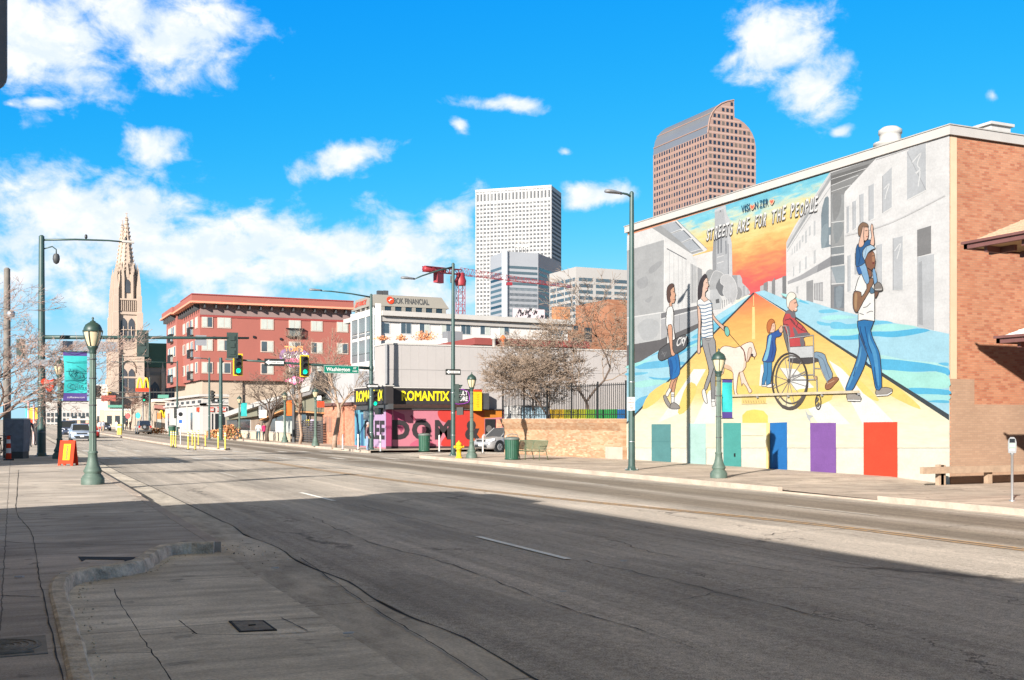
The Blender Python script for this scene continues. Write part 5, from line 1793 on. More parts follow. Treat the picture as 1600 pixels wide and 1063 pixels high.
sign(at_y(533.5, 577.5, YC - .1), 0, 2.3, .50, SIGNGREEN, 'green street name sign reading Washington on the mast arm', [T('Washington', -.22, -.11, .24, 1.55, BWHITE), T('ST', .88, .04, .11, .2, BWHITE), T('1500', .88, -.14, .09, .3, BWHITE),
     rect(-1.14, .225, 1.14, .24, BWHITE), rect(-1.14, -.24, 1.14, -.225, BWHITE), rect(-1.14, -.225, -1.125, .225, BWHITE), rect(1.125, -.225, 1.14, .225, BWHITE)], 'street name sign')
def oneway(loc, rz, w, label):
 h = w * .36
 def arrow(b):
  b.add([(-w * .46, -.010, 0), (-w * .27, -.010, h * .38), (-w * .27, -.010, h * .2), (w * .45, -.010, h * .2), (w * .45, -.010, -h * .2), (-w * .27, -.010, -h * .2), (-w * .27, -.010, -h * .38)], [(0, 6, 5, 4, 3, 2, 1)], BWHITE)
 return sign(loc, rz, w, h, SIGBLACK, label, [arrow, T('ONE WAY', w * .10, -h * .11, h * .22, w * .58, SIGBLACK, .01, -.013)], 'one way sign', group='one way signs')
oneway(at_y(429, 566.5, YC - .12), 0, 1.25, 'white on black one way sign on the mast arm left of the hanging signal')
oneway(at_d(708, 581.5, 58.1), 0, .86, 'one way sign on the pole above the hydrant')
oneway(at_d(582, 603.5, 68.2), 0, .76, 'one way sign on the signal pole just above its lit lamp')
sign(at_d(986, 631, 41.4), -.35, .30, .50, BWHITE, 'small white and red parking sign on the tall pole before the mural', [T('NO', 0, .13, .07, .14, REDSIGN), T('PARKING', 0, .02, .06, .25, REDSIGN), T('ANY', 0, -.09, .06, .14, REDSIGN), T('TIME', 0, -.19, .06, .16, REDSIGN)])
ALU = pm('bare_sign_aluminium', (.24, .245, .26), .5, .08, 2, metal=.2)
sign(at_y(139, 541.5, YL + .02), 0, 2.5, .45, ALU, 'long grey back of a street name sign under the left mast arm')
sign(at_y(314, 532, YL + .02), 0, .52, .5, ALU, 'square grey back of a sign on the left mast arm before the red house')
sign(at_y(67, 567, YL - .25), 0, .92, .29, ALU, 'grey back of a sign crossing the dark signal pole on the left')
b = MB()
hs_ = thing('heart_sign', 'red heart shaped sign beside the dark signal pole', 'sign', at_y(77, 602, YL - .3))
q = crom([(0, -.30), (-.33, .08), (-.34, .22), (-.2, .30), (0, .22), (.2, .30), (.34, .22), (.33, .08)], 4)
b.ext([(x, 0, z) for x, z in q][::-1], (0, .03, 0), REDSIGN)
b.build('panel', hs_, False)
b = MB()
for k, w in ((.12, .3), (.02, .38), (-.08, .26)):
 b.text('COLFAX', (0, -.006, k), (1, 0, 0), (0, 0, 1), .05, BWHITE, w, .01, align='c')
b.build('lettering', hs_, False)
# ------------------------------------------------------------------ bench, bins, hydrant
BGREEN = pm('bench_green_paint', (.10, .125, .075), .5, .12, 8)
BIN = pm('bin_green_paint', (.012, .062, .036), .45, .18, 4)
BINL = pm('bin_lid', (.10, .12, .11), .5, .15, 5)
def make_bin(loc, label, s=1.0, rod=0):
 t = thing('litter_bin', label, 'litter bin', loc, 'green litter bins')
 b = MB()
 n = 24
 v, f = [], []
 prof = [(.33, .06), (.345, .5), (.36, .98)]
 for r, z in prof:
  for i in range(n * 2):
   a = 2 * math.pi * i / (n * 2)
   rr = r * (1 if i % 2 else .965)
   v.append((rr * math.cos(a) * s, rr * math.sin(a) * s, z * s))
 m = n * 2
 f = [(j * m + i, j * m + (i + 1) % m, (j + 1) * m + (i + 1) % m, (j + 1) * m + i) for j in range(2) for i in range(m)]
 b.add(v, f, BIN)
 b.lathe([(.30 * s, 0), (.36 * s, .02 * s), (.36 * s, .07 * s), (.33 * s, .08 * s)], (0, 0, 0), BIN, 24)
 b.build('body', t, False)
 b = MB()
 b.lathe([(.37 * s, .97 * s), (.385 * s, .99 * s), (.385 * s, 1.03 * s), (.33 * s, 1.08 * s), (.16 * s, 1.12 * s), (.16 * s, 1.10 * s)], (0, 0, 0), BINL, 24)
 if rod:
  b.path([(-.36, 0, 1.0), (-.3, 0, 1.2), (0, 0, 1.26), (.3, 0, 1.2), (.36, 0, 1.0)], .02, STEEL, 6)
 b.build('lid', t, False)
 return t
make_bin(at_z(800, 718.5, ZR), 'green ribbed litter bin with domed lid beside the bench', 1.0, 1)
make_bin(at_z(663, 705.5, ZR), 'green ribbed litter bin standing before the pink painted wall', 1.0)
def make_bench(loc):
 t = thing('park_bench', 'green metal slatted bench with its back to the tan brick wall', 'bench', loc)
 L = 1.75
 # seat and back of thin rods running along X
 b = MB()
 for i in range(14):
  yy = -.44 + i * .034
  b.tube((-L / 2, yy, .45 - .03 * math.sin(i / 13 * 3.1)), (L / 2, yy, .45 - .03 * math.sin(i / 13 * 3.1)), .015, .015, BGREEN, 5)
 b.build('seat', t, False)
 b = MB()
 for i in range(15):
  zz = .50 + i * .030
  b.tube((-L / 2, .06 + i * .011, zz), (L / 2, .06 + i * .011, zz), .0135, .0135, BGREEN, 5)
 b.path([(-L / 2, .22, .93), (0, .225, .945), (L / 2, .22, .93)], .022, BGREEN, 6)
 for x in (-L / 2, 0, L / 2):
  b.path([(x, .03, .44), (x, .10, .62), (x, .22, .94)], .018, BGREEN, 6)
 b.build('backrest', t, False)
 for x in (-L / 2, 0, L / 2):
  b = MB()
  b.path([(x, -.46, 0), (x, -.44, .3), (x, -.45, .44), (x, -.2, .415), (x, .04, .44), (x, .12, .25), (x, .2, 0)], .022, BGREEN, 6)
  b.build('leg', t, False)
 for x in (-L / 2, L / 2):
  b = MB()
  b.path([(x, -.45, .44), (x, -.46, .62), (x, -.40, .67), (x, .0, .67), (x, .13, .68)], .02, BGREEN, 6)
  b.build('armrest', t, False)
 return t
bn_ = make_bench((0, 0, 0))
l, r_ = at_z(806, 719, ZR), at_z(851, 718, ZR)
g = at_z(830, 718.5, ZR)
bn_.location = g
bn_.rotation_euler = (0, 0, R(-66))
bn_.scale = (1.02, 1, 1)
def make_hydrant(loc):
 t = thing('fire_hydrant', 'yellow fire hydrant at the kerb between the tall pole and the lamp post', 'fire hydrant', loc)
 b = MB()
 b.lathe([(.17, 0), (.17, .05), (.12, .06), (.115, .42), (.15, .43), (.15, .48), (.12, .49), (.12, .60), (.15, .61), (.15, .65)], (0, 0, 0), YELLOW, 16)
 b.build('barrel', t, False)
 b = MB()
 b.lathe([(.145, .65), (.13, .72), (.08, .77), (.03, .79), (.03, .84), (.01, .85)], (0, 0, 0), YELLOW, 16)
 b.build('bonnet', t, False)
 for a in (0, math.pi, -math.pi / 2):
  b = MB()
  d = Vector((math.cos(a), math.sin(a), 0))
  b.tube(d * .08 + Vector((0, 0, .54)), d * .2 + Vector((0, 0, .54)), .055, .055, YELLOW, 10)
  b.tube(d * .2 + Vector((0, 0, .54)), d * .25 + Vector((0, 0, .54)), .07, .065, YELLOW, 10)
  b.build('outlet', t, False)
 return t
make_hydrant(at_z(717, 716, ZR)).scale = (1.05, 1.05, 1.05)
# ------------------------------------------------------------------ flexible posts
PWHT = pm('white_delineator', (.52, .50, .47), .6, .1, 4)
PYEL = pm('yellow_delineator', (.55, .40, .06), .6, .15, 4)
def delineator(m):
 t = thing('delineator_post', 'x', 'delineator', (0, 0, 0), 'white flexible posts by the crossing' if m is PWHT else 'yellow flexible posts on the median')
 b = MB()
 b.lathe([(.045, .03), (.045, .98), (.03, 1.02), (.0, 1.03)], (0, 0, 0), m, 10)
 b.build('tube', t, False)
 b = MB()
 b.lathe([(.11, 0), (.11, .025), (.05, .045)], (0, 0, 0), BLACK, 10)
 b.build('foot', t, False)
 b = MB()
 for z in (.78, .9):
  b.lathe([(.046, z), (.047, z + .001), (.047, z + .059), (.046, z + .06)], (0, 0, 0), BWHITE, 10, capt=False)
 b.build('reflective_band', t, False)
 return t
dw = delineator(PWHT)
for i, (px, py, lab) in enumerate([(535.5, 703, 'white flexible post at the foot of the pale street tree'), (559.5, 703.5, 'white flexible post before the light blue painted door'), (594.5, 706, 'white flexible post just right of the standing pedestrian'),
                                   (686.5, 706.5, 'white flexible post right of the bin before the pink wall'), (754.5, 708.5, 'white flexible post beside the front of the silver car')]):
 o = dw if i == 0 else copy_tree(dw, (0, 0, 0))
 o.location = at_z(px, py, ZR)
 o['label'] = lab
dy_ = delineator(PYEL)
zi = zroad(11.5) + .13
for i, (px, py) in enumerate([(267.5, 699), (271, 699.5), (274.5, 700), (294, 703), (300.5, 697), (304.5, 703.5), (310, 696.5), (321, 698.5), (341, 702), (352, 703)]):
 o = dy_ if i == 0 else copy_tree(dy_, (0, 0, 0))
 o.location = at_z(px, py, zi)
 o.scale = (1.0, 1.0, 1.05)
 ords = ['first', 'second', 'third', 'fourth', 'fifth', 'sixth', 'seventh', 'eighth', 'ninth', 'tenth']
 o['label'] = 'yellow flexible post on the median island, %s from the left' % ords[i]
sg = thing('median_sign', 'white narrow sign on a post at the median among the yellow posts', 'sign', at_z(282, 695, zi))
b = MB()
b.tube((0, 0, 0), (0, 0, 2.6), .035, .035, PWHT, 8)
b.build('post', sg, False)
b = MB()
b.bmm((-.25, -.04, 1.3), (.25, -.02, 2.6), BWHITE)
b.build('panel', sg, False)
b = MB()
b.add([(.16 * math.cos(a * .5236), -.045, 2.2 + .16 * math.sin(a * .5236)) for a in range(12)], [tuple(range(12))], BLACK)
b.bmm((-.12, -.046, 1.55), (.1, -.042, 1.8), pm('sign_blue', (.03, .12, .4), .5, .05, 3))
b.build('symbol', sg, False)
# ================================================================== YARD WALL, FENCE, PANELS, TREES
SLOPE = -1.5 / 10.9                      # the yard wall leans a little towards the street as it runs away
XB = 27.25
def at_yard(px, py, off):
 """point on the slanted yard wall plane, off metres behind its face"""
 d = ray(px, py)
 t = (XB + off - SLOPE * Y1) / (d.x - SLOPE * d.y)
 return Vector((d.x * t, d.y * t, EYE + d.z * t))
def shear(mb):
 mb.v = [(x + SLOPE * (y - Y1), y, z) for x, y, z in mb.v]
 return mb
wy0, wy1 = Y1 + .02, at_yard(788, 709, 0).y
BUFF = brick_mat('buff_brick', 'y', [tuple(.43 * q for q in S(*c)) for c in ((228, 180, 138), (222, 172, 130), (232, 190, 150), (216, 164, 122), (236, 196, 158))], (.22, .16, .115), .215, .074, .011, .14)
yw = thing('yard_wall', 'low buff brick yard wall with a flared corbelled top behind the bench', 'wall', (XB, (wy0 + wy1) / 2, ZR))
shift_obj(BUFF, parent_loc(yw))
ztw = at_yard(980, 656, 0).z
prof = [(XB, -.6), (XB, 1.12), (XB - .05, 1.2), (XB - .11, 1.3), (XB - .17, 1.4), (XB - .23, 1.5), (XB - .28, ztw), (XB + .35, ztw), (XB + .35, -.6)]
b = MB()
n = len(prof)
ring = [(x, wy0, z) for x, z in prof] + [(x, wy1, z) for x, z in prof]
b.add(ring, [(i, n + i, n + (i + 1) % n, (i + 1) % n) for i in range(n)] + [tuple(range(n))[::-1], tuple(range(n, 2 * n))], BUFF)
shear(b).build('wall', yw)
b = MB()
b.bmm((XB - .31, wy0, ztw + .002), (XB + .37, wy1 + .02, ztw + .05), pm('buff_coping', S(170, 136, 108), .9, .12, 2))
shear(b).build('coping', yw)
b = MB()
p, q = at_yard(946, 698, 0), at_yard(981, 720, 0)
b.bmm((XB - .006, max(q.y, wy0), q.z), (XB - .001, p.y, p.z), pm('whitewash_patch', S(158, 144, 132), .9, .12, 3))
shear(b).build('whitewash', yw)
b = MB()
for k in range(60):
 y = wy0 + random.random() * (wy1 - wy0 - .4)
 z = -.25 + abs(random.gauss(0, .32))
 b.bmm((XB - .004, y, z), (XB - .001, y + random.uniform(.15, .32), z + .08), pm('spalled_brick_pale', S(172, 146, 118), .95, .1, 3))
shear(b)
o = b.build('spalled_brick', yw)
o['kind'] = 'stuff'
fe = thing('iron_fence', 'tall black iron picket fence rising above the buff brick wall', 'fence', (XB + .25, (wy0 + wy1) / 2, ZR))
XF = XB + .22
zf0, zf1 = ztw + .05, at_yard(880, 602, .22).z
fy1 = min(at_yard(779, 640, .22).y, wy1 + .6)
b = MB()
k = 0
y = wy0 + .1
while y < fy1:
 b.bmm((XF - .012, y - .012, zf0 + .05), (XF + .012, y + .012, zf1), BLACK)
 y += .155
 k += 1
shear(b).build('picket_row', fe)['kind'] = 'stuff'
for z in (zf0 + .2, zf1 - .12):
 b = MB()
 b.bmm((XF - .02, wy0, z), (XF + .02, fy1, z + .04), BLACK)
 shear(b).build('rail', fe)
for k in range(6):
 y = wy0 + .05 + (fy1 - wy0 - .1) / 5 * k
 b = MB()
 b.bmm((XF - .03, y - .03, zf0), (XF + .03, y + .03, zf1 + .10), BLACK)
 shear(b).build('post', fe)
XP = XB + .9
cols = [(856, 880, (232, 190, 20), 'yellow'), (881, 915, (186, 190, 30), 'lime'), (916, 929, (120, 170, 40), 'leaf green'), (930, 963, (40, 150, 70), 'green'), (964, 981, (30, 120, 190), 'blue')]
for x0, x1, c, nm in cols:
 p, q = at_yard(x0, 640, .9), at_yard(x1 - .5, 657, .9)
 o = MB()
 m_ = pm('panel_' + nm.replace(' ', '_'), tuple(.5 * k for k in S(*c)), .6, .12, 3)
 o.bmm((XP, q.y, 0.0), (XP + .08, p.y, p.z), m_)
 n_ = int((p.y - q.y) / .18)
 for i in range(n_):
  o.bmm((XP - .012, q.y + i * .18, 0.0), (XP, q.y + i * .18 + .15, p.z - .02), m_)
 ob = shear(o).build('board_panel')
 tag(ob, '%s painted board panel behind the iron fence' % nm, 'panel', 'rainbow board panels behind the fence')
ac = thing('white_cabinet', 'white equipment cabinet standing above the left end of the buff brick wall', 'cabinet', at_yard(800, 656, .9))
p, q = at_yard(787, 635, .9), at_yard(813.5, 655, .9)
b = MB()
b.bmm((XP, q.y, .2), (XP + .8, p.y, p.z), WHITE)
shear(b).build('body', ac)
b = MB()
b.bmm((XP - .04, q.y - .04, p.z), (XP + .84, p.y + .04, p.z + .04), OFFWHITE)
shear(b).build('top', ac)
for zz in (1.95, 2.1):
 b = MB()
 b.bmm((XP - .02, (p.y + q.y) / 2 + .05, zz), (XP - .003, (p.y + q.y) / 2 + .16, zz + .08), DARK)
 shear(b).build('vent', ac)
gx = thing('glass_screen', 'blue grey glazed screen panel between the white cabinet and the yellow board', 'screen', at_yard(834, 656, .9))
p, q = at_yard(815, 637, .9), at_yard(855, 655, .9)
b = MB()
b.bmm((XP, q.y, .3), (XP + .04, p.y, p.z), pm('blue_grey_panel', S(136, 160, 172), .3, .1, 2))
shear(b).build('pane', gx)
b = MB()
for yy in (q.y, (q.y + p.y) / 2, p.y):
 b.bmm((XP - .03, yy - .03, .3), (XP - .002, yy + .03, p.z), DARK)
b.bmm((XP - .03, q.y, p.z), (XP + .04, p.y, p.z + .05), DARK)
shear(b).build('frame', gx)
# ------------------------------------------------------------------ bare trees
def bare_tree(loc, h, spread, label, name='bare_tree', trunk_r=.13, first=.28, levels=6, seed=1, lean=(0, 0), mat=None, matd=None, twig=.011, nsplit=(2, 3), fork=.55, group=None, pale=True):
 rg = random.Random(seed)
 t = thing(name, label, 'tree', loc, group)
 tb, bb_ = MB(), MB()
 mat = mat or BARK
 matd = matd or BARKD
 def grow(p, d, L, r, lv):
  n = 3
  pts = [p]
  dd = d.copy()
  for i in range(n):
   dd = (dd + Vector((rg.gauss(0, .16), rg.gauss(0, .16), rg.gauss(.03, .12)))).normalized()
   pts.append(pts[-1] + dd * (L / n))
  r1 = max(twig * .7, r * .66)
  rad = [r + (r1 - r) * i / n for i in range(n + 1)]
  m_ = matd if r > .035 else mat
  (tb if lv == levels else bb_).path(pts, rad, m_, 7 if r > .06 else (5 if r > .025 else 3))
  if lv == 0:
   return
  k = rg.choice(nsplit) if lv > 1 else 3
  for i in range(k):
   ax_ = dd.orthogonal().normalized()
   ax_ = Matrix.Rotation(rg.uniform(0, 6.283), 3, dd) @ ax_
   a = fork * rg.uniform(.5, 1.25)
   nd = (dd * math.cos(a) + ax_ * math.sin(a))
   nd.x *= spread
   nd.y *= spread
   nd.normalize()
   grow(pts[-1], nd, L * rg.uniform(.62, .86), r1 * rg.uniform(.72, .95), lv - 1)
  if lv < levels - 0:
   for i in range(2 if lv > 1 else 1):
    q = pts[rg.randint(1, n - 1)]
    ax_ = Matrix.Rotation(rg.uniform(0, 6.283), 3, dd) @ dd.orthogonal().normalized()
    a = fork * rg.uniform(.9, 1.6)
    nd = (dd * math.cos(a) + ax_ * math.sin(a)).normalized()
    grow(q, nd, L * rg.uniform(.45, .7), max(twig, r * .45), max(0, lv - 2))
 grow(Vector((0, 0, -.1)), Vector((lean[0], lean[1], 1)).normalized(), h * first, trunk_r, levels)
 tb.build('trunk', t, False)
 bb_.build('branches', t, False)
 return t
for i, (px, d, h, sp, fst, lv, sd, lean, tr, lab) in enumerate([
  (886, 60, 8.6, 1.5, .28, 8, 12, (-.1, 0), .12, 'wide bare tree with pale twigs behind the iron fence, above the yellow panel'),
  (936, 59, 11.4, 1.3, .29, 7, 5, (.05, 0), .13, 'bare twiggy tree behind the fence between the lime and green panels'),
  (966, 60, 14.2, 1.0, .31, 8, 23, (.0, 0), .17, 'tallest bare tree, its top beside the corner of the mural building'),
  (846, 62, 7.0, 1.6, .27, 7, 9, (-.35, 0), .09, 'low spreading bare tree leaning left over the glazed screen')]):
 p = at_d(px, 700, d)
 p.z = ZR
 bare_tree(p, h, sp, lab, trunk_r=tr, first=fst, levels=lv, seed=sd, lean=lean, fork=.62, twig=.0135)
# ================================================================== PAINTED CORNER SHOP (black and yellow sign)
YR = 69.3
XR0 = at_y(603, 650, YR).x
PK = .38
pc = lambda nm, c, v=.06: pm(nm, tuple(PK * k for k in S(*c)), .8, v, 2)
ro = thing('adult_store', 'two storey grey corner store with pink and red painted ground floor and black sign', 'store', (XR0 + 8, YR + 6, ZR))
ztop = at_y(600, 538, YR).z
ztop2 = at_y(780, 541, YR).z
xe = 46
CORR = pm('pale_grey_cladding', tuple(.50 * q for q in S(206, 200, 197)), .8, .05, .5)
zlow = at_y(640, 640, YR).z
b = MB()
ywend = at_x(583, 600, XR0).y
ysend = at_x(554, 690, XR0).y
b.bmm((XR0 + .1, YR + .1, zlow), (xe, ywend, ztop), CORR)
b.build('upper_wall', ro)
b = MB()
k = XR0 + .5
while k < xe:
 b.bmm((k, YR + .093, zlow), (k + .02, YR + .1, ztop - .02), CORR)
 k += .61
b.bmm((XR0 + .1, YR + .09, (zlow + ztop) / 2 + .5), (xe, YR + .1, (zlow + ztop) / 2 + .53), pm('cladding_joint', (.2, .19, .185), .8, .05, 1))
b.bmm((XR0 + .05, YR + .05, ztop), (xe + .05, ywend + .05, ztop + .10), OFFWHITE)
b.build('cladding_ribs', ro)
b = MB()
b.bmm((XR0, YR, -.5), (xe, ysend, zlow), pc('pink_wall_paint', (244, 150, 170)))
b.bmm((XR0 + .2, ywend, zlow), (xe - 8, ysend, 3.9), CORR)
b.build('ground_wall', ro)
# painted fields on the east wall
mu = MB()
def east(pts, mat, lift):
 P = [at_y(px, py, YR - lift) for px, py in pts]
 mu.add(P, [tuple(range(len(P)))], mat)
east([(603, 640), (612.5, 640), (613, 699), (603, 699)], pc('magenta_stripe', (196, 70, 120)), .004)
east([(614, 641), (632, 648), (634, 664), (627, 676), (616, 660)], pc('plum_shape', (206, 86, 130)), .004)
east(crom([(690, 640), (684, 648), (690, 658), (702, 664), (698, 680), (690, 690), (694, 699), (736, 699), (736, 640)], 2), pc('red_field', (246, 66, 54)), .005)
east([(735, 640), (757, 640), (757, 698), (735, 698)], pc('orange_field', (246, 116, 44)), .006)
east([(757, 640), (785, 640), (785, 652), (757, 654)], pc('amber_field', (246, 150, 40)), .006)
east(crom([(640, 697), (655, 686), (672, 688), (676, 697)], 3), pc('deep_pink_shape', (240, 116, 150)), .006)
east([(603, 697.5), (785, 697.5), (785, 702.5), (603, 702.5)], pc('dark_plinth', (80, 60, 62)), .008)
east([(643, 648), (650, 655), (647, 658), (641, 651)], pc('plum_shape2', (176, 60, 96)), .008)
INKM = pm('black_mural_ink', (.018, .014, .016), .7, .1, 3)
mu.build('painted_fields', ro)
lt = MB()
def etext(body, x0, x1, ybase, ytop_, mat, bold, lift=.014):
 a, c = at_y(x0, ybase, YR - lift), at_y(x1, ybase, YR - lift)
 t_ = at_y(x0, ytop_, YR - lift)
 lt.text(body, a, (1, 0, 0), (0, 0, 1), t_.z - a.z, mat, c.x - a.x, bold)
def stext(body, x0, x1, ybase, ytop_, mat, bold, X):
 a, c = at_x(x0, ybase, X), at_x(x1, ybase, X)
 t_ = at_x((x0 + x1) / 2, ytop_, X)
 m_ = at_x((x0 + x1) / 2, ybase, X)
 lt.text(body, a, (0, -1, 0), (0, 0, 1), t_.z - m_.z, mat, a.y - c.y, bold)
for ch, x0, x1 in (('D', 613, 640), ('O', 643.5, 674), ('M', 679.5, 706), ('&', 726.5, 751)):
 if ch == '&':
  lt.build('painted_word', ro)
  lt = MB()
 etext(ch, x0, x1, 685, 656.5, INKM, .055)
lt.build('painted_ampersand', ro)
lt = MB()
# street side of the painted ground floor
su = MB()
for x0, x1, c in ((554, 570, (120, 200, 228)), (570, 580, (180, 214, 240)), (580, 603, (226, 190, 232))):
 p, q = at_x(x0, 640, XR0 - .005), at_x(x1, 640, XR0 - .005)
 su.add([(XR0 - .005, p.y, -.2), (XR0 - .005, q.y, -.2), (XR0 - .005, q.y, zlow), (XR0 - .005, p.y, zlow)], [(0, 1, 2, 3)], pc('pale_field_%s' % {554: 'cyan', 570: 'sky', 580: 'lilac'}[x0], c))
for x0, x1, c in ((557, 560, (50, 110, 160)), (564, 568, (60, 120, 170))):
 p, q = at_x(x0, 645, XR0 - .01), at_x(x1, 645, XR0 - .01)
 su.add([(XR0 - .01, p.y, -.2), (XR0 - .01, q.y, -.2), (XR0 - .01, q.y, zlow - .3), (XR0 - .01, p.y, zlow - .3)], [(0, 1, 2, 3)], pc('deep_blue_field', (60, 120, 170)))
su.build('street_side_paint', ro)
stext('FREE', 569.5, 601, 684, 656.5, INKM, .04, XR0 - .012)
lt.build('street_side_letters', ro)
b = MB()
p, q = at_x(568, 643, XR0 - .02), at_x(576, 656, XR0 - .02)
b.bmm((XR0 - .03, q.y, q.z), (XR0 - .008, p.y, p.z), GLASSD)
b.build('window', ro)
# sign boxes
SB = pm('black_sign_face', (.022, .018, .018), .6, .15, 3)
z0, z1 = at_y(660, 632, YR - .6).z, at_y(660, 607, YR - .6).z
xa, xb = at_y(611, 620, YR - .6).x, at_y(736, 620, YR - .6).x
b = MB()
b.bmm((xa, YR - .6, z0), (xb, YR - .1, z1), SB)
b.bmm((xa - .04, YR - .64, z1), (xb + .04, YR - .06, z1 + .07), OFFWHITE)
b.add([(xa, YR - .6, z0 - .004), (xb, YR - .6, z0 - .004), (xb + .5, YR - .02, zlow + .04), (xa, YR - .02, zlow + .04)], [(0, 1, 2, 3)], pm('sign_soffit', S(120, 112, 112), .7, .15, 2))
b.bmm((XR0, YR - .12, zlow - .02), (at_y(785, 640, YR).x, YR - .004, zlow + .06), DARK)
b.build('sign_box', ro)
lt = MB()
YSIG = pm('yellow_sign_letters', (.62, .52, .01), .5, .05, 3)
a, c = at_y(627.5, 625.5, YR - .62), at_y(702.5, 625.5, YR - .62)
lt.text('ROMANTIX', a, (1, 0, 0), (0, 0, 1), at_y(640, 611, YR - .62).z - a.z, YSIG, c.x - a.x, .035)
a = at_y(709, 618, YR - .62)
for body, yb in (('ADULT', 617.5), ('STORE', 626.5)):
 a = at_y(709.5, yb, YR - .62)
 lt.text(body, a, (1, 0, 0), (0, 0, 1), .30, BWHITE, 1.0, .03)
q = crom([(707, 608), (727, 610), (733, 617), (731, 629), (709, 630)], 3)
q = [at_y(x, y, YR - .615) for x, y in q]
lt.path(q + [q[0]], .022, pm('purple_neon', (.30, .05, .42), .5, .05, 3), 5)
lt.build('sign_letters', ro)
b = MB()
ya, yb_ = at_x(553.5, 620, XR0 - .5).y, at_x(601, 620, XR0 - .5).y
z0s, z1s = at_x(576, 632, XR0 - .5).z, at_x(576, 606, XR0 - .5).z
b.bmm((XR0 - .5, yb_ - .3, z0s), (XR0 - .0, ya, z1s), SB)
b.bmm((XR0 - .54, yb_ - .35, z1s), (XR0 + .04, ya + .04, z1s + .07), OFFWHITE)
b.bmm((XR0 - .35, yb_ - .3, zlow), (XR0 - .0, ya, z0s - .003), DARK)
b.build('street_side_sign', ro)
lt = MB()
stext('ROMANTIX', 556.5, 599, 627.5, 611, YSIG, .035, XR0 - .52)
lt.build('street_side_sign_letters', ro)
b = MB()
p, q = at_y(758, 655, YR - .03), at_y(774, 697, YR - .03)
b.bmm((p.x, YR - .05, q.z), (q.x, YR - .012, p.z), BLACK)
b.build('door', ro)
b = MB()
p2 = at_y(764, 668, YR - .06)
b.add([(p2.x + .22 * math.cos(i * .628), YR - .054, p2.z - .1 + .26 * math.sin(i * .628)) for i in range(10)], [tuple(range(10))], pm('door_poster', S(90, 86, 84), .7, .3, 9))
b.add([(p2.x + .2 * math.cos(i * .628), YR - .054, p2.z - .75 + .2 * math.sin(i * .628)) for i in range(10)], [tuple(range(10))], pm('door_poster', S(90, 86, 84), .7, .3, 9))
b.build('door_poster', ro)
b = MB()
p, q = at_y(775.5, 656, YR - .03), at_y(784, 697, YR - .03)
b.bmm((p.x, YR - .04, q.z), (q.x, YR - .012, p.z), brick_mat('salmon_brick', 'x', [S(214, 140, 110), S(200, 120, 95)], (.4, .3, .25)))
b.build('brick_jamb', ro)
bl = thing('blade_sign', 'yellow projecting blade sign with red top at the right end of the black sign', 'sign', at_y(746, 640, YR - .4))
p, q = at_y(740.5, 612, YR - .75), at_y(753, 642, YR - .75)
b = MB()
b.bmm((p.x, YR - .75, q.z), (q.x, YR - .15, p.z), pm('yellow_blade', (.62, .36, .01), .5, .06, 3))
b.build('box', bl)
b = MB()
b.bmm((p.x - .02, YR - .78, p.z + .002), (q.x + .02, YR - .12, p.z + .14), REDSIGN)
b.build('red_cap', bl)
b = MB()
b.bmm((q.x + .004, YR - .62, q.z + .1), (q.x + .6, YR - .2, p.z - .1), DARK)
b.build('back_box', bl)
b = MB()
for k in range(6):
 b.path([(p.x + .12 + (k % 2) * .1, YR - .756, p.z - .2 - k * .16), (p.x + .25, YR - .756, p.z - .25 - k * .16), (p.x + .36, YR - .756, p.z - .18 - k * .17)], .012, pm('dull_ink', (.3, .16, .01), .6, .1, 3), 4)
b.build('scrawl', bl)
# rooftop lights and a gutter pipe
b = MB()
p = at_y(601, 600, YR)
b.tube((XR0 + .06, YR + .04, zlow), (XR0 + .06, YR + .04, ztop), .09, .09, GREY, 8)
b.build('downpipe', ro)
# red brown parapet roof behind
rp = thing('red_parapet_house', 'low house behind the grey store showing only its red brown parapet and two chimneys', 'building', (48, 90, ZR))
p, q = at_y(743, 528, 88), at_y(856, 545, 88)
b = MB()
b.bmm((p.x, 88, -.5), (q.x + 4, 99, p.z - .6), pm('red_brown_stucco', S(110, 56, 50), .85, .1, 1))
b.bmm((p.x - .15, 87.8, p.z - .6), (q.x + 4.2, 99.2, p.z), pm('red_brown_parapet', S(122, 58, 53), .8, .08, 1))
b.build('wall', rp)
for px, m_ in ((772, OFFWHITE), (786, ORANGE)):
 g = at_y(px, 535, 87.4)
 b = MB()
 b.lathe([(.16, -1), (.16, .25), (.3, .3), (.2, .5), (.05, .62)], (g.x, 87.4, g.z), m_, 10)
 b.build('roof_cowl', rp)
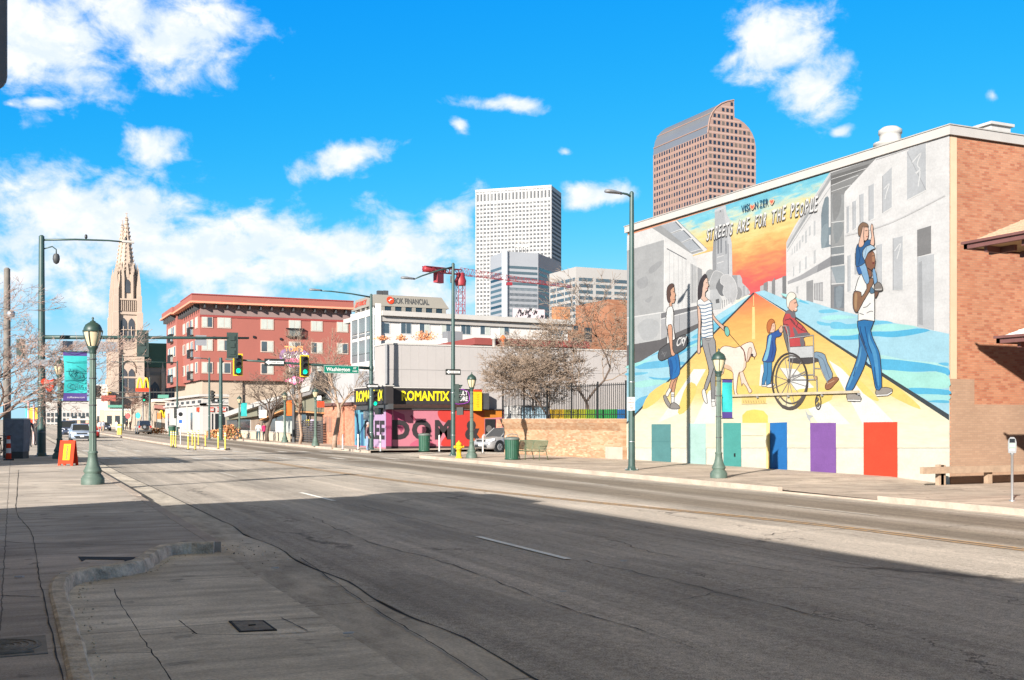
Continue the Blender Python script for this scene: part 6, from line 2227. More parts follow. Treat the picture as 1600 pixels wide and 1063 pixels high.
# ================================================================== VEHICLES
TYRE = RUBBER
RIM = pm('alloy_rim', (.35, .36, .37), .35, .1, 9, metal=.6)
HEADL = pm('headlight_glass', (.55, .57, .6), .15, .1, 9)
TAILL = pm('tail_light_red', (.35, .01, .01), .3, .1, 9)
def make_car(label, paint, loc, rz, L=4.4, Wd=1.8, H=1.46, suv=0.0, plate=True, spare=False, name='parked_car', cat='car', group=None, scale=1.0):
 t = thing(name, label, cat, loc, group, rz)
 t.scale = (scale,) * 3
 hl, hw = L / 2, Wd / 2
 gc = .18 + .08 * suv
 st = [(hl, gc + .16, .56 + .2 * suv, hw * .74), (hl - .06, gc + .06, .66 + .22 * suv, hw * .88), (hl - .3, gc, .76 + .22 * suv, hw * .97), (hl - .75, gc, .84 + .2 * suv, hw), (hl - 1.15, gc, .92 + .16 * suv, hw),
          (0, gc, .95 + .15 * suv, hw), (-hl + .9, gc, 1.0 + .12 * suv, hw), (-hl + .25, gc + .02, 1.0 + .12 * suv, hw * .96), (-hl + .05, gc + .10, .95 + .12 * suv, hw * .88), (-hl, gc + .2, .8 + .1 * suv, hw * .78)]
 v, f = [], []
 for x, zb, zt, w in st:
  sec = [(0, zb), (w * .86, zb), (w * .97, zb + .1), (w, zb + (zt - zb) * .5), (w * .985, zt - .16), (w * .93, zt - .05), (w * .80, zt), (0, zt + .03)]
  full = sec + [(-a, c) for a, c in sec[-2:0:-1]]
  v += [(x, a, c) for a, c in full]
 k = len(full)
 for j in range(len(st) - 1):
  for i in range(k):
   f.append((j * k + i, j * k + (i + 1) % k, (j + 1) * k + (i + 1) % k, (j + 1) * k + i))
 f += [tuple(range(k))[::-1], tuple((len(st) - 1) * k + i for i in range(k))]
 b = MB()
 b.add(v, f, paint, True)
 b.build('body', t, False)
 # greenhouse
 zb, zr = .93 + .16 * suv, H
 xb0, xb1 = hl - 1.1, -hl + (.35 - .2 * suv)
 xr0, xr1 = hl - 1.85 + .1 * suv, -hl + (.95 - .6 * suv)
 w0, w1 = hw * .92, hw * .70 + .06 * suv
 A0 = [(xb0, -w0 * .9, zb), (xb0, w0 * .9, zb), (xb1, w0 * .9, zb + .04), (xb1, -w0 * .9, zb + .04)]
 A1 = [(xr0, -w1, zr - .05), (xr0, w1, zr - .05), (xr1, w1, zr - .06), (xr1, -w1, zr - .06)]
 b = MB()
 b.add(A0 + A1, [(0, 1, 5, 4), (1, 2, 6, 5), (2, 3, 7, 6), (3, 0, 4, 7)], GLASSD)
 b.build('windows', t, False)
 b = MB()
 xm0, xm1 = xr0 + .03, xr1 - .03
 rv, rf = [], []
 for x, dz_ in ((xm0, -.055), (xm0 - .2, -.012), ((xm0 + xm1) / 2, 0), (xm1 + .2, -.012), (xm1, -.06)):
  for y_, d2 in ((-w1 - .01, -.05), (-w1 * .85, -.008), (0, .01), (w1 * .85, -.008), (w1 + .01, -.05)):
   rv.append((x, y_, zr + dz_ + d2))
 for j in range(4):
  for i in range(4):
   rf.append((j * 5 + i, j * 5 + i + 1, (j + 1) * 5 + i + 1, (j + 1) * 5 + i))
 b.add(rv, rf, paint, True)
 for s in (-1, 1):
  for (xa_, xb_) in ((xb0, xr0), (xb1, xr1)):
   b.tube((xa_, s * w0 * .9, zb), (xb_, s * w1, zr - .05), .045, .04, paint, 6)
  xm = (xb0 + xb1) / 2 - .15
  b.tube((xm, s * w0 * .9, zb), (xm, s * w1, zr - .05), .04, .04, BLACK, 6)
 b.build('roof', t, False)
 wr = .32 + .06 * suv
 for sx in (hl - .82, -hl + .80):
  for sy in (-1, 1):
   b = MB()
   c = Vector((sx, sy * (hw - .11), wr))
   b.tube(c + Vector((0, sy * -.11, 0)), c + Vector((0, sy * .115, 0)), wr, wr, TYRE, 20)
   wh = b.build('wheel', t, False)
   b = MB()
   b.tube(c + Vector((0, sy * .116, 0)), c + Vector((0, sy * .128, 0)), wr * .64, wr * .6, RIM, 14)
   b.tube(c + Vector((0, sy * .129, 0)), c + Vector((0, sy * .135, 0)), wr * .16, wr * .15, DARK, 10)
   for i in range(5):
    a = i * 1.2566
    q0 = c + Vector((wr * .36 * math.cos(a), sy * .1295, wr * .36 * math.sin(a)))
    b.box(q0, (.10, .008, .045), DARK, M=Matrix.Rotation(-a, 3, 'Y'))
   b.build('rim', wh, False)
   b = MB()
   b.tube((sx, sy * (hw - .18), wr + .02), (sx, sy * (hw + .006), wr + .02), wr + .075, wr + .075, BLACK, 20)
   b.build('wheel_arch', t, False)
 zf = .68 + .2 * suv
 for s in (-1, 1):
  b = MB()
  b.add([(hl - .02, s * hw * .50, zf - .09), (hl - .04, s * hw * .50, zf + .03), (hl - .42, s * hw * .94, zf + .11), (hl - .40, s * hw * 1.0, zf + .0), (hl - .16, s * hw * .93, zf - .08)], [(0, 1, 2, 3, 4)] if s > 0 else [(4, 3, 2, 1, 0)], HEADL)
  o = b.build('headlight', t, False)
  md = o.modifiers.new('thick', 'SOLIDIFY')
  md.thickness = .05
  md.offset = 0
  b = MB()
  b.box((-hl + .06, s * hw * .80, .86 + .12 * suv), (.10, .22, .2 + .1 * suv), TAILL)
  b.build('tail_light', t, False)
  b = MB()
  b.box((hl - 1.25, s * (hw + .08), 1.0 + .16 * suv), (.12, .2, .14), paint)
  b.build('mirror', t, False)
 b = MB()
 b.box((hl - .005, 0, zf - .03), (.05, hw * .9, .10), BLACK)
 b.box((hl - .0, 0, gc + .18), (.07, hw * 1.2, .14), BLACK)
 b.build('grille', t, False)
 if plate:
  b = MB()
  b.box((hl + .035, 0, gc + .26), (.02, .32, .16), BWHITE)
  b.build('front_plate', t, False)
  b = MB()
  b.box((-hl - .01, 0, .72), (.02, .32, .16), BWHITE)
  b.build('rear_plate', t, False)
 b = MB()
 b.box((-hl + .06, 0, gc + .22), (.16, hw * 1.8, .16), DARK)
 b.build('rear_bumper', t, False)
 if spare:
  b = MB()
  b.tube((-hl - .02, .1, .98), (-hl - .22, .1, .98), .36, .36, TYRE, 20)
  sw = b.build('spare_wheel', t, False)
  b = MB()
  b.tube((-hl - .221, .1, .98), (-hl - .235, .1, .98), .2, .19, RIM, 14)
  b.build('rim', sw, False)
 return t
SILVER = pm('silver_car_paint', (.30, .30, .31), .25, .04, 2, metal=.3, spec=.6)
PBLUE = pm('pale_blue_car_paint', (.30, .36, .45), .25, .05, 2, metal=.2)
NAVYP = pm('navy_car_paint', (.04, .05, .08), .25, .05, 2)
TANP_ = pm('sand_car_paint', (.22, .19, .16), .35, .08, 2)
nose = at_z(753, 706.5, ZR - .12)
a = R(200)
make_car('silver hatchback with its nose past the end of the buff brick wall', SILVER, (nose.x - 2.1 * math.cos(a), nose.y - 2.1 * math.sin(a), -.42), a, suv=.45, H=1.58)
# ================================================================== PEOPLE
def make_person(label, loc, rz, top, legs, hair, skin=(.36, .2, .14), h=1.75, stride=0.0, arm_out=.0, group=None, scale=None, shoes=(.02, .02, .02), cap=None, bend=0.0):
 t = thing('person', label, 'person', loc, group, rz)
 k = h / 1.75
 V, E, Rd = [], [], []
 def vert(p, r, par=None):
  V.append((p[0] * k, p[1] * k, p[2] * k))
  Rd.append(r * k)
  if par is not None:
   E.append((par, len(V) - 1))
  return len(V) - 1
 pel = vert((0, 0, .95), .135)
 w = vert((0, .0, 1.10), .125, pel)
 ch = vert((0, -.01 * 0 + .0, 1.30), .15, w)
 nk = vert((0, .01, 1.47), .058, ch)
 hd = vert((0, -.02, 1.56), .085, nk)
 vert((0, -.02, 1.68), .085, hd)
 vert((0, -.105, 1.585), .018, hd)                       # nose
 for s in (-1, 1):
  vert((s * .088, .0, 1.585), .018, hd)               # ears
 for s in (-1, 1):
  sh = vert((s * .19, 0, 1.41), .068, ch)
  el = vert((s * (.25 + arm_out), .03, 1.13), .048, sh)
  wr_ = vert((s * (.24 + arm_out * .6), -.10 - arm_out, .92), .034, el)
  pm_ = vert((s * (.235 + arm_out * .5), -.13 - arm_out, .85), .034, wr_)
  for q in range(4):
   k1 = vert((s * (.235 + arm_out * .5), -.10 - q * .022 - arm_out, .795 + .006 * abs(q - 1.5)), .010, pm_)
   vert((s * (.222 + arm_out * .5), -.112 - q * .020 - arm_out, .755 + .01 * abs(q - 1.5)), .008, k1)
  th = vert((s * (.215 + arm_out * .5), -.175 - arm_out, .83), .011, pm_)
  vert((s * (.205 + arm_out * .5), -.19 - arm_out, .79), .009, th)
  hp = vert((s * .10, 0, .88), .10, pel)
  kn = vert((s * .105, -.02 - s * stride * .5, .48), .066, hp)
  an = vert((s * .11, .03 - s * stride, .10), .046, kn)
  vert((s * .125, -.12 - s * stride, .045), .042, an)
 me = bpy.data.meshes.new('body')
 me.from_pydata(V, E, [])
 ob = bpy.data.objects.new('body', me)
 COL.objects.link(ob)
 sk = ob.modifiers.new('skin', 'SKIN')
 me.skin_vertices  # created with the modifier's layer below
 if not me.skin_vertices:
  ob.data.attributes
 bm = bmesh.new()
 bm.from_mesh(me)
 ly = bm.verts.layers.skin.verify()
 bm.verts.ensure_lookup_table()
 for i, vv in enumerate(bm.verts):
  vv[ly].radius = (Rd[i], Rd[i])
  vv[ly].use_root = (i == 0)
 bm.to_mesh(me)
 bm.free()
 sb = ob.modifiers.new('sub', 'SUBSURF')
 sb.levels = sb.render_levels = 1
 dg = bpy.context.evaluated_depsgraph_get()
 me2 = bpy.data.meshes.new_from_object(ob.evaluated_get(dg))
 bpy.data.objects.remove(ob)
 bpy.data.meshes.remove(me)
 ms = [pm('skin_%d' % int(skin[0] * 100), skin, .6, .05, 9), top, legs, hair, pm('shoe_%d' % int(shoes[0] * 100), shoes, .6, .1, 9)]
 me2.materials.clear()
 for m_ in ms:
  me2.materials.append(m_)
 for p in me2.polygons:
  c = p.center / k
  i = 0
  if c.z < .085:
   i = 4
  elif c.z < .93 and abs(c.x) < .19 or c.z < .72:
   i = 2
  elif c.z < 1.475 and not (c.z < .90 and abs(c.x) > .17):
   i = 1
  elif c.z > 1.66 or (c.z > 1.52 and c.y > .015):
   i = 3
  p.material_index = i
  p.use_smooth = True
 o = bpy.data.objects.new('body', me2)
 COL.objects.link(o)
 o.parent = t
 if cap:
  b = MB()
  b.lathe([(.11 * k, 1.64 * k), (.112 * k, 1.68 * k), (.09 * k, 1.75 * k), (.03 * k, 1.79 * k)], (0, -.02, 0), cap, 12)
  b.build('hood', t, False)
 return t
cl = lambda nm, c: pm('cloth_' + nm, tuple(.8 * q for q in S(*c)), .9, .15, 9)
make_person('person in plum hooded jacket and pale jeans waiting beside the signal pole', at_z(574.5, 705, ZR), R(60), cl('plum', (112, 84, 92)), cl('pale_denim', (128, 148, 176)), pm('dark_hair', (.02, .015, .012), .7, .2, 9), h=1.76, cap=cl('grey_hood', (150, 145, 150)))
make_person('person in magenta coat by the bare tree before the diner', at_z(413, 689.5, ZR), R(200), cl('magenta', (190, 40, 100)), cl('black', (40, 40, 46)), pm('brown_hair', (.05, .03, .02), .7, .2, 9), h=1.68)
make_person('person in pale shirt standing left of the magenta coat', at_z(404, 689.5, ZR), R(150), cl('pale', (200, 205, 205)), cl('teal_trousers', (60, 86, 92)), pm('brown_hair', (.05, .03, .02), .7, .2, 9), h=1.72)
FP = 'pedestrians far down the avenue'
for i, (px, py, c1_, c2_, lab) in enumerate([(156, 676, (190, 196, 206), (190, 170, 150), 'far pedestrian in pale top and shorts beside the near lamp post'), (198, 672, (46, 46, 52), (40, 40, 46), 'far pedestrian all in black, left one of the dark pair'), (203, 672, (60, 60, 66), (36, 36, 42), 'far pedestrian in dark grey, right one of the dark pair'),
           (216, 677, (230, 170, 170), (60, 60, 66), 'far pedestrian in pink top beside the sand coloured off roader'), (182, 674, (232, 232, 232), (230, 226, 220), 'far pedestrian all in white near the yellow bollard'), (161, 675, (150, 156, 172), (170, 150, 130), 'far pedestrian in grey blue top close to the near lamp post')]):
 z = zroad(9) if px < 190 else ZR
 make_person(lab, at_z(px, py, z), R(30 * i), cl('far_%d' % i, c1_), cl('farleg_%d' % i, c2_), pm('dark_hair', (.02, .015, .012), .7, .2, 9), h=1.75, stride=.12, group=FP)
# ================================================================== FAR BUILDINGS
def vdir(vp):
 d = AX + RX * ((vp - CX) / FPX)
 d.z = 0
 return d.normalized()
def col_point(px, dep):
 return at_d(px, HY, dep)
def along(C, d, px):
 """distance s along unit d from C so that the point is seen in column px"""
 u = (px - CX) / FPX
 # (C + s d).RX = u (C + s d).AX
 return (u * C.dot(AX) - C.dot(RX)) / (d.dot(RX) - u * d.dot(AX))
VPS, VPC = 20.0, 800 + 1700 * 1700 / 780.0      # street direction and the cross direction
def flat(v):
 return Vector((v.x, v.y, 0))
def corner_box(cpx, dep, lpx, lvp, rpx, rvp, ytop):
 C = flat(col_point(cpx, dep))
 dl, dr = vdir(lvp), vdir(rvp)
 if (along(C, dl, lpx)) < 0:
  dl = -dl
 if (along(C, dr, rpx)) < 0:
  dr = -dr
 L = along(C, dl, lpx)
 Rr = along(C, dr, rpx)
 zt = EYE + (HY - ytop) / FPX * dep
 return C, dl, L, dr, Rr, zt
def prism(b, foot, z0, z1, mat, top=None):
 n = len(foot)
 v = [(p.x, p.y, z0) for p in foot] + [(p.x, p.y, z1) for p in foot]
 b.add(v, [(i, (i + 1) % n, n + (i + 1) % n, n + i) for i in range(n)], mat)
 b.add([(p.x, p.y, z1) for p in foot], [tuple(range(n))], top or mat)
def slab(b, C, d, nrm, s0, s1, z0, z1, o0, o1, mat):
 """box lying on a facade: s along d, z up, o out along nrm"""
 P = []
 for o in (o0, o1):
  for s, z in ((s0, z0), (s1, z0), (s1, z1), (s0, z1)):
   q = C + d * s + nrm * o
   P.append((q.x, q.y, z))
 b.add(P, [(0, 1, 2, 3), (7, 6, 5, 4), (0, 4, 5, 1), (1, 5, 6, 2), (2, 6, 7, 3), (3, 7, 4, 0)], mat)
def out_of(d, C):
 """facade normal that faces the camera"""
 n = Vector((-d.y, d.x, 0))
 return n if n.dot(-C) > 0 else -n
class Panes:
 """window panes of one building: the first hundred are parts of their own"""
 def __init__(s, parent, mats):
  s.p, s.mats, s.items = parent, mats, []
 def add(s, C, d, n, s0, s1, z0, z1, o=.05, k=0):
  s.items.append((C, d, n, s0, s1, z0, z1, o, k))
 def build(s, name='window'):
  rest = MB()
  rg = random.Random(5)
  for i, (C, d, n, s0, s1, z0, z1, o, k) in enumerate(s.items):
   m = s.mats[k]
   if len(s.mats) > 1 and rg.random() < .22:
    m = s.mats[1 - k]
   if i < 96:
    b = MB()
    slab(b, C, d, n, s0, s1, z0, z1, -.02, o, m)
    b.build(name, s.p)
   else:
    slab(rest, C, d, n, s0, s1, z0, z1, -.02, o, m)
  if rest.v:
   rest.build(name, s.p)['kind'] = 'stuff'
# ------------------------------------------------------------------ white gridded skyscraper
CW = .52
WHT = pm('white_tower_stone', (.325, .325, .33), .7, .04, .05)
WHTS = pm('pale_grey_panel', (.30, .31, .33), .6, .05, .05)
TG = glass_mat('tower_glass', (.075, .08, .088), .7, .1)
C, dl, L, dr, Rr, zt = corner_box(862, 1015, 743, -4650, 877, 1318, 290)
tw = thing('white_skyscraper', 'white skyscraper with a grid of small square windows, tallest on the left of the skyline', 'skyscraper', (C.x, C.y, 0))
b = MB()
prism(b, [C, C + dl * L, C + dl * L + dr * Rr, C + dr * Rr], -1, zt, WHT)
b.build('wall', tw)
pn = Panes(tw, [TG, pm('pale_blind_glass', (.12, .125, .13), .7, .1, .3, spec=.1)])
nl, nr = out_of(dl, C), out_of(dr, C)
ncol, fl = 21, (zt) / 57.0
cw = L / (ncol + .35)
z = zt - 1.4 - fl * 2.0
pn_rows = []
for i in range(ncol):
 s = (i + .35) * cw
 pn.add(C, dl, nl, s + cw * .08, s + cw * .55, zt - fl * 2.3 - 2, zt - 4, .06, 0)
k = 0
zz = zt - fl * 2.3 - fl * 1.0 - 2
rowh = L / 20.5 * 1.02
while zz > 20:
 for i in range(ncol):
  s = (i + .35) * cw
  pn.add(C, dl, nl, s + cw * .0, s + cw * .60, zz - rowh * .28, zz + rowh * .26, .06, 0)
 zz -= rowh
b = MB()
nb = 15
for i in range(nb + 60):
 z1 = zt - 3 - i * fl
 if z1 < 10:
  break
 pn.add(C, dr, nr, 1.0, Rr - 1, z1 - fl * .75, z1 - fl * .25, .05, 0)
pn.build()
b = MB()
for i in range(ncol + 1):
 s = (i + .35) * cw - cw * .29
 slab(b, C, dl, nl, max(0, s), s + cw * .2, 1, zt, .0, .7, WHT)
b.build('pier', tw)['kind'] = 'stuff'
b = MB()
slab(b, C, dl, nl, 0, L, zt - 2, zt + .4, 0, .9, WHT)
b.build('crown', tw)
# ------------------------------------------------------------------ curved top pink granite tower
PINK = pm('pink_granite', (.245, .155, .125), .7, .07, .04)
PINKP = pm('pale_pink_spandrel', (.30, .205, .175), .7, .07, .04)
GR = pm('grey_curved_glass', (.115, .125, .14), .35, .08, .05)
C, dl, L, dr, Rr, _ = corner_box(1106, 724, 1020.5, VPS, 1181, VPC, 205)
ct = thing('curved_top_tower', 'pink granite tower with a stepped quarter round top behind the mural building', 'skyscraper', (C.x, C.y, 0))
zp = lambda y, px: at_px_z(y, px)
nl, nr = out_of(dl, C), out_of(dr, C)
def z_on(C_, d_, px, y):
 s = along(C_, d_, px)
 q = C_ + d_ * s
 return s, EYE + (HY - y) / FPX * q.dot(AX)
# profile on the right hand face
prof = []
for px, y in ((1106, 208), (1107, 196), (1109, 185), (1113, 176), (1119, 168), (1127, 162), (1136, 158.5), (1147, 156.5), (1147.5, 184), (1155, 187), (1163, 192.5), (1170, 200), (1175.5, 209), (1179, 218), (1181, 230)):
 s, z = z_on(C, dr, px, y)
 prof.append((s, z))
b = MB()
pts = [(0, -1)] + prof + [(prof[-1][0], -1)]
n = len(pts)
F_ = [C + dr * s + Vector((0, 0, z)) for s, z in pts]
B_ = [p + dl * L for p in F_]
b.add(F_, [tuple(range(n))], PINK)
b.add(B_, [tuple(range(n))[::-1]], PINK)
for i in range(n):
 j = (i + 1) % n
 m_ = GR if 1 <= i <= 7 or 9 <= i <= 14 else PINK
 b.add([F_[i], F_[j], B_[j], B_[i]], [(0, 3, 2, 1)], m_, False)
b.build('wall', ct)
b = MB()
for i in (2, 4):
 p = F_[i]
 e = p + dl * L
 b.tube(p, e, .45, .45, PINK, 6)
for i in range(1, 8):
 b.tube(F_[i], F_[i + 1], .5, .5, PINK, 6)
b.build('roof_rib', ct)['kind'] = 'stuff'
pn = Panes(ct, [GLASSD, glass_mat('warm_window_glass', (.10, .085, .075), .5, .3)])
def top_at(s):
 for (s0, z0), (s1, z1) in zip(prof, prof[1:]):
  if s0 <= s <= s1 and s1 > s0:
   return z0 + (z1 - z0) * (s - s0) / (s1 - s0)
 return prof[-1][1]
nc = 11
cwr = Rr / (nc + .3)
row = 4.55
z = prof[7][1] - 4
top = z
while z > 95:
 for i in range(nc):
  s = (i + .28) * cwr
  if z + 2.2 < min(top_at(s), top_at(s + cwr * .55)) - .6:
   pn.add(C, dr, nr, s, s + cwr * .56, z - .2, z + 2.2, .12)
 z -= row
s, zl_ = z_on(C, dl, 1022, 238)
z = z_on(C, dl, 1105, 205)[1] - 4.2
ncl = 21
cwl = L / (ncl + .3)
while z > 95:
 for i in range(ncl):
  s = (i + .3) * cwl
  pn.add(C, dl, nl, s, s + cwl * .5, z - .2, z + 2.3, .12)
 z -= row
pn.build()
b = MB()
z = prof[7][1] - 4 + 2.7
while z > 95:
 ss = [i / 40 * Rr for i in range(41) if top_at(i / 40 * Rr) > z + 1.6]
 if len(ss) > 1:
  slab(b, C, dr, nr, ss[0], ss[-1], z, z + 1.1, 0, .06, PINKP)
 z -= row
b.build('spandrel_band', ct)['kind'] = 'stuff'
# ------------------------------------------------------------------ grey banded tower
GB = pm('grey_metal_panel', (.24, .25, .27), .5, .05, .06)
GBL = pm('bright_metal_column', (.48, .49, .50), .35, .04, .06, metal=.2)
BG = glass_mat('band_glass', (.06, .08, .09), .12)
d0 = 690
q0, q1 = flat(col_point(789, d0)), flat(col_point(841, d0 + 8))
dm = (q1 - q0).normalized()
dlft = vdir(77)
drgt = vdir(1490)
Lm = (q1 - q0).length
Ll = along(q0, dlft, 766.5)
Lr = along(q1, drgt, 876)
zt = EYE + (HY - 393) / FPX * d0
bt = thing('banded_office_tower', 'grey office tower with horizontal glass bands and a bright corner column before the white skyscraper', 'skyscraper', (q0.x, q0.y, 0))
b = MB()
prism(b, [q0 + dlft * Ll, q0, q1, q1 + drgt * Lr, q1 + drgt * Lr + dlft * Ll], -1, zt, GB)
b.build('wall', bt)
b = MB()
b.tube((q0.x, q0.y, -1), (q0.x, q0.y, zt + .3), 2.1, 2.1, GBL, 16)
b.build('corner_column', bt)
pn = Panes(bt, [BG, GLASSD])
fh = 17.0 / FPX * d0 * .5
fh = (EYE + (HY - 416) / FPX * d0 - (EYE + (HY - 431.5) / FPX * d0)) / 2 * 1.1
z = EYE + (HY - 415) / FPX * d0
k = 0
while z > 8:
 for C_, d_, l0, l1 in ((q0, dlft, 1, Ll - .3), (q0, dm, 1.6, Lm - .6), (q1, drgt, 1.2, Lr - .4)):
  n_ = out_of(d_, C_)
  pn.add(C_, d_, n_, l0, l1, z - fh * .50, z, .08, 1 if (k > 5 and d_ is dm) else 0)
 z -= fh
 k += 1
pn.build('window_band')
b = MB()
for i in range(26):
 s = 1.6 + (Lm - 2.2) * i / 25
 slab(b, q0, dm, out_of(dm, q0), s - .12, s + .12, 8, EYE + (HY - 450) / FPX * d0, .09, .2, GB)
b.build('mullion', bt)['kind'] = 'stuff'
b = MB()
for px in range(806, 826, 3):
 for y in (377, 385):
  p = at_d(px, y + (px % 2), d0 + 12)
  b.tube((p.x, p.y, zt - 1), (p.x, p.y, p.z), .12, .12, OFFWHITE, 4)
  b.box((p.x, p.y, p.z), (1.6, .3, 1.0), OFFWHITE, -TH)
b.build('roof_antenna', bt)['kind'] = 'stuff'
# ------------------------------------------------------------------ pale block with wide windows
PB = pm('pale_concrete_panel', (.29, .28, .27), .75, .05, .08)
C, dl, L, dr, Rr, zt = corner_box(900, 430, 858.5, VPS, 985, VPC, 417)
pb_ = thing('pale_office_block', 'pale concrete office block with wide strip windows, above the bare trees', 'office block', (C.x, C.y, 0))
b = MB()
prism(b, [C, C + dl * L, C + dl * L + dr * Rr, C + dr * Rr], -1, zt, PB)
b.build('wall', pb_)
pn = Panes(pb_, [BG, GLASS])
nl, nr = out_of(dl, C), out_of(dr, C)
fh = 9.6 / FPX * 430
for i in range(9):
 z = EYE + (HY - 433.5) / FPX * 430 - i * fh
 for f0, f1 in ((.03, .12), (.16, .40), (.44, .70), (.74, .96)):
  pn.add(C, dl, nl, f0 * L, f1 * L, z - fh * .52, z, .1)
 for f0, f1 in ((.05, .30), (.36, .64), (.70, .94)):
  pn.add(C, dr, nr, f0 * Rr, f1 * Rr, z - fh * .55, z, .1)
pn.build()
# ------------------------------------------------------------------ red tower crane
CR = pm('crane_red', (.24, .02, .028), .5, .15, 1)
mast = at_d(719.5, 640, 352)
cr_ = thing('tower_crane', 'red tower crane with long lattice jib over the white house roof', 'crane', (mast.x, mast.y, 0))
def lattice(b, p0, p1, w0, w1, n, up=Vector((0, 0, 1)), r=.12, tri=False):
 p0, p1 = Vector(p0), Vector(p1)
 d = (p1 - p0).normalized()
 s = d.cross(up).normalized()
 u = s.cross(d).normalized()
 rows = []
 for i in range(n + 1):
  t = i / n
  c = p0.lerp(p1, t)
  w = w0 + (w1 - w0) * t
  rows.append([c + s * w / 2 - u * w / 2, c - s * w / 2 - u * w / 2, c - s * w / 2 + u * w / 2, c + s * w / 2 + u * w / 2] if not tri else [c + s * w / 2 - u * w / 2, c - s * w / 2 - u * w / 2, c + u * w / 2])
 m = len(rows[0])
 for i in range(n):
  for k in range(m):
   b.tube(rows[i][k], rows[i + 1][k], r, r, CR, 4, False)
   b.tube(rows[i][k], rows[i][(k + 1) % m], r * .6, r * .6, CR, 4, False)
   b.tube(rows[i][k], rows[i + 1][(k + 1) % m] if i % 2 else rows[i + 1][(k - 1) % m], r * .6, r * .6, CR, 4, False)
zj = EYE + (HY - 427) / FPX * 352
b = MB()
lattice(b, (mast.x, mast.y, 0), (mast.x, mast.y, zj - 4), 2.3, 2.3, 22, Vector((0, 1, 0)), .12)
b.build('mast', cr_)
b = MB()
b.lathe([(1.7, zj - 4), (1.9, zj - 2.5), (1.4, zj - 1.2), (1.4, zj)], (mast.x, mast.y, 0), CR, 10)
b.build('slewing_unit', cr_)
tipc = at_d(662, 420, 46.3 * FPX / 235)
tipj = at_d(893, 448, 46.3 * FPX / 207)
m0 = Vector((mast.x, mast.y, zj))
dj = (tipj - m0)
b = MB()
lattice(b, m0 + Vector((0, 0, .6)), tipj, 2.3, .8, 30, Vector((0, 0, 1)), .085, True)
b.build('jib', cr_)
b = MB()
e = tipc + (m0 - tipc) * .02
lattice(b, m0 + Vector((0, 0, .3)), e, 1.5, 1.5, 8, Vector((0, 0, 1)), .16)
d_ = (e - m0).normalized()
for t0, t1, w, hh in ((.0, .30, 1.5, 1.9),):
 b.path([e, e + (m0 - e) * .55], [1.0, .7], CR, 6)
b.build('counter_jib', cr_)
b = MB()
c = e + (m0 - e) * .38
b.box(c + Vector((0, 0, -2.3)), (3.4, 1.6, 3.2), CR, math.atan2(d_.y, d_.x))
b.build('counterweight', cr_)
b = MB()
c = m0 + (tipj - m0) * .42
b.box(c + Vector((0, 0, -1.6)), (1.8, 1.2, 1.0), CR)
b.build('trolley', cr_)
b = MB()
b.box((mast.x - 2.6 * RX.x, mast.y - 2.6 * RX.y, zj - 2.0), (1.4, 1.4, 2.1), DARK, -TH)
b.build('cab', cr_)
# ------------------------------------------------------------------ bank office with lettered sloping parapet
BK = pm('taupe_concrete', (.20, .185, .16), .8, .06, .2)
C, dl, L, dr, Rr, zt = corner_box(580, 235, 549, VPS, 702, VPC, 459)
bk = thing('bank_office', 'taupe concrete bank office with dark lettered parapet and deep dark windows', 'office block', (C.x, C.y, 0))
nl, nr = out_of(dl, C), out_of(dr, C)
zA = EYE + (HY - 477.5) / FPX * 235
zB = EYE + (HY - 490) / FPX * 235
b = MB()
inn = [C + dl * 1.2 + dr * 1.2, C + dl * L + dr * 1.2, C + dl * L + dr * (Rr - 1), C + dl * 1.2 + dr * (Rr - 1)]
prism(b, inn, -1, zA, BK)
# parapet, leaning outward towards its foot
lo = [C + nl * 0 , C + dl * L, C + dl * L + dr * Rr, C + dr * Rr]
hi = [C + dl * .9 + dr * .9, C + dl * L + dr * .9, C + dl * L + dr * (Rr - 1.5), C + dl * .9 + dr * (Rr - 1.5)]
v = [(p.x, p.y, zA) for p in lo] + [(p.x, p.y, zt) for p in hi]
b.add(v, [(0, 1, 5, 4), (1, 2, 6, 5), (2, 3, 7, 6), (3, 0, 4, 7), (4, 5, 6, 7), (3, 2, 1, 0)], BK)
for i in range(8):
 s = Rr * (i + .15) / 7.6
 slab(b, C, dr, nr, s - .5, s + .35, zB - 6, zA - .002, -1.2, -.1, BK)
for i in range(4):
 s = L * (i + .2) / 4
 slab(b, C, dl, nl, s - .4, s + .4, zB - 6, zA - .002, -1.2, -.1, BK)
slab(b, C, dr, nr, 0, Rr, zB - 8, zB, -1.2, -.15, BK)
b.build('wall', bk)
pn = Panes(bk, [GLASSD])
for i in range(7):
 s = Rr * (i + .15) / 7.6
 pn.add(C + nr * -.35, dr, nr, s + .4, s + Rr / 7.6 - .55, zB, zA - .1, .05)
for i in range(3):
 s = L * (i + .2) / 4
 pn.add(C + nl * -.35, dl, nl, s + .5, s + L / 4 - .5, zB, zA - .1, .05)
pn.build()
lt = MB()
s0, za = z_on(C, dr, 616, 474)
s1, _ = z_on(C, dr, 671, 474)
lean = (.9 / (zt - zA))
o = C + dr * s0 + nr * (.08 - .9 * (za - zA) / (zt - zA)) + Vector((0, 0, za))
lt.text('BOK FINANCIAL', o, dr, Vector((0, 0, 1)) - nr * lean, 1.35 / 1.02, DARK, s1 - s0, .02)
sc, zc = z_on(C, dr, 610.5, 469)
cc_ = C + dr * sc + nr * -.30 + Vector((0, 0, zc))
lt.add([cc_ + dr * (.85 * math.cos(i * math.pi / 8)) + (Vector((0, 0, 1)) - nr * lean) * (.85 * math.sin(i * math.pi / 8)) for i in range(16)], [tuple(range(16))], REDSIGN)
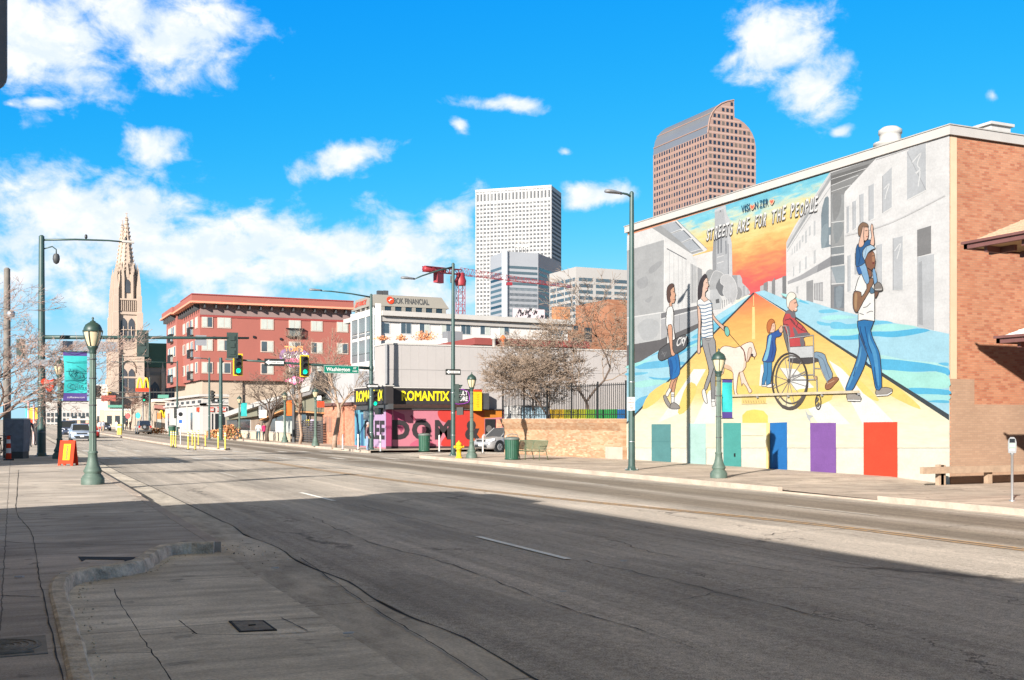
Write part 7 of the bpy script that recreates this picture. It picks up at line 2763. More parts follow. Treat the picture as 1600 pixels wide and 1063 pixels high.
for a_, b2 in (((-.45, -.15), (.45, .2)), ((-.2, -.3), (.1, .3))):
 lt.tube(cc_ + nr * .05 + dr * a_[0] + Vector((0, 0, a_[1])), cc_ + nr * .05 + dr * b2[0] + Vector((0, 0, b2[1])), .08, .08, BWHITE, 4)
o2s, o2z = z_on(C, dl, 570, 470)
o3s, _ = z_on(C, dl, 553, 470)
lt.build('lettering', bk)
lt = MB()
lt.text('BOK FINANCIAL', C + dl * o3s + nl * (.08 - .9 * (o2z - .8 - zA) / (zt - zA)) + Vector((0, 0, o2z - .8)), -dl, Vector((0, 0, 1)) - nl * lean, 1.3, REDSIGN, o3s - o2s, .02)
lt.build('side_lettering', bk)
b = MB()
for px in (593, 602):
 p = at_d(px, 456, 240)
 b.bmm((p.x - .55, p.y - .5, zt - 1), (p.x + .55, p.y + .5, p.z + .2), DARK)
b.build('roof_unit', bk)['kind'] = 'stuff'
# ------------------------------------------------------------------ white house with a glazed corner
WH = pm('white_stucco', (.48, .455, .43), .85, .04, .4)
DW = 122
C, dl, L, dr, Rr, zt = corner_box(586, DW, 550, VPS, 887, VPC - 600, 487)
wh = thing('white_apartment_house', 'white stucco apartment house with a flat projecting roof edge and glazed corner tower', 'building', (C.x, C.y, 0))
nl, nr = out_of(dl, C), out_of(dr, C)
b = MB()
prism(b, [C, C + dl * L, C + dl * L + dr * Rr, C + dr * Rr], -1, zt - .2, WH)
slab(b, C, dr, nr, -.0, .55, -1, zt + .9, .01, .45, WH)
b.build('wall', wh)
b = MB()
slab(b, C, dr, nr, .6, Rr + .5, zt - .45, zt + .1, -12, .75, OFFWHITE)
slab(b, C, dr, nr, .6, Rr + .5, zt - 1.05, zt - .46, .02, .3, pm('painted_shade_soffit', (.30, .28, .26), .85, .05, 1))  # white stucco darkened: shade under the roof edge put into the colour
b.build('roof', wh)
pn = Panes(wh, [GLASS, BLIND])
wins = [(591, 608), (626, 642), (655, 671), (689, 704), (720, 735), (750, 765), (780, 795), (856, 879)]
for i, (x0, x1) in enumerate(wins):
 s0, za = z_on(C, dr, x0, 520.5 + (x0 - 590) * .012)
 s1, _ = z_on(C, dr, x1, 520)
 zb_ = za + 1.13
 fr = MB()
 slab(fr, C, dr, nr, s0 - .05, s1 + .05, za - .05, zb_ + .05, 0, .05, BWHITE)
 f = fr.build('window', wh)
 for j in range(2):
  pnm = MB()
  a_ = s0 + (s1 - s0) * j / 2 + .03
  slab(pnm, C, dr, nr, a_, a_ + (s1 - s0) / 2 - .06, za, zb_, .03, .065, BLIND if (i + j) % 3 == 0 else GLASS)
  pnm.build('pane', f)
# glazed corner tower on the street side
SG = glass_mat('pale_curtain_glass', (.11, .15, .165), .15)
b = MB()
z5 = lambda y: EYE + (HY - y) / FPX * (DW + 4)
fw = MB()
t0 = C - dl * 0 + dr * -.0
for k_, (y0, y1, m_) in enumerate(((487, 497, WH), (498, 520, SG), (522, 526, SG), (532, 553, SG), (554, 566, SG), (566, 640, WH))):
 g = MB()
 slab(g, C, dl, nl, .1, L - .1, z5(y1), z5(y0), .0, .12, m_)
 g.build('curtain_wall', wh)
for i in range(4):
 s = .1 + (L - .3) * i / 3
 slab(fw, C, dl, nl, s, s + .12, z5(566), z5(486), .12, .2, BWHITE)
fw.build('mullion', wh)['kind'] = 'stuff'
# shrubs and grey units on the grey store's roof terrace
sh = random.Random(8)
RUST = pm('dry_orange_leaves', S(190, 126, 84), .9, .35, 6)
for i, (px, w_, h_, lab) in enumerate([(664, 26, 15, 'rusty dry shrub on the roof terrace below the white house'), (626, 10, 8, 'small rusty shrub left on the roof terrace'), (598, 14, 6, 'low rusty planting at the left end of the roof terrace')]):
 base = at_d(px, 531, 105)
 tb = thing('dry_shrub', lab, 'shrub', base)
 b = MB()
 for k in range(260 if i == 0 else 120):
  u, vv = sh.gauss(0, .36), abs(sh.gauss(0, .5))
  p = base + RX * (u * w_ / FPX * 105) + Vector((0, 0, min(vv, 1) * h_ / FPX * 105 * (1 - .5 * abs(u))))
  p += AX * sh.gauss(0, .4)
  a = sh.uniform(0, 3.1)
  r = sh.uniform(.05, .12)
  b.add([p + Vector((r * math.cos(a), r * math.sin(a), -r)), p + Vector((-r * math.cos(a), -r * math.sin(a), -r * .3)), p + Vector((0, 0, r))], [(0, 1, 2)], RUST)
 b.build('foliage', tb)
 b = MB()
 for k in range(9):
  b.tube(base, base + RX * sh.gauss(0, .4) + Vector((0, 0, h_ / FPX * 80)), .03, .012, BARKD, 4)
 b.build('stem', tb)
gu = thing('roof_plant_unit', 'grey roof plant unit on the terrace in front of the white house', 'roof unit', at_d(712, 538, 104))
p, q = at_d(697, 518, 104), at_d(724, 540, 104)
b = MB()
b.bmm((p.x, p.y - .5, q.z - .6), (q.x, p.y + 1.0, p.z), GREY)
b.build('box', gu)
b = MB()
b.bmm((p.x - .7, p.y - .4, q.z - .5), (p.x - .02, p.y + .6, p.z - .7), BWHITE)
b.build('side_box', gu)
# ------------------------------------------------------------------ orange brown building and penthouse block
OB = brick_mat('orange_brown_brick', 'x', [tuple(.5 * q for q in S(*c)) for c in ((184, 124, 90), (174, 114, 82), (192, 132, 98))], (.2, .14, .1), .6, .2, .02)
C, dl, L, dr, Rr, zt = corner_box(887, 150, 880, VPS, 1010, VPC, 506)
ob_ = thing('brown_brick_building', 'orange brown brick building behind the bare trees with a dark recessed bay', 'building', (C.x, C.y, 0))
nl, nr = out_of(dl, C), out_of(dr, C)
shift_obj(OB, Vector((C.x, C.y, 0)))
b = MB()
prism(b, [C, C + dl * 14, C + dl * 14 + dr * Rr, C + dr * Rr], -1, zt, OB)
s0, z0_ = z_on(C, dr, 962, 490)
slab(b, C, dr, nr, s0, Rr, zt, z0_ + 2.2, -12, -2, OB)
b.build('wall', ob_)
pn = Panes(ob_, [GLASSD])
for x0, x1, y0, y1 in ((888, 892, 509, 517), (895.5, 902.5, 509, 516.5), (913, 924, 512, 535), (895, 903, 528, 538)):
 s0, z1_ = z_on(C, dr, x0, y0)
 s1, z0_ = z_on(C, dr, x1, y1)
 pn.add(C, dr, nr, s0, s1, z0_, z1_, .06)
pn.build()
oc = thing('orange_penthouse', 'plain orange rooftop block above the right end of the white house', 'building', (0, 0, 0))
C, dl, L, dr, Rr, zt = corner_box(869, 165, 862, VPS, 891, VPC, 479)
oc.location = (C.x, C.y, 0)
OP = pm('orange_stucco', S(166, 114, 78), .85, .05, .4)
b = MB()
prism(b, [C, C + dl * L, C + dl * L + dr * Rr, C + dr * Rr], -1, zt, OP)
b.build('wall', oc)
b = MB()
nr = out_of(dr, C)
s0, z1_ = z_on(C, dr, 882, 489)
s1, z0_ = z_on(C, dr, 890, 500)
slab(b, C, dr, nr, s0, s1, z0_, z1_, .0, .06, pm('orange_door_paint', S(170, 112, 70), .8, .1, 1))  # door in an orange close to the wall's own
b.build('door', oc)
b = MB()
nb_ = MB()
gw = thing('graffiti_parapet', 'grey rooftop parapet with black and white graffiti before the banded tower', 'parapet', at_d(830, 493, 158))
p, q = at_d(803, 482, 158), at_d(862, 499, 158)
b.bmm((p.x, p.y, q.z - 4), (q.x, p.y + .4, p.z), pm('lilac_grey_wall', S(186, 172, 176), .8, .06, 1))
b.build('wall', gw)
b = MB()
for k, (px, y) in enumerate(((806, 493), (811, 487), (815, 491), (819, 486), (823, 489), (828, 485), (833, 486), (836, 489), (826, 495), (838, 495), (846, 496), (853, 496))):
 c0_ = at_y(px, y, p.y - .03)
 b.path([c0_ + Vector((-.25, 0, -.3)), c0_ + Vector((.05, 0, .35)), c0_ + Vector((.15, 0, -.2)), c0_ + Vector((.3, 0, .3))], .085, BLACK if k % 3 else BWHITE, 4)
b.build('graffiti', gw)
# ------------------------------------------------------------------ red apartment house
RB = pm('brick_red_stucco', (.25, .078, .06), .85, .05, .25)
RBD = pm('dark_red_trim', S(128, 50, 46), .8, .06, .5)
XA = 24.0
C = flat(at_x(312.5, 468, XA))
YA = C.y
dr, dl = Vector((1, 0, 0)), Vector((0, 1, 0))
nl, nr = Vector((-1, 0, 0)), Vector((0, -1, 0))
dep = C.dot(AX)
zA_ = lambda y: EYE + (HY - y) / FPX * dep
zt = zA_(476)
Rr = along(C, dr, 549)
yst = along(C, dl, 286)                     # the street front steps at this point
Lall = along(C, dl, 269)
rh = thing('red_apartment_house', 'five storey brick red apartment house with a deep overhanging cornice', 'apartment house', (C.x, C.y, 0))
zb0 = zA_(594)
b = MB()
prism(b, [C, C + dl * yst, C + dl * yst + dr * Rr, C + dr * Rr], zb0, zt, RB)
C2 = C + dl * yst + dr * -.9
prism(b, [C2, C2 + dl * (Lall - yst), C2 + dl * (Lall - yst) + dr * Rr, C2 + dr * Rr], zb0 - .4, zt, RB)
b.build('wall', rh)
b = MB()
slab(b, C, dr, nr, .8, Rr, -1, zb0, -14, -.9, CREAM)
slab(b, C, dl, nl, .5, Lall, -1, zb0, -6, -.4, CREAM)
b.build('ground_storey', rh)
b = MB()
slab(b, C, dr, nr, -1.3, Rr, zt + .35, zt + 1.25, -10, 1.2, RB)
slab(b, C, dr, nr, -1.32, Rr, zt + .1, zt + .36, -10, 1.45, pm('peach_cornice', S(196, 132, 106), .8, .05, 1))
slab(b, C, dr, nr, -1.34, Rr, zt + 1.25, zt + 1.4, -10, 1.3, RBD)
slab(b, C, dl, nl, -1.14, yst, zt + .34, zt + 1.24, -3, 1.31, RB)
slab(b, C, dl, nl, -1.13, yst, zt + .11, zt + .35, -3, 1.5, MATS['peach_cornice'])
slab(b, C2, dl, nl, .2, Lall - yst + .5, zt + .34, zt + 1.2, -3, .7, RB)
slab(b, C2, dl, nl, .2, Lall - yst + .5, zt + .09, zt + .335, -3, 1.0, MATS['peach_cornice'])
b.build('cornice', rh)
b = MB()
zs = zA_(489)
slab(b, C, dr, nr, .0, Rr, zs - .25, zt + .1, .0, .12, pm('taupe_frieze', S(120, 100, 96), .85, .1, .6))
slab(b, C, dr, nr, -.02, Rr, zs - .55, zs - .25, .0, .10, RBD)
b.build('frieze', rh)
for i in range(14):
 s = .4 + i * Rr / 14
 g = MB()
 slab(g, C, dr, nr, s, s + .18, zt - .5, zt + .1, .12, 1.1, DARK)
 g.build('bracket', rh)
for i in range(14):
 s = .5 + i * (Lall - 1) / 14
 g = MB()
 CC_, so = (C, s) if s < yst else (C2, s - yst)
 slab(g, CC_, dl, nl, so, so + .25, zt - .7, zt + .085, .0, .8, DARK)
 g.build('bracket', rh)
def rwin(Cx, d, n, s0, s1, z0, z1, k, juliet=False):
 g = MB()
 slab(g, Cx, d, n, s0 - .14, s1 + .14, z0 - .14, z1 + .14, .0, .09, pm('pale_window_frame', S(172, 152, 140), .7, .05, 2))
 w = g.build('window', rh)
 m = (s0 + s1) / 2
 for j, (a_, c_) in enumerate(((s0, m - .04), (m + .04, s1))):
  g = MB()
  slab(g, Cx, d, n, a_, c_, z0, z1, .02, .12, (GLASS, BLIND)[(k + j) % 2] if k % 3 else BLIND)
  g.build('pane', w)
 if juliet:
  g = MB()
  for i in range(14):
   s = s0 - .5 + (s1 - s0 + 1.0) * i / 13
   slab(g, Cx, d, n, s - .03, s + .03, z0, z0 + 1.15, .5, .56, BLACK)
  slab(g, Cx, d, n, s0 - .55, s1 + .55, z0 + 1.13, z0 + 1.2, .0, .57, BLACK)
  slab(g, Cx, d, n, s0 - .55, s1 + .55, z0 - .05, z0 + .05, .0, .57, BLACK)
  g.build('balcony_rail', w)
fl_rows = [(495.5, 510.5), (531, 546.5), (567, 582)]
cols_ = [(316.5, 331), (341, 359.5), (408.5, 426), (452.5, 468.5), (487, 502.5), (527.5, 542.5)]
for r, (y0, y1) in enumerate(fl_rows):
 for c_, (x0, x1) in enumerate(cols_):
  s0, s1 = along(C, dr, x0), along(C, dr, x1)
  sl = (x0 - 312) * .022
  z1_, z0_ = zA_(y0), zA_(y1)
  jl = (c_ == 3)
  rwin(C, dr, nr, s0, s1, z0_ - (1.0 if jl else 0), z1_, r * 2 + c_ * 3 + (c_ == 0), jl)
for r, (y0, y1) in enumerate(fl_rows):
 z1_, z0_ = zA_(y0 - 1), zA_(y1 - 1)
 for k_, f0 in enumerate((.12, .38, .62, .86)):
  s = f0 * yst
  rwin(C, dl, nl, s, s + 1.9, z0_ - (.9 if k_ == 1 else 0), z1_, r + k_, k_ == 1)
 for k_, f0 in enumerate((.12, .36, .60)):
  s = f0 * (Lall - yst)
  rwin(C2, dl, nl, s, s + 2.2, z0_ - (.9 if k_ == 1 else 0), z1_, r + k_ + 1, k_ == 1)
b = MB()
for px, y in ((333, 527), (395, 524), (437, 526), (343, 564), (402, 560)):
 s = along(C, dr, px)
 slab(b, C, dr, nr, s, s + .3, zA_(y) - .15, zA_(y) + .15, 0, .25, BLACK)
b.build('wall_vent', rh)['kind'] = 'stuff'
g = at_y(345, 540, YA)
# corner store beneath: white cornice on pilasters
cs = thing('white_corner_store', 'white single storey corner store with red lettered sign strips under the red apartment house', 'store', (C.x - 1, YA - 1, ZR))
CW_ = flat(at_x(310, 650, XA - 1.2)) + Vector((0, -3.5, 0))
WST = pm('white_store_stucco', (.36, .34, .32), .8, .05, .5)
b = MB()
zc1, zc0 = zA_(624), zA_(634)
Rs = along(CW_, dr, 357)
Ls = along(CW_, dl, 258)
prism(b, [CW_, CW_ + dl * Ls, CW_ + dl * Ls + dr * Rs, CW_ + dr * Rs], -1, zA_(624), WST)
b.build('wall', cs)
b = MB()
for n__, d__, l__ in ((nr, dr, Rs), (nl, dl, Ls)):
 slab(b, CW_, d__, n__, -.5, l__, zA_(622), zA_(618.5), -1, .55, WST)
 slab(b, CW_, d__, n__, -.3, l__, zA_(634.5), zA_(632), -.5, .3, WST)
b.build('cornice', cs)
b = MB()
slab(b, CW_, dr, nr, 1.2, Rs - .8, zA_(631), zA_(624.5), 0, .06, DARK)
for i in range(3):
 s = 2.2 + i * (Rs - 4) / 2.2
 slab(b, CW_, dr, nr, s, s + .5, zA_(629), zA_(626.5), .06, .09, BWHITE)
for i in range(7):
 s = 1 + i * Ls / 7.2
 for j in range(3):
  slab(b, CW_, dl, nl, s + j * 1.0, s + j * 1.0 + .75, zA_(631), zA_(627), 0, .06, DARK)
b.build('frieze_panel', cs)['kind'] = 'stuff'
for d__, n__, s0, s1 in ((dr, nr, 1.0, Rs * .42), (dr, nr, Rs * .56, Rs * .9)):
 g = MB()
 slab(g, CW_, d__, n__, s0, s1, zA_(644), zA_(637.5), .02, .2, REDSIGN)
 o = g.build('sign_strip', cs)
 g = MB()
 n_l = 7
 for i in range(n_l):
  a_ = s0 + (s1 - s0) * (i + .2) / n_l
  slab(g, CW_, d__, n__, a_, a_ + (s1 - s0) / n_l * .5, zA_(643), zA_(638.5) - (i % 2) * .15, .2, .23, BWHITE)
 g.build('lettering', o)
g = MB()
slab(g, CW_, dl, nl, 1.0, 4.0, zA_(644), zA_(637.5), .02, .2, REDSIGN)
g.build('sign_strip', cs)
for i, (s0, s1) in enumerate(((1.2, Rs * .40), (Rs * .48, Rs * .62), (Rs * .72, Rs * .94))):
 g = MB()
 slab(g, CW_, dr, nr, s0, s1, ZR + .6 if i != 1 else ZR, zA_(647), .0, .06, GLASSD)
 g.build('shop_window' if i != 1 else 'door', cs)
for i in range(6):
 s = 1.5 + i * Ls / 6.3
 g = MB()
 slab(g, CW_, dl, nl, s, s + 2.6, ZR + .5, zA_(645), .0, .06, GLASSD if i % 2 else BLIND)
 g.build('shop_window', cs)
 g = MB()
 slab(g, CW_, dl, nl, s - 1.0, s - .4, ZR, zA_(634.5), .0, .22, WST)
 g.build('pilaster', cs)
# ------------------------------------------------------------------ cathedral
CS = pm('cathedral_limestone', (.35, .275, .22), .85, .09, .12)
CSD = pm('cathedral_shadow_window', (.045, .05, .06), .4, .2, .5)
CRF = pm('green_copper_roof', S(44, 88, 78), .6, .15, .3)
ca = thing('cathedral', 'gothic limestone cathedral with two tall crocketed spires and a dark green nave roof', 'cathedral', (32, 342, 0))
def gothic(b, C_, d_, n_, s0, s1, z0, z1, o, mat):
 """pointed arch slab"""
 m = (s0 + s1) / 2
 zz = z1 - (s1 - s0) * .9
 pr = [(s0, z0), (s1, z0), (s1, zz), (s1 - (s1 - s0) * .12, zz + (z1 - zz) * .5), (m, z1), (s0 + (s1 - s0) * .12, zz + (z1 - zz) * .5), (s0, zz)]
 pts = [C_ + d_ * s + n_ * o + Vector((0, 0, z)) for s, z in pr]
 b.ext(pts, n_ * -.5, mat)
def tower(cx, cy, w, htop, second=False):
 h = w / 2
 zs1, zs2, zs3, zs4 = 20.5, 33.5, 37.0, 43.5
 k = htop / 63.4
 tw_ = MB()
 tw_.bmm((cx - h, cy - h, -1), (cx + h, cy + h, zs1 * k), CS)
 tw_.bmm((cx - h + .15, cy - h + .15, zs1 * k), (cx + h - .15, cy + h - .15, zs3 * k), CS)
 # corner buttresses stepping in
 for sx in (-1, 1):
  for sy in (-1, 1):
   for z0, z1, r, o in ((-1, 14, 1.15, .45), (14, 22, 1.0, .25), (22, 33, .85, .1), (33, 38, .7, -.05)):
    tw_.bmm((cx + sx * (h + o) - r, cy + sy * (h + o) - r, z0 * k), (cx + sx * (h + o) + r, cy + sy * (h + o) + r, z1 * k), CS)
    tw_.lathe([(r * 1.25, z1 * k), (.05, z1 * k + 1.5)], (cx + sx * (h + o), cy + sy * (h + o), 0), CS, 4, False)
 for z in (8.0, 14.0, zs1, 26.0, 32.8, zs3):
  tw_.bmm((cx - h - .3, cy - h - .3, z * k - .25), (cx + h + .3, cy + h + .3, z * k + .25), CS)
 # octagonal lantern
 tw_.lathe([(h * .92, zs3 * k), (h * .88, (zs4 + 1) * k)], (cx, cy, 0), CS, 8, False)
 for i in range(8):
  a = math.pi / 4 * i + math.pi / 8
  x, y = cx + h * .98 * math.cos(a), cy + h * .98 * math.sin(a)
  tw_.bmm((x - .35, y - .35, zs3 * k), (x + .35, y + .35, zs4 * k), CS)
  tw_.lathe([(.5, zs4 * k), (.04, (zs4 + 4.5) * k)], (x, y, 0), CS, 4, False)
 for sx in (-1, 1):
  for sy in (-1, 1):
   x, y = cx + sx * h * .95, cy + sy * h * .95
   tw_.bmm((x - .6, y - .6, zs3 * k), (x + .6, y + .6, (zs3 + 3.2) * k), CS)
   tw_.lathe([(.85, (zs3 + 3.2) * k), (.05, (zs3 + 9.5) * k)], (x, y, 0), CS, 4, False)
 tw_.build('tower', ca)
 sp = MB()
 zb = zs4 * k
 sp.lathe([(h * .80, zb), (h * .05, htop - 1.2), (.02, htop)], (cx, cy, 0), CS, 8, False)
 for i in range(8):
  a = math.pi / 4 * i + math.pi / 8
  for j in range(15):
   t = (j + .5) / 15.5
   r = h * .80 * (1 - t) + .12
   z = zb + (htop - 1.2 - zb) * t
   sp.box((cx + r * math.cos(a), cy + r * math.sin(a), z), (.42, .42, .5), CS, a)
  sp.tube((cx + h * .80 * math.cos(a), cy + h * .80 * math.sin(a), zb), (cx, cy, htop - .8), .13, .06, CS, 4)
 for i in range(8):
  a = math.pi / 4 * i
  c_ = Vector((cx + h * .72 * math.cos(a), cy + h * .72 * math.sin(a), 0))
  sp.lathe([(.55, zb), (.6, zb + 1.5), (.05, zb + 5)], c_, CS, 4, False)
 sp.box((cx, cy, htop - 1.8), (.9, .9, .25), CS)
 sp.box((cx, cy, htop - .5), (.8, .15, .15), CS)
 sp.build('spire', ca)
 for (C_, d_, n_) in ((Vector((cx - h, cy - h, 0)), Vector((1, 0, 0)), Vector((0, -1, 0))), (Vector((cx - h, cy - h, 0)), Vector((0, 1, 0)), Vector((-1, 0, 0)))):
  for j in range(2):
   s0 = w * (.20 + j * .33)
   g = MB()
   gothic(g, C_, d_, n_, s0, s0 + w * .26, 24.6 * k, 31.5 * k, .05, CSD)
   g.build('belfry_opening', ca)
   g = MB()
   gothic(g, C_, d_, n_, s0, s0 + w * .26, 9.5 * k, 16.6 * k, .25, CSD)
   g.build('lancet_window', ca)
   g = MB()
   s1 = s0 + w * .02
   g.tube(C_ + d_ * (s0 + w * .13) + n_ * .25 + Vector((0, 0, 24.6 * k)), C_ + d_ * (s0 + w * .13) + n_ * .25 + Vector((0, 0, 29 * k)), .12, .12, CS, 5)
   for q_ in (26, 28):
    g.tube(C_ + d_ * s0 + n_ * .2 + Vector((0, 0, q_ * k)), C_ + d_ * (s0 + w * .26) + n_ * .2 + Vector((0, 0, q_ * k)), .14, .14, CS, 5)
   g.build('tracery', ca)
  g = MB()
  for j in range(9):
   s0 = w * (.14 + j * .085)
   slab(g, C_, d_, n_, s0, s0 + w * .03, 33.6 * k, 36.6 * k, -.1, .22, CS)
  g.build('blind_arcade', ca)['kind'] = 'stuff'
  g = MB()
  # pointed hood over the lower pair
  pts_ = [C_ + d_ * (w * (.5 + .33 * math.cos(a_))) + n_ * .35 + Vector((0, 0, (15.5 + 3.6 * math.sin(a_)) * k)) for a_ in [math.pi * i / 10 for i in range(11)]]
  g.path(pts_, .22, CS, 5)
  g.build('arch_hood', ca)
  g = MB()
  gothic(g, Vector((cx, cy, 0)), Vector((d_.x, d_.y, 0)), n_, -h * .22, h * .22, 39 * k, 43 * k, h * .93, CSD)
  g.build('lantern_window', ca)
W_ = 6.6
tower(30.8, 342.3, W_, 63.4)
tower(32.2, 371.8, W_, 66.2, True)
b = MB()
b.bmm((29.6, 345, -1), (34, 370, 24), CS)
b.add([(29.5, 346, 24), (29.5, 368, 24), (29.5, 357, 33), (34, 346, 24), (34, 368, 24), (34, 357, 33)], [(0, 1, 2), (5, 4, 3), (0, 2, 5, 3), (1, 4, 5, 2)], CS)
b.bmm((33, 347, -1), (78, 367, 15), CS)
b.bmm((33, 349, 14), (78, 365, 17.5), CS)
b.build('nave_wall', ca)
b = MB()
b.add([(33, 348.5, 17.5), (80, 348.5, 17.5), (80, 357, 25.5), (33, 357, 25.5), (33, 365.5, 17.5), (80, 365.5, 17.5)], [(0, 1, 2, 3), (3, 2, 5, 4), (1, 5, 2), (0, 3, 4)], CRF)
b.build('nave_roof', ca)
for i in range(5):
 x = 37.2 + i * 4.4
 g = MB()
 g.bmm((x - .5, 345.4, -1), (x + .5, 347.2, 16), CS)
 g.lathe([(.75, 16), (.04, 19)], (x, 346.4, 0), CS, 4, False)
 g.build('buttress', ca)
 g = MB()
 gothic(g, Vector((x + .7, 347, 0)), Vector((1, 0, 0)), Vector((0, -1, 0)), 0, 3.0, 4.5, 13.2, .06, CSD)
 g.build('lancet_window', ca)
 g = MB()
 for q_ in (.95, 1.9):
  g.tube((x + .7 + q_, 346.85, 4.5), (x + .7 + q_, 346.85, 11), .12, .12, CS, 4)
 g.build('tracery', ca)['kind'] = 'stuff'
# ------------------------------------------------------------------ restaurant with yellow arches, far grid block and filler blocks
ms = thing('arches_sign', 'yellow double arch sign over a red panel on a pole before the cathedral', 'sign', at_z(224, 672, ZR))
dm_ = 205
o = at_d(223.5, 612, dm_)
b = MB()
zb_, hh = o.z, 19 / FPX * dm_
ww = 9.5 / FPX * dm_
for k_ in (-1, 1):
 pts_ = []
 for i in range(13):
  t = -1 + 2 * i / 12
  pts_.append(o + RX * (ww * (.5 * k_ + .42 * t)) * 1.05 + Vector((0, 0, .2 + hh * (1 - abs(t) ** 2.4))))
 b.path(pts_, .17, pm('arch_yellow', (.75, .48, .01), .4, .03, 1), 6)
b.build('arches', ms)
b = MB()
p = at_d(212, 606.5, dm_ - .5)
q = at_d(235, 613.5, dm_ - .5)
b.ext([p, Vector((q.x, q.y, p.z)), q, Vector((p.x, p.y, q.z))], AX * .4, REDSIGN)
b.build('panel', ms)
b = MB()
b.tube((o.x, o.y, ZR), (o.x, o.y, o.z), .14, .14, GREY, 8)
b.build('post', ms)
C, dl2, L, dr2, Rr, zt = corner_box(241, 196, 205, VPS, 268, VPC, 628)
rs_ = thing('arches_restaurant', 'cream restaurant with small yellow arches on its wall, below the arches sign', 'restaurant', (C.x, C.y, ZR))
nl2, nr2 = out_of(dl2, C), out_of(dr2, C)
b = MB()
prism(b, [C, C + dl2 * L, C + dl2 * L + dr2 * Rr, C + dr2 * Rr], -1, zt, CREAM)
slab(b, C, dr2, nr2, 0, Rr, EYE + (HY - 640) / FPX * 196, EYE + (HY - 633) / FPX * 196, 0, .3, pm('mauve_brown_band', S(150, 104, 96), .8, .1, 1))
slab(b, C, dr2, nr2, -.2, Rr, zt, zt + .5, -3, .4, pm('cream_roof_trim', S(212, 190, 180), .8, .05, 1))
b.build('wall', rs_)
g = MB()
for s0 in (.15, .62):
 slab(g, C, dr2, nr2, Rr * s0, Rr * (s0 + .25), ZR + .4, EYE + (HY - 652) / FPX * 196, 0, .06, BLIND)
g.build('window_strip', rs_)['kind'] = 'stuff'
g = MB()
oo = C + dr2 * (Rr * .55) + nr2 * .3
for k_ in (-1, 1):
 pts_ = [oo + dr2 * (.45 * k_ + .4 * t) + Vector((0, 0, EYE + .2 + 1.3 * (1 - abs(t) ** 2.4))) for t in [-1 + i / 4 for i in range(9)]]
 g.path(pts_, .13, MATS['arch_yellow'], 5)
g.build('wall_arches', rs_)
bo = thing('banner', 'orange banner before the cream restaurant wall', 'banner', at_d(248, 650, 188), 'cloth banners on lamp posts')
p, q = at_d(245, 645.5, 188), at_d(251.5, 655, 188)
g = MB()
g.ext([p, Vector((q.x, q.y, p.z)), q, Vector((p.x, p.y, q.z))], AX * .04, ORANGE)
g.build('cloth', bo)
g = MB()
g.tube((p.x, p.y, ZR), (p.x, p.y, p.z + .3), .07, .07, DARK, 6)
g.build('post', bo)
for i, (px, y0, y1, d, m_, lab) in enumerate([(215.5, 645, 654, 195, TEAL, 'small round teal banner beside the bare far tree'), (200, 645, 655, 198, RED, 'small red banner left of the teal one, far down the street')]):
 o = thing('banner', lab, 'banner', at_d(px, 670, d), 'cloth banners on lamp posts')
 p, q = at_d(px - 4, y0, d), at_d(px + 4, y1, d)
 g = MB()
 q_ = [((p + q) / 2) + RX * (.46 * math.cos(a * .5236)) + Vector((0, 0, .55 * math.sin(a * .5236))) for a in range(12)]
 g.ext(q_, AX * .04, m_)
 g.build('cloth', o)
 g = MB()
 g.tube((p.x, p.y, ZR), (p.x, p.y, p.z), .05, .05, DARK, 6)
 g.build('post', o)
# far white grid block closing the street on the left
YG = 430
p, q = at_y(60, 640, YG), at_y(163, 690, YG)
gb = thing('white_grid_block', 'far white office block with a grid of square windows at the avenue end', 'office block', ((p.x + q.x) / 2, YG, ZR))
b = MB()
b.bmm((p.x, YG, -1), (q.x, YG + 20, p.z), pm('white_grid_concrete', (.40, .38, .365), .8, .04, .1))
b.build('wall', gb)
pn = Panes(gb, [GLASS])
n_ = 17
cw = (q.x - p.x) / n_
for r in range(5):
 z1_ = p.z - 1.2 - r * 2.05
 for i in range(n_):
  pn.add(Vector((p.x, YG, 0)), Vector((1, 0, 0)), Vector((0, -1, 0)), (i + .2) * cw, (i + .8) * cw, z1_ - 1.35, z1_, .15)
pn.build()
b = MB()
slab(b, Vector((p.x, YG, 0)), Vector((1, 0, 0)), Vector((0, -1, 0)), 0, (q.x - p.x) * .8, p.z, p.z + 3.2, -10, -.4, OFFWHITE)
b.build('penthouse', gb)
fb = [(150, 168, 602, 672, 300, S(226, 214, 200), 'cream far building just left of the cathedral tower'),
      (163, 205, 640, 676, 262, S(216, 196, 172), 'pale sandstone low building below the cathedral tower'),
      (108, 152, 655, 676, 300, S(206, 176, 150), 'low tan far building beneath the white grid block')]
for x0, x1, y0, y1, d, c, lab in fb:
 p, q = at_d(x0, y0, d), at_d(x1, y1, d)
 o = thing('far_building', lab, 'building', ((p.x + q.x) / 2, (p.y + q.y) / 2, ZR))
 g = MB()
 m_ = pm('far_wall_%d' % x0, tuple(.6 * k for k in c), .85, .08, .3)
 p_, q_ = flat(p), flat(q)
 dd = (q_ - p_).normalized()
 prism(g, [p_, q_, q_ + Vector((0, 16, 0)), p_ + Vector((0, 16, 0))], -1, p.z, m_)
 g.build('wall', o)
 nn = out_of(dd, p_)
 Ls_ = (q_ - p_).length
 for i in range(3):
  g = MB()
  slab(g, p_, dd, nn, Ls_ * (.1 + i * .3), Ls_ * (.1 + i * .3) + Ls_ * .18, ZR + .8, ZR + 2.8, 0, .08, GLASSD)
  g.build('window', o)
 g = MB()
 slab(g, p_, dd, nn, 0, Ls_, p.z - .3, p.z + .15, -.3, .2, OFFWHITE)
 g.build('cornice', o)
b = MB()
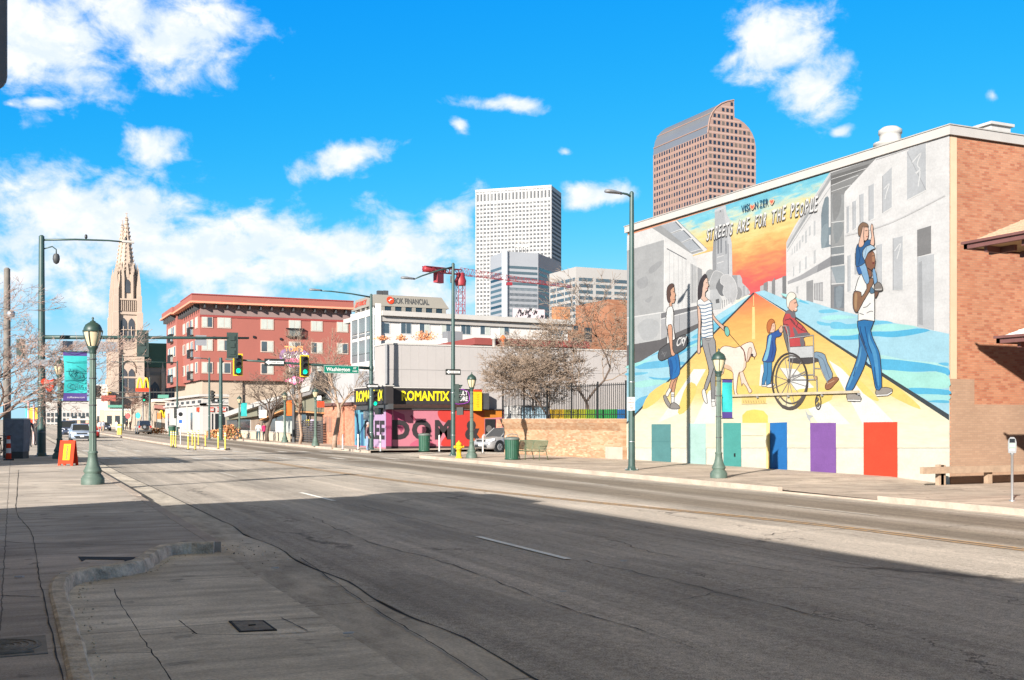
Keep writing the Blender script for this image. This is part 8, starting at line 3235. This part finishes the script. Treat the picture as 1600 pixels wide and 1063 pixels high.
rsn = thing('red_sign_board', 'dark red sign board on the far signal arm beside the near lamp post', 'sign', at_d(170, 624, 185))
p, q = at_d(158, 618, 185), at_d(181, 627, 185)
b.ext([p, Vector((q.x, q.y, p.z)), q, Vector((p.x, p.y, q.z))], AX * .3, pm('dark_red_board', S(120, 44, 30), .7, .2, 2))
b.build('panel', rsn)
for k_, (x0, x1, y0, y1, d, lab) in enumerate([(246.5, 263.5, 617, 622.5, 158, 'small green street name sign before the white corner store cornice'), (168, 191, 633, 637, 210, 'thin green street name sign on a far arm before the cathedral base')]):
 p, q = at_d(x0, y0, d), at_d(x1, y1, d)
 o = thing('street_sign', lab, 'street name sign', (p + q) / 2)
 b = MB()
 b.ext([p, Vector((q.x, q.y, p.z)), q, Vector((p.x, p.y, q.z))], AX * .05, SIGNGREEN)
 b.build('panel', o)
# ================================================================== DINER AND ITS ANNEX
XD = 23.4
di = thing('diner', 'low diner with a folded white canopy roof rising to a sharp peak', 'diner', (XD + 5, 100, ZR))
WD_ = pm('white_canopy', (.36, .345, .325), .7, .05, .8)
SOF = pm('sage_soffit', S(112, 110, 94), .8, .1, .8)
GRF = pm('grey_fascia', (.19, .18, .175), .7, .1, .8)
PX_ = lambda pts, X: [at_x(a, c, X) for a, c in pts]
b = MB()
b.ext(PX_([(350, 645), (402, 627.5), (444, 617), (489, 581), (494, 580), (483, 611), (440, 622), (404, 634), (351, 652)], XD - 1.2), (9, 0, 0), WD_)
b.build('canopy', di)
b = MB()
b.ext(PX_([(404, 634.4), (440, 622.4), (483, 611.4), (494, 580.4), (496.5, 583), (486, 616), (440, 630), (404, 650)], XD - 1.1), (8, 0, 0), GRF)
b.build('fascia', di)
b = MB()
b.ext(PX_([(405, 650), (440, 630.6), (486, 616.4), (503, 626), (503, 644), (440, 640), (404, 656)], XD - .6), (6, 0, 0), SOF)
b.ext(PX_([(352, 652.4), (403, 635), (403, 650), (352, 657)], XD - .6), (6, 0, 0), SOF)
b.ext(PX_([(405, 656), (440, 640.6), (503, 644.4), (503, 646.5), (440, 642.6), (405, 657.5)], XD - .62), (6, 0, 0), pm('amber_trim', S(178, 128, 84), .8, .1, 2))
b.build('soffit', di)
b = MB()
p, q = at_x(352, 690, XD), at_x(503, 690, XD)
b.bmm((XD, q.y, -.5), (XD + 8, p.y, at_x(440, 640, XD).z), pm('taupe_shop_wall', S(120, 104, 90), .85, .2, .6))
b.build('wall', di)
for i, (x0, x1, y0, y1, m_) in enumerate([(356, 372, 656, 684, GLASSD), (376, 392, 656, 676, GLASSD), (424, 432, 650, 676, GLASS), (434, 444, 650, 668, GLASSD), (446, 458, 650, 662, GLASSD), (473, 480, 648, 660, GLASSD)]):
 p, q = at_x(x0, y0, XD), at_x(x1, y1, XD)
 fr = MB()
 fr.bmm((XD - .08, q.y - .06, q.z - .06), (XD - .002, p.y + .06, p.z + .06), OFFWHITE if i % 2 else DARK)
 f = fr.build('window', di)
 g = MB()
 g.bmm((XD - .10, q.y, q.z), (XD - .082, p.y, p.z), m_)
 g.build('pane', f)
for x0, x1, y0, y1, m_, nm in ((431, 447, 658, 680, WHITE, 'white_door'), (447, 457, 658, 678, BLIND, 'door'), (478, 486, 656, 666, pm('yellow_poster', S(226, 200, 60), .7, .2, 8), 'poster'), (484, 491, 656, 673, pm('lilac_poster', S(216, 196, 224), .7, .15, 8), 'poster'), (473, 479, 657, 667, WHITE, 'poster'), (489, 494, 657, 683, WHITE, 'door')):
 p, q = at_x(x0, y0, XD - .5), at_x(x1, y1, XD - .5)
 g = MB()
 g.bmm((XD - .55, q.y, q.z), (XD - .5, p.y, p.z), m_)
 g.build(nm, di)
fe2 = thing('slat_fence', 'dark horizontal slat fence in front of the diner, beside the salmon brick wing', 'fence', at_x(480, 690, XD - .9))
p, q = at_x(457, 690, XD - .9), at_x(502, 690, XD - .9)
b = MB()
for k in range(9):
 z = ZR + .1 + k * .2
 b.bmm((XD - .9, q.y, z), (XD - .86, p.y, z + .13), pm('dark_slat', S(70, 66, 66), .8, .2, 4))
b.build('slat_panel', fe2)
for k in range(5):
 y = q.y + (p.y - q.y) * k / 4
 b = MB()
 b.bmm((XD - .855, y - .05, ZR), (XD - .77, y + .05, ZR + 1.95), DARK)
 b.build('post', fe2)
lw = thing('patio_wall', 'low cream patio wall with planting in front of the diner shopfront', 'wall', at_x(415, 688, XD - 1.6))
p, q = at_x(378, 688, XD - 1.6), at_x(452, 690, XD - 1.6)
b = MB()
b.bmm((XD - 1.7, q.y, -.4), (XD - 1.5, p.y, ZR + .75), pm('cream_low_wall', S(176, 162, 142), .85, .12, 1))
b.build('wall', lw)
b = MB()
b.bmm((XD - 1.75, q.y - .05, ZR + .752), (XD - 1.45, p.y + .05, ZR + .83), OFFWHITE)
b.build('coping', lw)
# brick wing
SAL = brick_mat('salmon_wing_brick', 'y', [tuple(.6 * q for q in S(*c)) for c in ((214, 146, 116), (222, 156, 126), (206, 136, 106))], (.26, .18, .14), .4, .13, .012)
XN = 23.0
an = thing('brick_wing', 'salmon brick diner wing under a tall plain white wall', 'building', (XN + 3, 82, ZR))
p, q = at_x(504, 692, XN), at_x(553, 692, XN)
shift_obj(SAL, Vector((XN + 3, 82, ZR)))
zt_ = at_x(530, 634, XN).z
b = MB()
b.bmm((XN, q.y + .05, -.5), (XN + 6, p.y, zt_), SAL)
b.build('wall', an)
b = MB()
b.bmm((XN - .2, q.y + .05, zt_ + .002), (XN + 6.1, p.y + .1, zt_ + .22), pm('dark_eave', S(96, 66, 60), .7, .1, 2))
b.build('eave', an)
b = MB()
pp = PX_([(497, 634), (497, 590), (505, 581), (520, 579), (553, 580), (553, 634)], XN + .6)
b.ext(pp, (5, 0, 0), WHT)
b.build('upper_wall', an)
for x0, x1 in ((508, 512), (514, 518.5)):
 g = MB()
 a_, c_ = at_x(x0, 652, XN), at_x(x1, 675, XN)
 g.bmm((XN - .05, c_.y, c_.z), (XN - .002, a_.y, a_.z), pm('brown_louvre', S(134, 100, 84), .8, .15, 3))
 g.build('window', an)
for x0 in (530, 538):
 g = MB()
 a_ = at_x(x0, 640, XN)
 g.tube((XN - .08, a_.y, ZR), (XN - .08, a_.y, zt_), .06, .06, MATS['salmon_wing_brick'], 6)
 g.build('downpipe', an)
# neon sign on a pole
DSG = 92
ps = at_d(459, 690, DSG)
ns = thing('neon_sign', 'tall pink and purple neon style diner sign on a dark pole above the canopy', 'sign', (ps.x, ps.y, ZR))
b = MB()
b.tube((ps.x, ps.y, ZR), (ps.x, ps.y, at_d(459, 575, DSG).z), .16, .13, DARK, 8)
b.build('post', ns)
PINKS = pm('pink_sign_face', S(208, 74, 130), .5, .12, 1.5)
PLUM = pm('plum_sign_face', S(96, 48, 110), .5, .12, 1.5)
b = MB()
f_ = lambda pts: [at_d(a, c, DSG - .3) for a, c in pts]
b.ext(f_(crom([(437, 553), (444, 546), (462, 545), (478, 549), (483, 556), (476, 563), (470, 572), (456, 575), (446, 568), (438, 562)], 3)), AX * .35, PLUM)
b.build('panel', ns)
b = MB()
b.ext([v_ - AX * .03 for v_ in f_(crom([(447, 562), (470, 560), (468, 570), (457, 574), (449, 570)], 3))], AX * .02, PINKS)
b.build('pink_panel', ns)
b = MB()
b.ext(f_([(443, 595), (461, 587.5), (482, 595), (461, 601)]), AX * .3, PINKS)
b.ext([v_ - AX * .02 for v_ in f_([(447, 595), (461, 589.5), (477, 595), (461, 599)])], AX * .015, pm('pale_pink_face', S(226, 150, 190), .5, .2, 3))
b.build('lower_panel', ns)
b = MB()
o = at_d(444.5, 549.5, DSG - .36)
b.text("TOM'S", o, RX, (0, 0, 1), .46, pm('orange_letters', S(240, 140, 60), .5, .05, 3), 1.55, .02)
o = at_d(441, 559.5, DSG - .36)
b.text('Starlight', o, RX + Vector((0, 0, .03)), (0, 0, 1), .42, BWHITE, 2.15, .015, .3)
b.text('DINER', at_d(452, 597, DSG - .36), RX, (0, 0, 1), .25, BWHITE, .9, .02)
b.build('lettering', ns)
for i, (px, py, d, w_, h_, m_, lab) in enumerate([(497, 622, 84, .9, .32, BWHITE, 'small white sign under the diner soffit'), (497.5, 632, 82.5, 1.0, .9, REDSIGN, 'small red square sign at the left edge of the salmon brick wing')]):
 sign(at_d(px if i == 0 else 501, py, d), -TH, w_ * .55, h_ * .5 if i else h_, m_, lab)
sign(at_d(410.5, 647, 88), -TH, .6, .62, BWHITE, 'white notice sign in front of the nearest diner tree')
# ------------------------------------------------------------------ street trees by the diner and beyond
STT = 'bare street trees along the right kerb'
for i, (px, py, h, sp, fst, lv, sd, tr, fk, lab) in enumerate([(522, 699.5, 10.0, 1.0, .26, 6, 31, .20, .46, 'pale trunked bare street tree forking before the salmon brick wing'), (468, 694, 8.4, 1.0, .30, 6, 14, .13, .42, 'slender bare street tree before the dark slat fence'),
              (417, 690, 9.0, 1.35, .24, 6, 3, .20, .60, 'dark spreading bare street tree before the cream patio wall')]):
 p = at_z(px, py, ZR)
 bare_tree(p, h, sp, lab, trunk_r=tr, first=fst, levels=lv, seed=sd, fork=fk, group=STT, twig=.014, mat=BARK if i != 2 else pm('grey_brown_bark', (.13, .095, .075), .9, .3, 4), matd=pm('mottled_pale_bark', (.27, .19, .14), .9, .35, 6) if i < 2 else BARKD)
for i, (px, d, h, sd) in enumerate([(204, 205, 9, 41), (226, 232, 8, 42)]):
 p = at_d(px, 672, d)
 p.z = ZR
 bare_tree(p, h, 1.1, ['far bare brown street tree left of the teal round banner', 'far bare street tree behind the arches sign pole'][i], trunk_r=.16, first=.27, levels=6, seed=sd, twig=.03, mat=pm('brown_twigs', (.17, .10, .075), .9, .3, 3), fork=.55, group=STT)
for i, (px, y0, w_, h_, d, lab) in enumerate([(358, 690, 24, 22, 108, 'rusty ornamental shrub beside the low end of the diner canopy'), (336, 688, 18, 12, 116, 'small rusty shrub in front of the white corner store'), (244, 680, 26, 8, 150, 'low rusty planting by the far kerb before the cream restaurant')]):
 base = at_d(px, y0, d)
 base.z = ZR
 tb = thing('dry_shrub', lab, 'shrub', base)
 b = MB()
 for k in range(420):
  u, vv = sh.gauss(0, .36), sh.random()
  p = base + RX * (u * w_ / FPX * d * (1.15 - .5 * vv)) + Vector((0, 0, vv * h_ / FPX * d)) + AX * sh.gauss(0, .4)
  a = sh.uniform(0, 3.1)
  r = sh.uniform(.05, .13)
  b.add([p + Vector((r * math.cos(a), r * math.sin(a), -r)), p + Vector((-r * math.cos(a), -r * math.sin(a), -r * .3)), p + Vector((0, 0, r))], [(0, 1, 2)], RUST if k % 4 else pm('olive_leaves', S(120, 112, 70), .9, .3, 6))
 b.build('foliage', tb)
 b = MB()
 for k in range(9):
  b.tube(base, base + RX * sh.gauss(0, .3) + Vector((0, 0, h_ / FPX * d * .7)), .03, .012, BARKD, 4)
 b.build('stem', tb)
make_bin(at_z(269, 682, ZR), 'small distant green bin on the kerb before the white corner store', 1.15)
# ================================================================== VEHICLES ON THE AVENUE
def veh(px, py, face, label, paint, **kw):
 z = zroad(max(XL, min(XRR, at_z(px, py, -.2).x)))
 g = at_z(px, py, z)
 return make_car(label, paint, (g.x, g.y, z), face, **kw)
veh(126, 689, R(-90), 'pale blue compact car driving towards the camera in the left lane', PBLUE, L=4.2, H=1.48, name='oncoming_car')
veh(107, 683, R(-90), 'dark navy suv behind the pale blue compact car', NAVYP, suv=.8, H=1.72, L=4.7, name='oncoming_car')
veh(224, 678.5, R(90), 'sand coloured off roader with a spare wheel on its back, driving away', TANP_, suv=1.1, H=1.85, L=4.4, spare=True, name='off_road_car')
veh(164, 673, R(-90), 'far dark car by the median beyond the near lamp post', NAVYP, name='oncoming_car')
veh(139, 684, R(-90), 'red car half hidden behind the pale blue compact car', RED, name='oncoming_car')
for i, px in enumerate((185, 188.5)):
 yb = thing('yellow_bollard', ['yellow bollard by the far crossing, left one of two', 'yellow bollard by the far crossing, right one of two'][i], 'bollard', at_z(px, 680, -.2), 'yellow bollards at the far crossing')
 b = MB()
 b.lathe([(.16, 0), (.16, 1.2), (.1, 1.28), (.02, 1.3)], (0, 0, 0), PYEL, 12)
 b.build('post', yb, False)
 b = MB()
 b.lathe([(.165, .9), (.166, .91), (.166, 1.05), (.165, 1.06)], (0, 0, 0), BWHITE, 12, capt=False)
 b.build('band', yb, False)
# ================================================================== LEFT SIDEWALK
af = thing('sandwich_board', 'red sandwich board with a yellow lettered panel on the left sidewalk', 'sandwich board', at_z(106.5, 727.5, 0), None, -TH - .12)
for k_, s in (('front_panel', -1), ('rear_panel', 1)):
 b = MB()
 Mx = Matrix.Rotation(s * R(11), 3, 'X')
 b.box(Mx @ Vector((0, 0, .50)) + Vector((0, s * .19, 0)), (.58, .035, .86), REDSIGN, M=Mx)
 for x in (-.24, .24):
  b.box(Mx @ Vector((x, 0, .035)) + Vector((0, s * .19, 0)), (.09, .05, .08), REDSIGN, M=Mx)
 o = b.build(k_, af, False)
 if s < 0:
  b = MB()
  b.box(Mx @ Vector((.01, -.022, .50)) + Vector((0, s * .19, 0)), (.27, .008, .60), YELLOW, M=Mx)
  b.text('brothers', Mx @ Vector((.06, -.03, .24)) + Vector((0, s * .19, 0)), Mx @ Vector((0, 0, 1)), (-1, 0, 0), .09, pm('maroon_ink', S(120, 30, 20), .6, .05, 3), .5, .02)
  b.build('yellow_panel', o, False)
ub = thing('utility_cabinet', 'grey wrapped utility cabinet with a darker base at the far left sidewalk', 'cabinet', at_z(27.5, 716.5, 0), None, -TH)
b = MB()
b.add([(-.38, -.3, .3), (.38, -.3, .3), (.38, .3, .3), (-.38, .3, .3), (-.42, -.34, 1.68), (.42, -.34, 1.68), (.42, .34, 1.68), (-.42, .34, 1.68)], [(0, 1, 5, 4), (1, 2, 6, 5), (2, 3, 7, 6), (3, 0, 4, 7), (4, 5, 6, 7)], pm('mottled_grey_wrap', S(104, 109, 119), .7, .35, 3.5))
b.build('body', ub, False)
b = MB()
b.bmm((-.36, -.29, 0), (.36, .29, .298), DARK)
b.build('base', ub, False)
b = MB()
b.bmm((-.44, -.36, 1.682), (.44, .36, 1.73), GREY)
b.build('lid', ub, False)
tcn_ = thing('traffic_cone', 'tall red and white striped channelizer beside the utility cabinet', 'traffic cone', at_z(13.5, 719.5, 0))
b = MB()
for z0, z1, m_ in ((.06, .3, REDSIGN), (.301, .5, BWHITE), (.501, .7, REDSIGN), (.701, .86, BWHITE), (.861, 1.0, REDSIGN)):
 b.lathe([(.115 - .05 * z0, z0), (.115 - .05 * z1, z1)], (0, 0, 0), m_, 12)
b.build('cone', tcn_, False)
b = MB()
b.bmm((-.2, -.2, 0), (.2, .2, .06), BLACK)
b.build('foot', tcn_, False)
def make_bike(loc, rz, label, paint):
 t = thing('bicycle', label, 'bicycle', loc, None, rz)
 for x in (-.52, .52):
  b = MB()
  pts_ = [Vector((x + .33 * math.cos(a * .2618), 0, .34 + .33 * math.sin(a * .2618))) for a in range(25)]
  b.path(pts_, .02, TYRE, 6)
  w = b.build('wheel', t, False)
  b = MB()
  for a in range(10):
   b.tube((x, 0, .34), (x + .32 * math.cos(a * .628), 0, .34 + .32 * math.sin(a * .628)), .004, .004, STEEL, 3)
  b.build('spokes', w, False)
 b = MB()
 for p_, q_ in (((-.52, 0, .34), (-.02, 0, .30)), ((-.02, 0, .30), (-.17, 0, .85)), ((-.52, 0, .34), (-.14, 0, .78)), ((-.02, 0, .30), (.40, 0, .80)), ((-.15, 0, .80), (.38, 0, .86)), ((.38, 0, .92), (.52, 0, .34))):
  b.tube(p_, q_, .018, .018, paint, 7)
 b.build('frame', t, False)
 b = MB()
 b.path([(.30, -.27, 1.0), (.40, -.2, 1.02), (.38, 0, .98), (.40, .2, 1.02), (.30, .27, 1.0)], .014, BLACK, 6)
 b.build('handlebar', t, False)
 b = MB()
 b.lathe([(.03, .85), (.06, .90), (.05, .93), (.02, .94)], (-.18, 0, 0), BLACK, 8)
 b.build('saddle', t, False)
 return t
g = at_z(3, 719, 0)
make_bike(g, R(70), 'dark bicycle parked at the left edge beside the striped channelizer', BLACK)
for i, (px, y0, y1, x0, x1, d, m_, lab) in enumerate([(52, 637, 655, 46, 59, 74, pm('amber_banner', (.58, .32, .01), .7, .1, 3), 'yellow banner on a pinkish post left of the dark signal pole'), (43.5, 632, 652, 40, 46.5, 76, TEAL, 'narrow teal banner left of the yellow one behind the bare tree')]):
 o = thing('banner', lab, 'banner', Vector((at_d(px, 690, d).x, at_d(px, 690, d).y, 0)), 'cloth banners on lamp posts')
 p, q = at_d(x0, y0, d), at_d(x1, y1, d)
 b = MB()
 b.ext([p, Vector((q.x, q.y, p.z)), q, Vector((p.x, p.y, q.z))], AX * .03, m_)
 if i == 0:
  b.ext([Vector((p.x, p.y, q.z - .01)), Vector((q.x, q.y, q.z - .01)), q.lerp(p, .3) * 1 - Vector((0, 0, .55)), p.lerp(q, .3) - Vector((0, 0, 1.1))], AX * .03, REDSIGN)
 b.build('cloth', o)
 b = MB()
 pc_ = at_d(px + 1, 640, d)
 b.tube((pc_.x, pc_.y, 0), (pc_.x, pc_.y, p.z + .2), .07, .07, pm('pinkish_post', S(190, 150, 150), .7, .1, 3), 8)
 b.build('post', o)
make_person('dark clothed person behind the utility cabinet, left sidewalk', at_z(45, 699, 0), R(20), cl('dark_navy', (38, 38, 50)), cl('black', (40, 40, 46)), pm('dark_hair', (.02, .015, .012), .7, .2, 9), h=1.8)
make_person('dark clothed person beside the pinkish banner post, left sidewalk', at_z(56, 697, 0), R(120), cl('charcoal', (52, 50, 52)), cl('black', (40, 40, 46)), pm('dark_hair', (.02, .015, .012), .7, .2, 9), h=1.74)
signal(at_d(33, 545, 66), math.pi - .2, 'green backed signal half hidden in the twigs of the left bare tree', 1.0, False, True, False, SIGS, SIGGREEN)
signal(at_d(77, 615, 62), 1.3, 'dark signal head under the heart shaped sign', .95, False, False, False, SIGS)
gm = thing('utility_meter_box', 'round white meter fixed to the weathered utility pole in the twigs', 'meter', at_d(17, 491, 44.6))
b = MB()
b.lathe([(.13, -.14), (.16, -.05), (.16, .08), (.06, .16)], at_d(17, 491, 44.6), STEEL, 12)
b.build('housing', gm)
p = at_d(-34, 720, 33)
p.z = 0
bare_tree(p, 6.6, 1.35, 'bare street tree at the far left whose pale twigs reach into view', trunk_r=.10, first=.26, levels=7, seed=77, twig=.008, fork=.6, lean=(.12, 0), mat=pm('rosy_twigs', (.34, .24, .20), .9, .25, 3))
p = at_d(-60, 720, 40)
p.z = 0
bare_tree(p, 8.0, 1.3, 'taller bare street tree beyond the left edge with sparse long twigs', trunk_r=.12, first=.27, levels=7, seed=52, twig=.009, fork=.5, lean=(.15, 0), mat=MATS['rosy_twigs'])
# traffic sign plate close to the camera at the upper left corner
pl_ = thing('traffic_sign', 'grey back of a traffic sign close to the camera at the upper left corner', 'sign', at_d(-25, 700, 4.0))
pl_.location.z = 0
e = at_d(10.5, 141, 4.0)
b = MB()
w_, h_ = .30, .62
rr_ = .05
pts_ = []
for cx_, cz_, a0 in ((w_ - rr_, rr_, -90), (w_ - rr_, h_ - rr_, 0), (rr_, h_ - rr_, 90), (rr_, rr_, 180)):
 for k in range(5):
  a = R(a0 + k * 22.5)
  pts_.append((cx_ + rr_ * math.cos(a), cz_ + rr_ * math.sin(a)))
b.ext([e + RX * (x - w_) + Vector((0, 0, z)) for x, z in pts_], AX * .006, pm('sign_back_grey', (.28, .285, .29), .5, .1, 3))
b.build('panel', pl_)
b = MB()
c = e - RX * .16
b.tube((c.x + AX.x * .04, c.y + AX.y * .04, 0), (c.x + AX.x * .04, c.y + AX.y * .04, e.z + .62), .028, .028, STEEL, 10)
b.build('post', pl_)
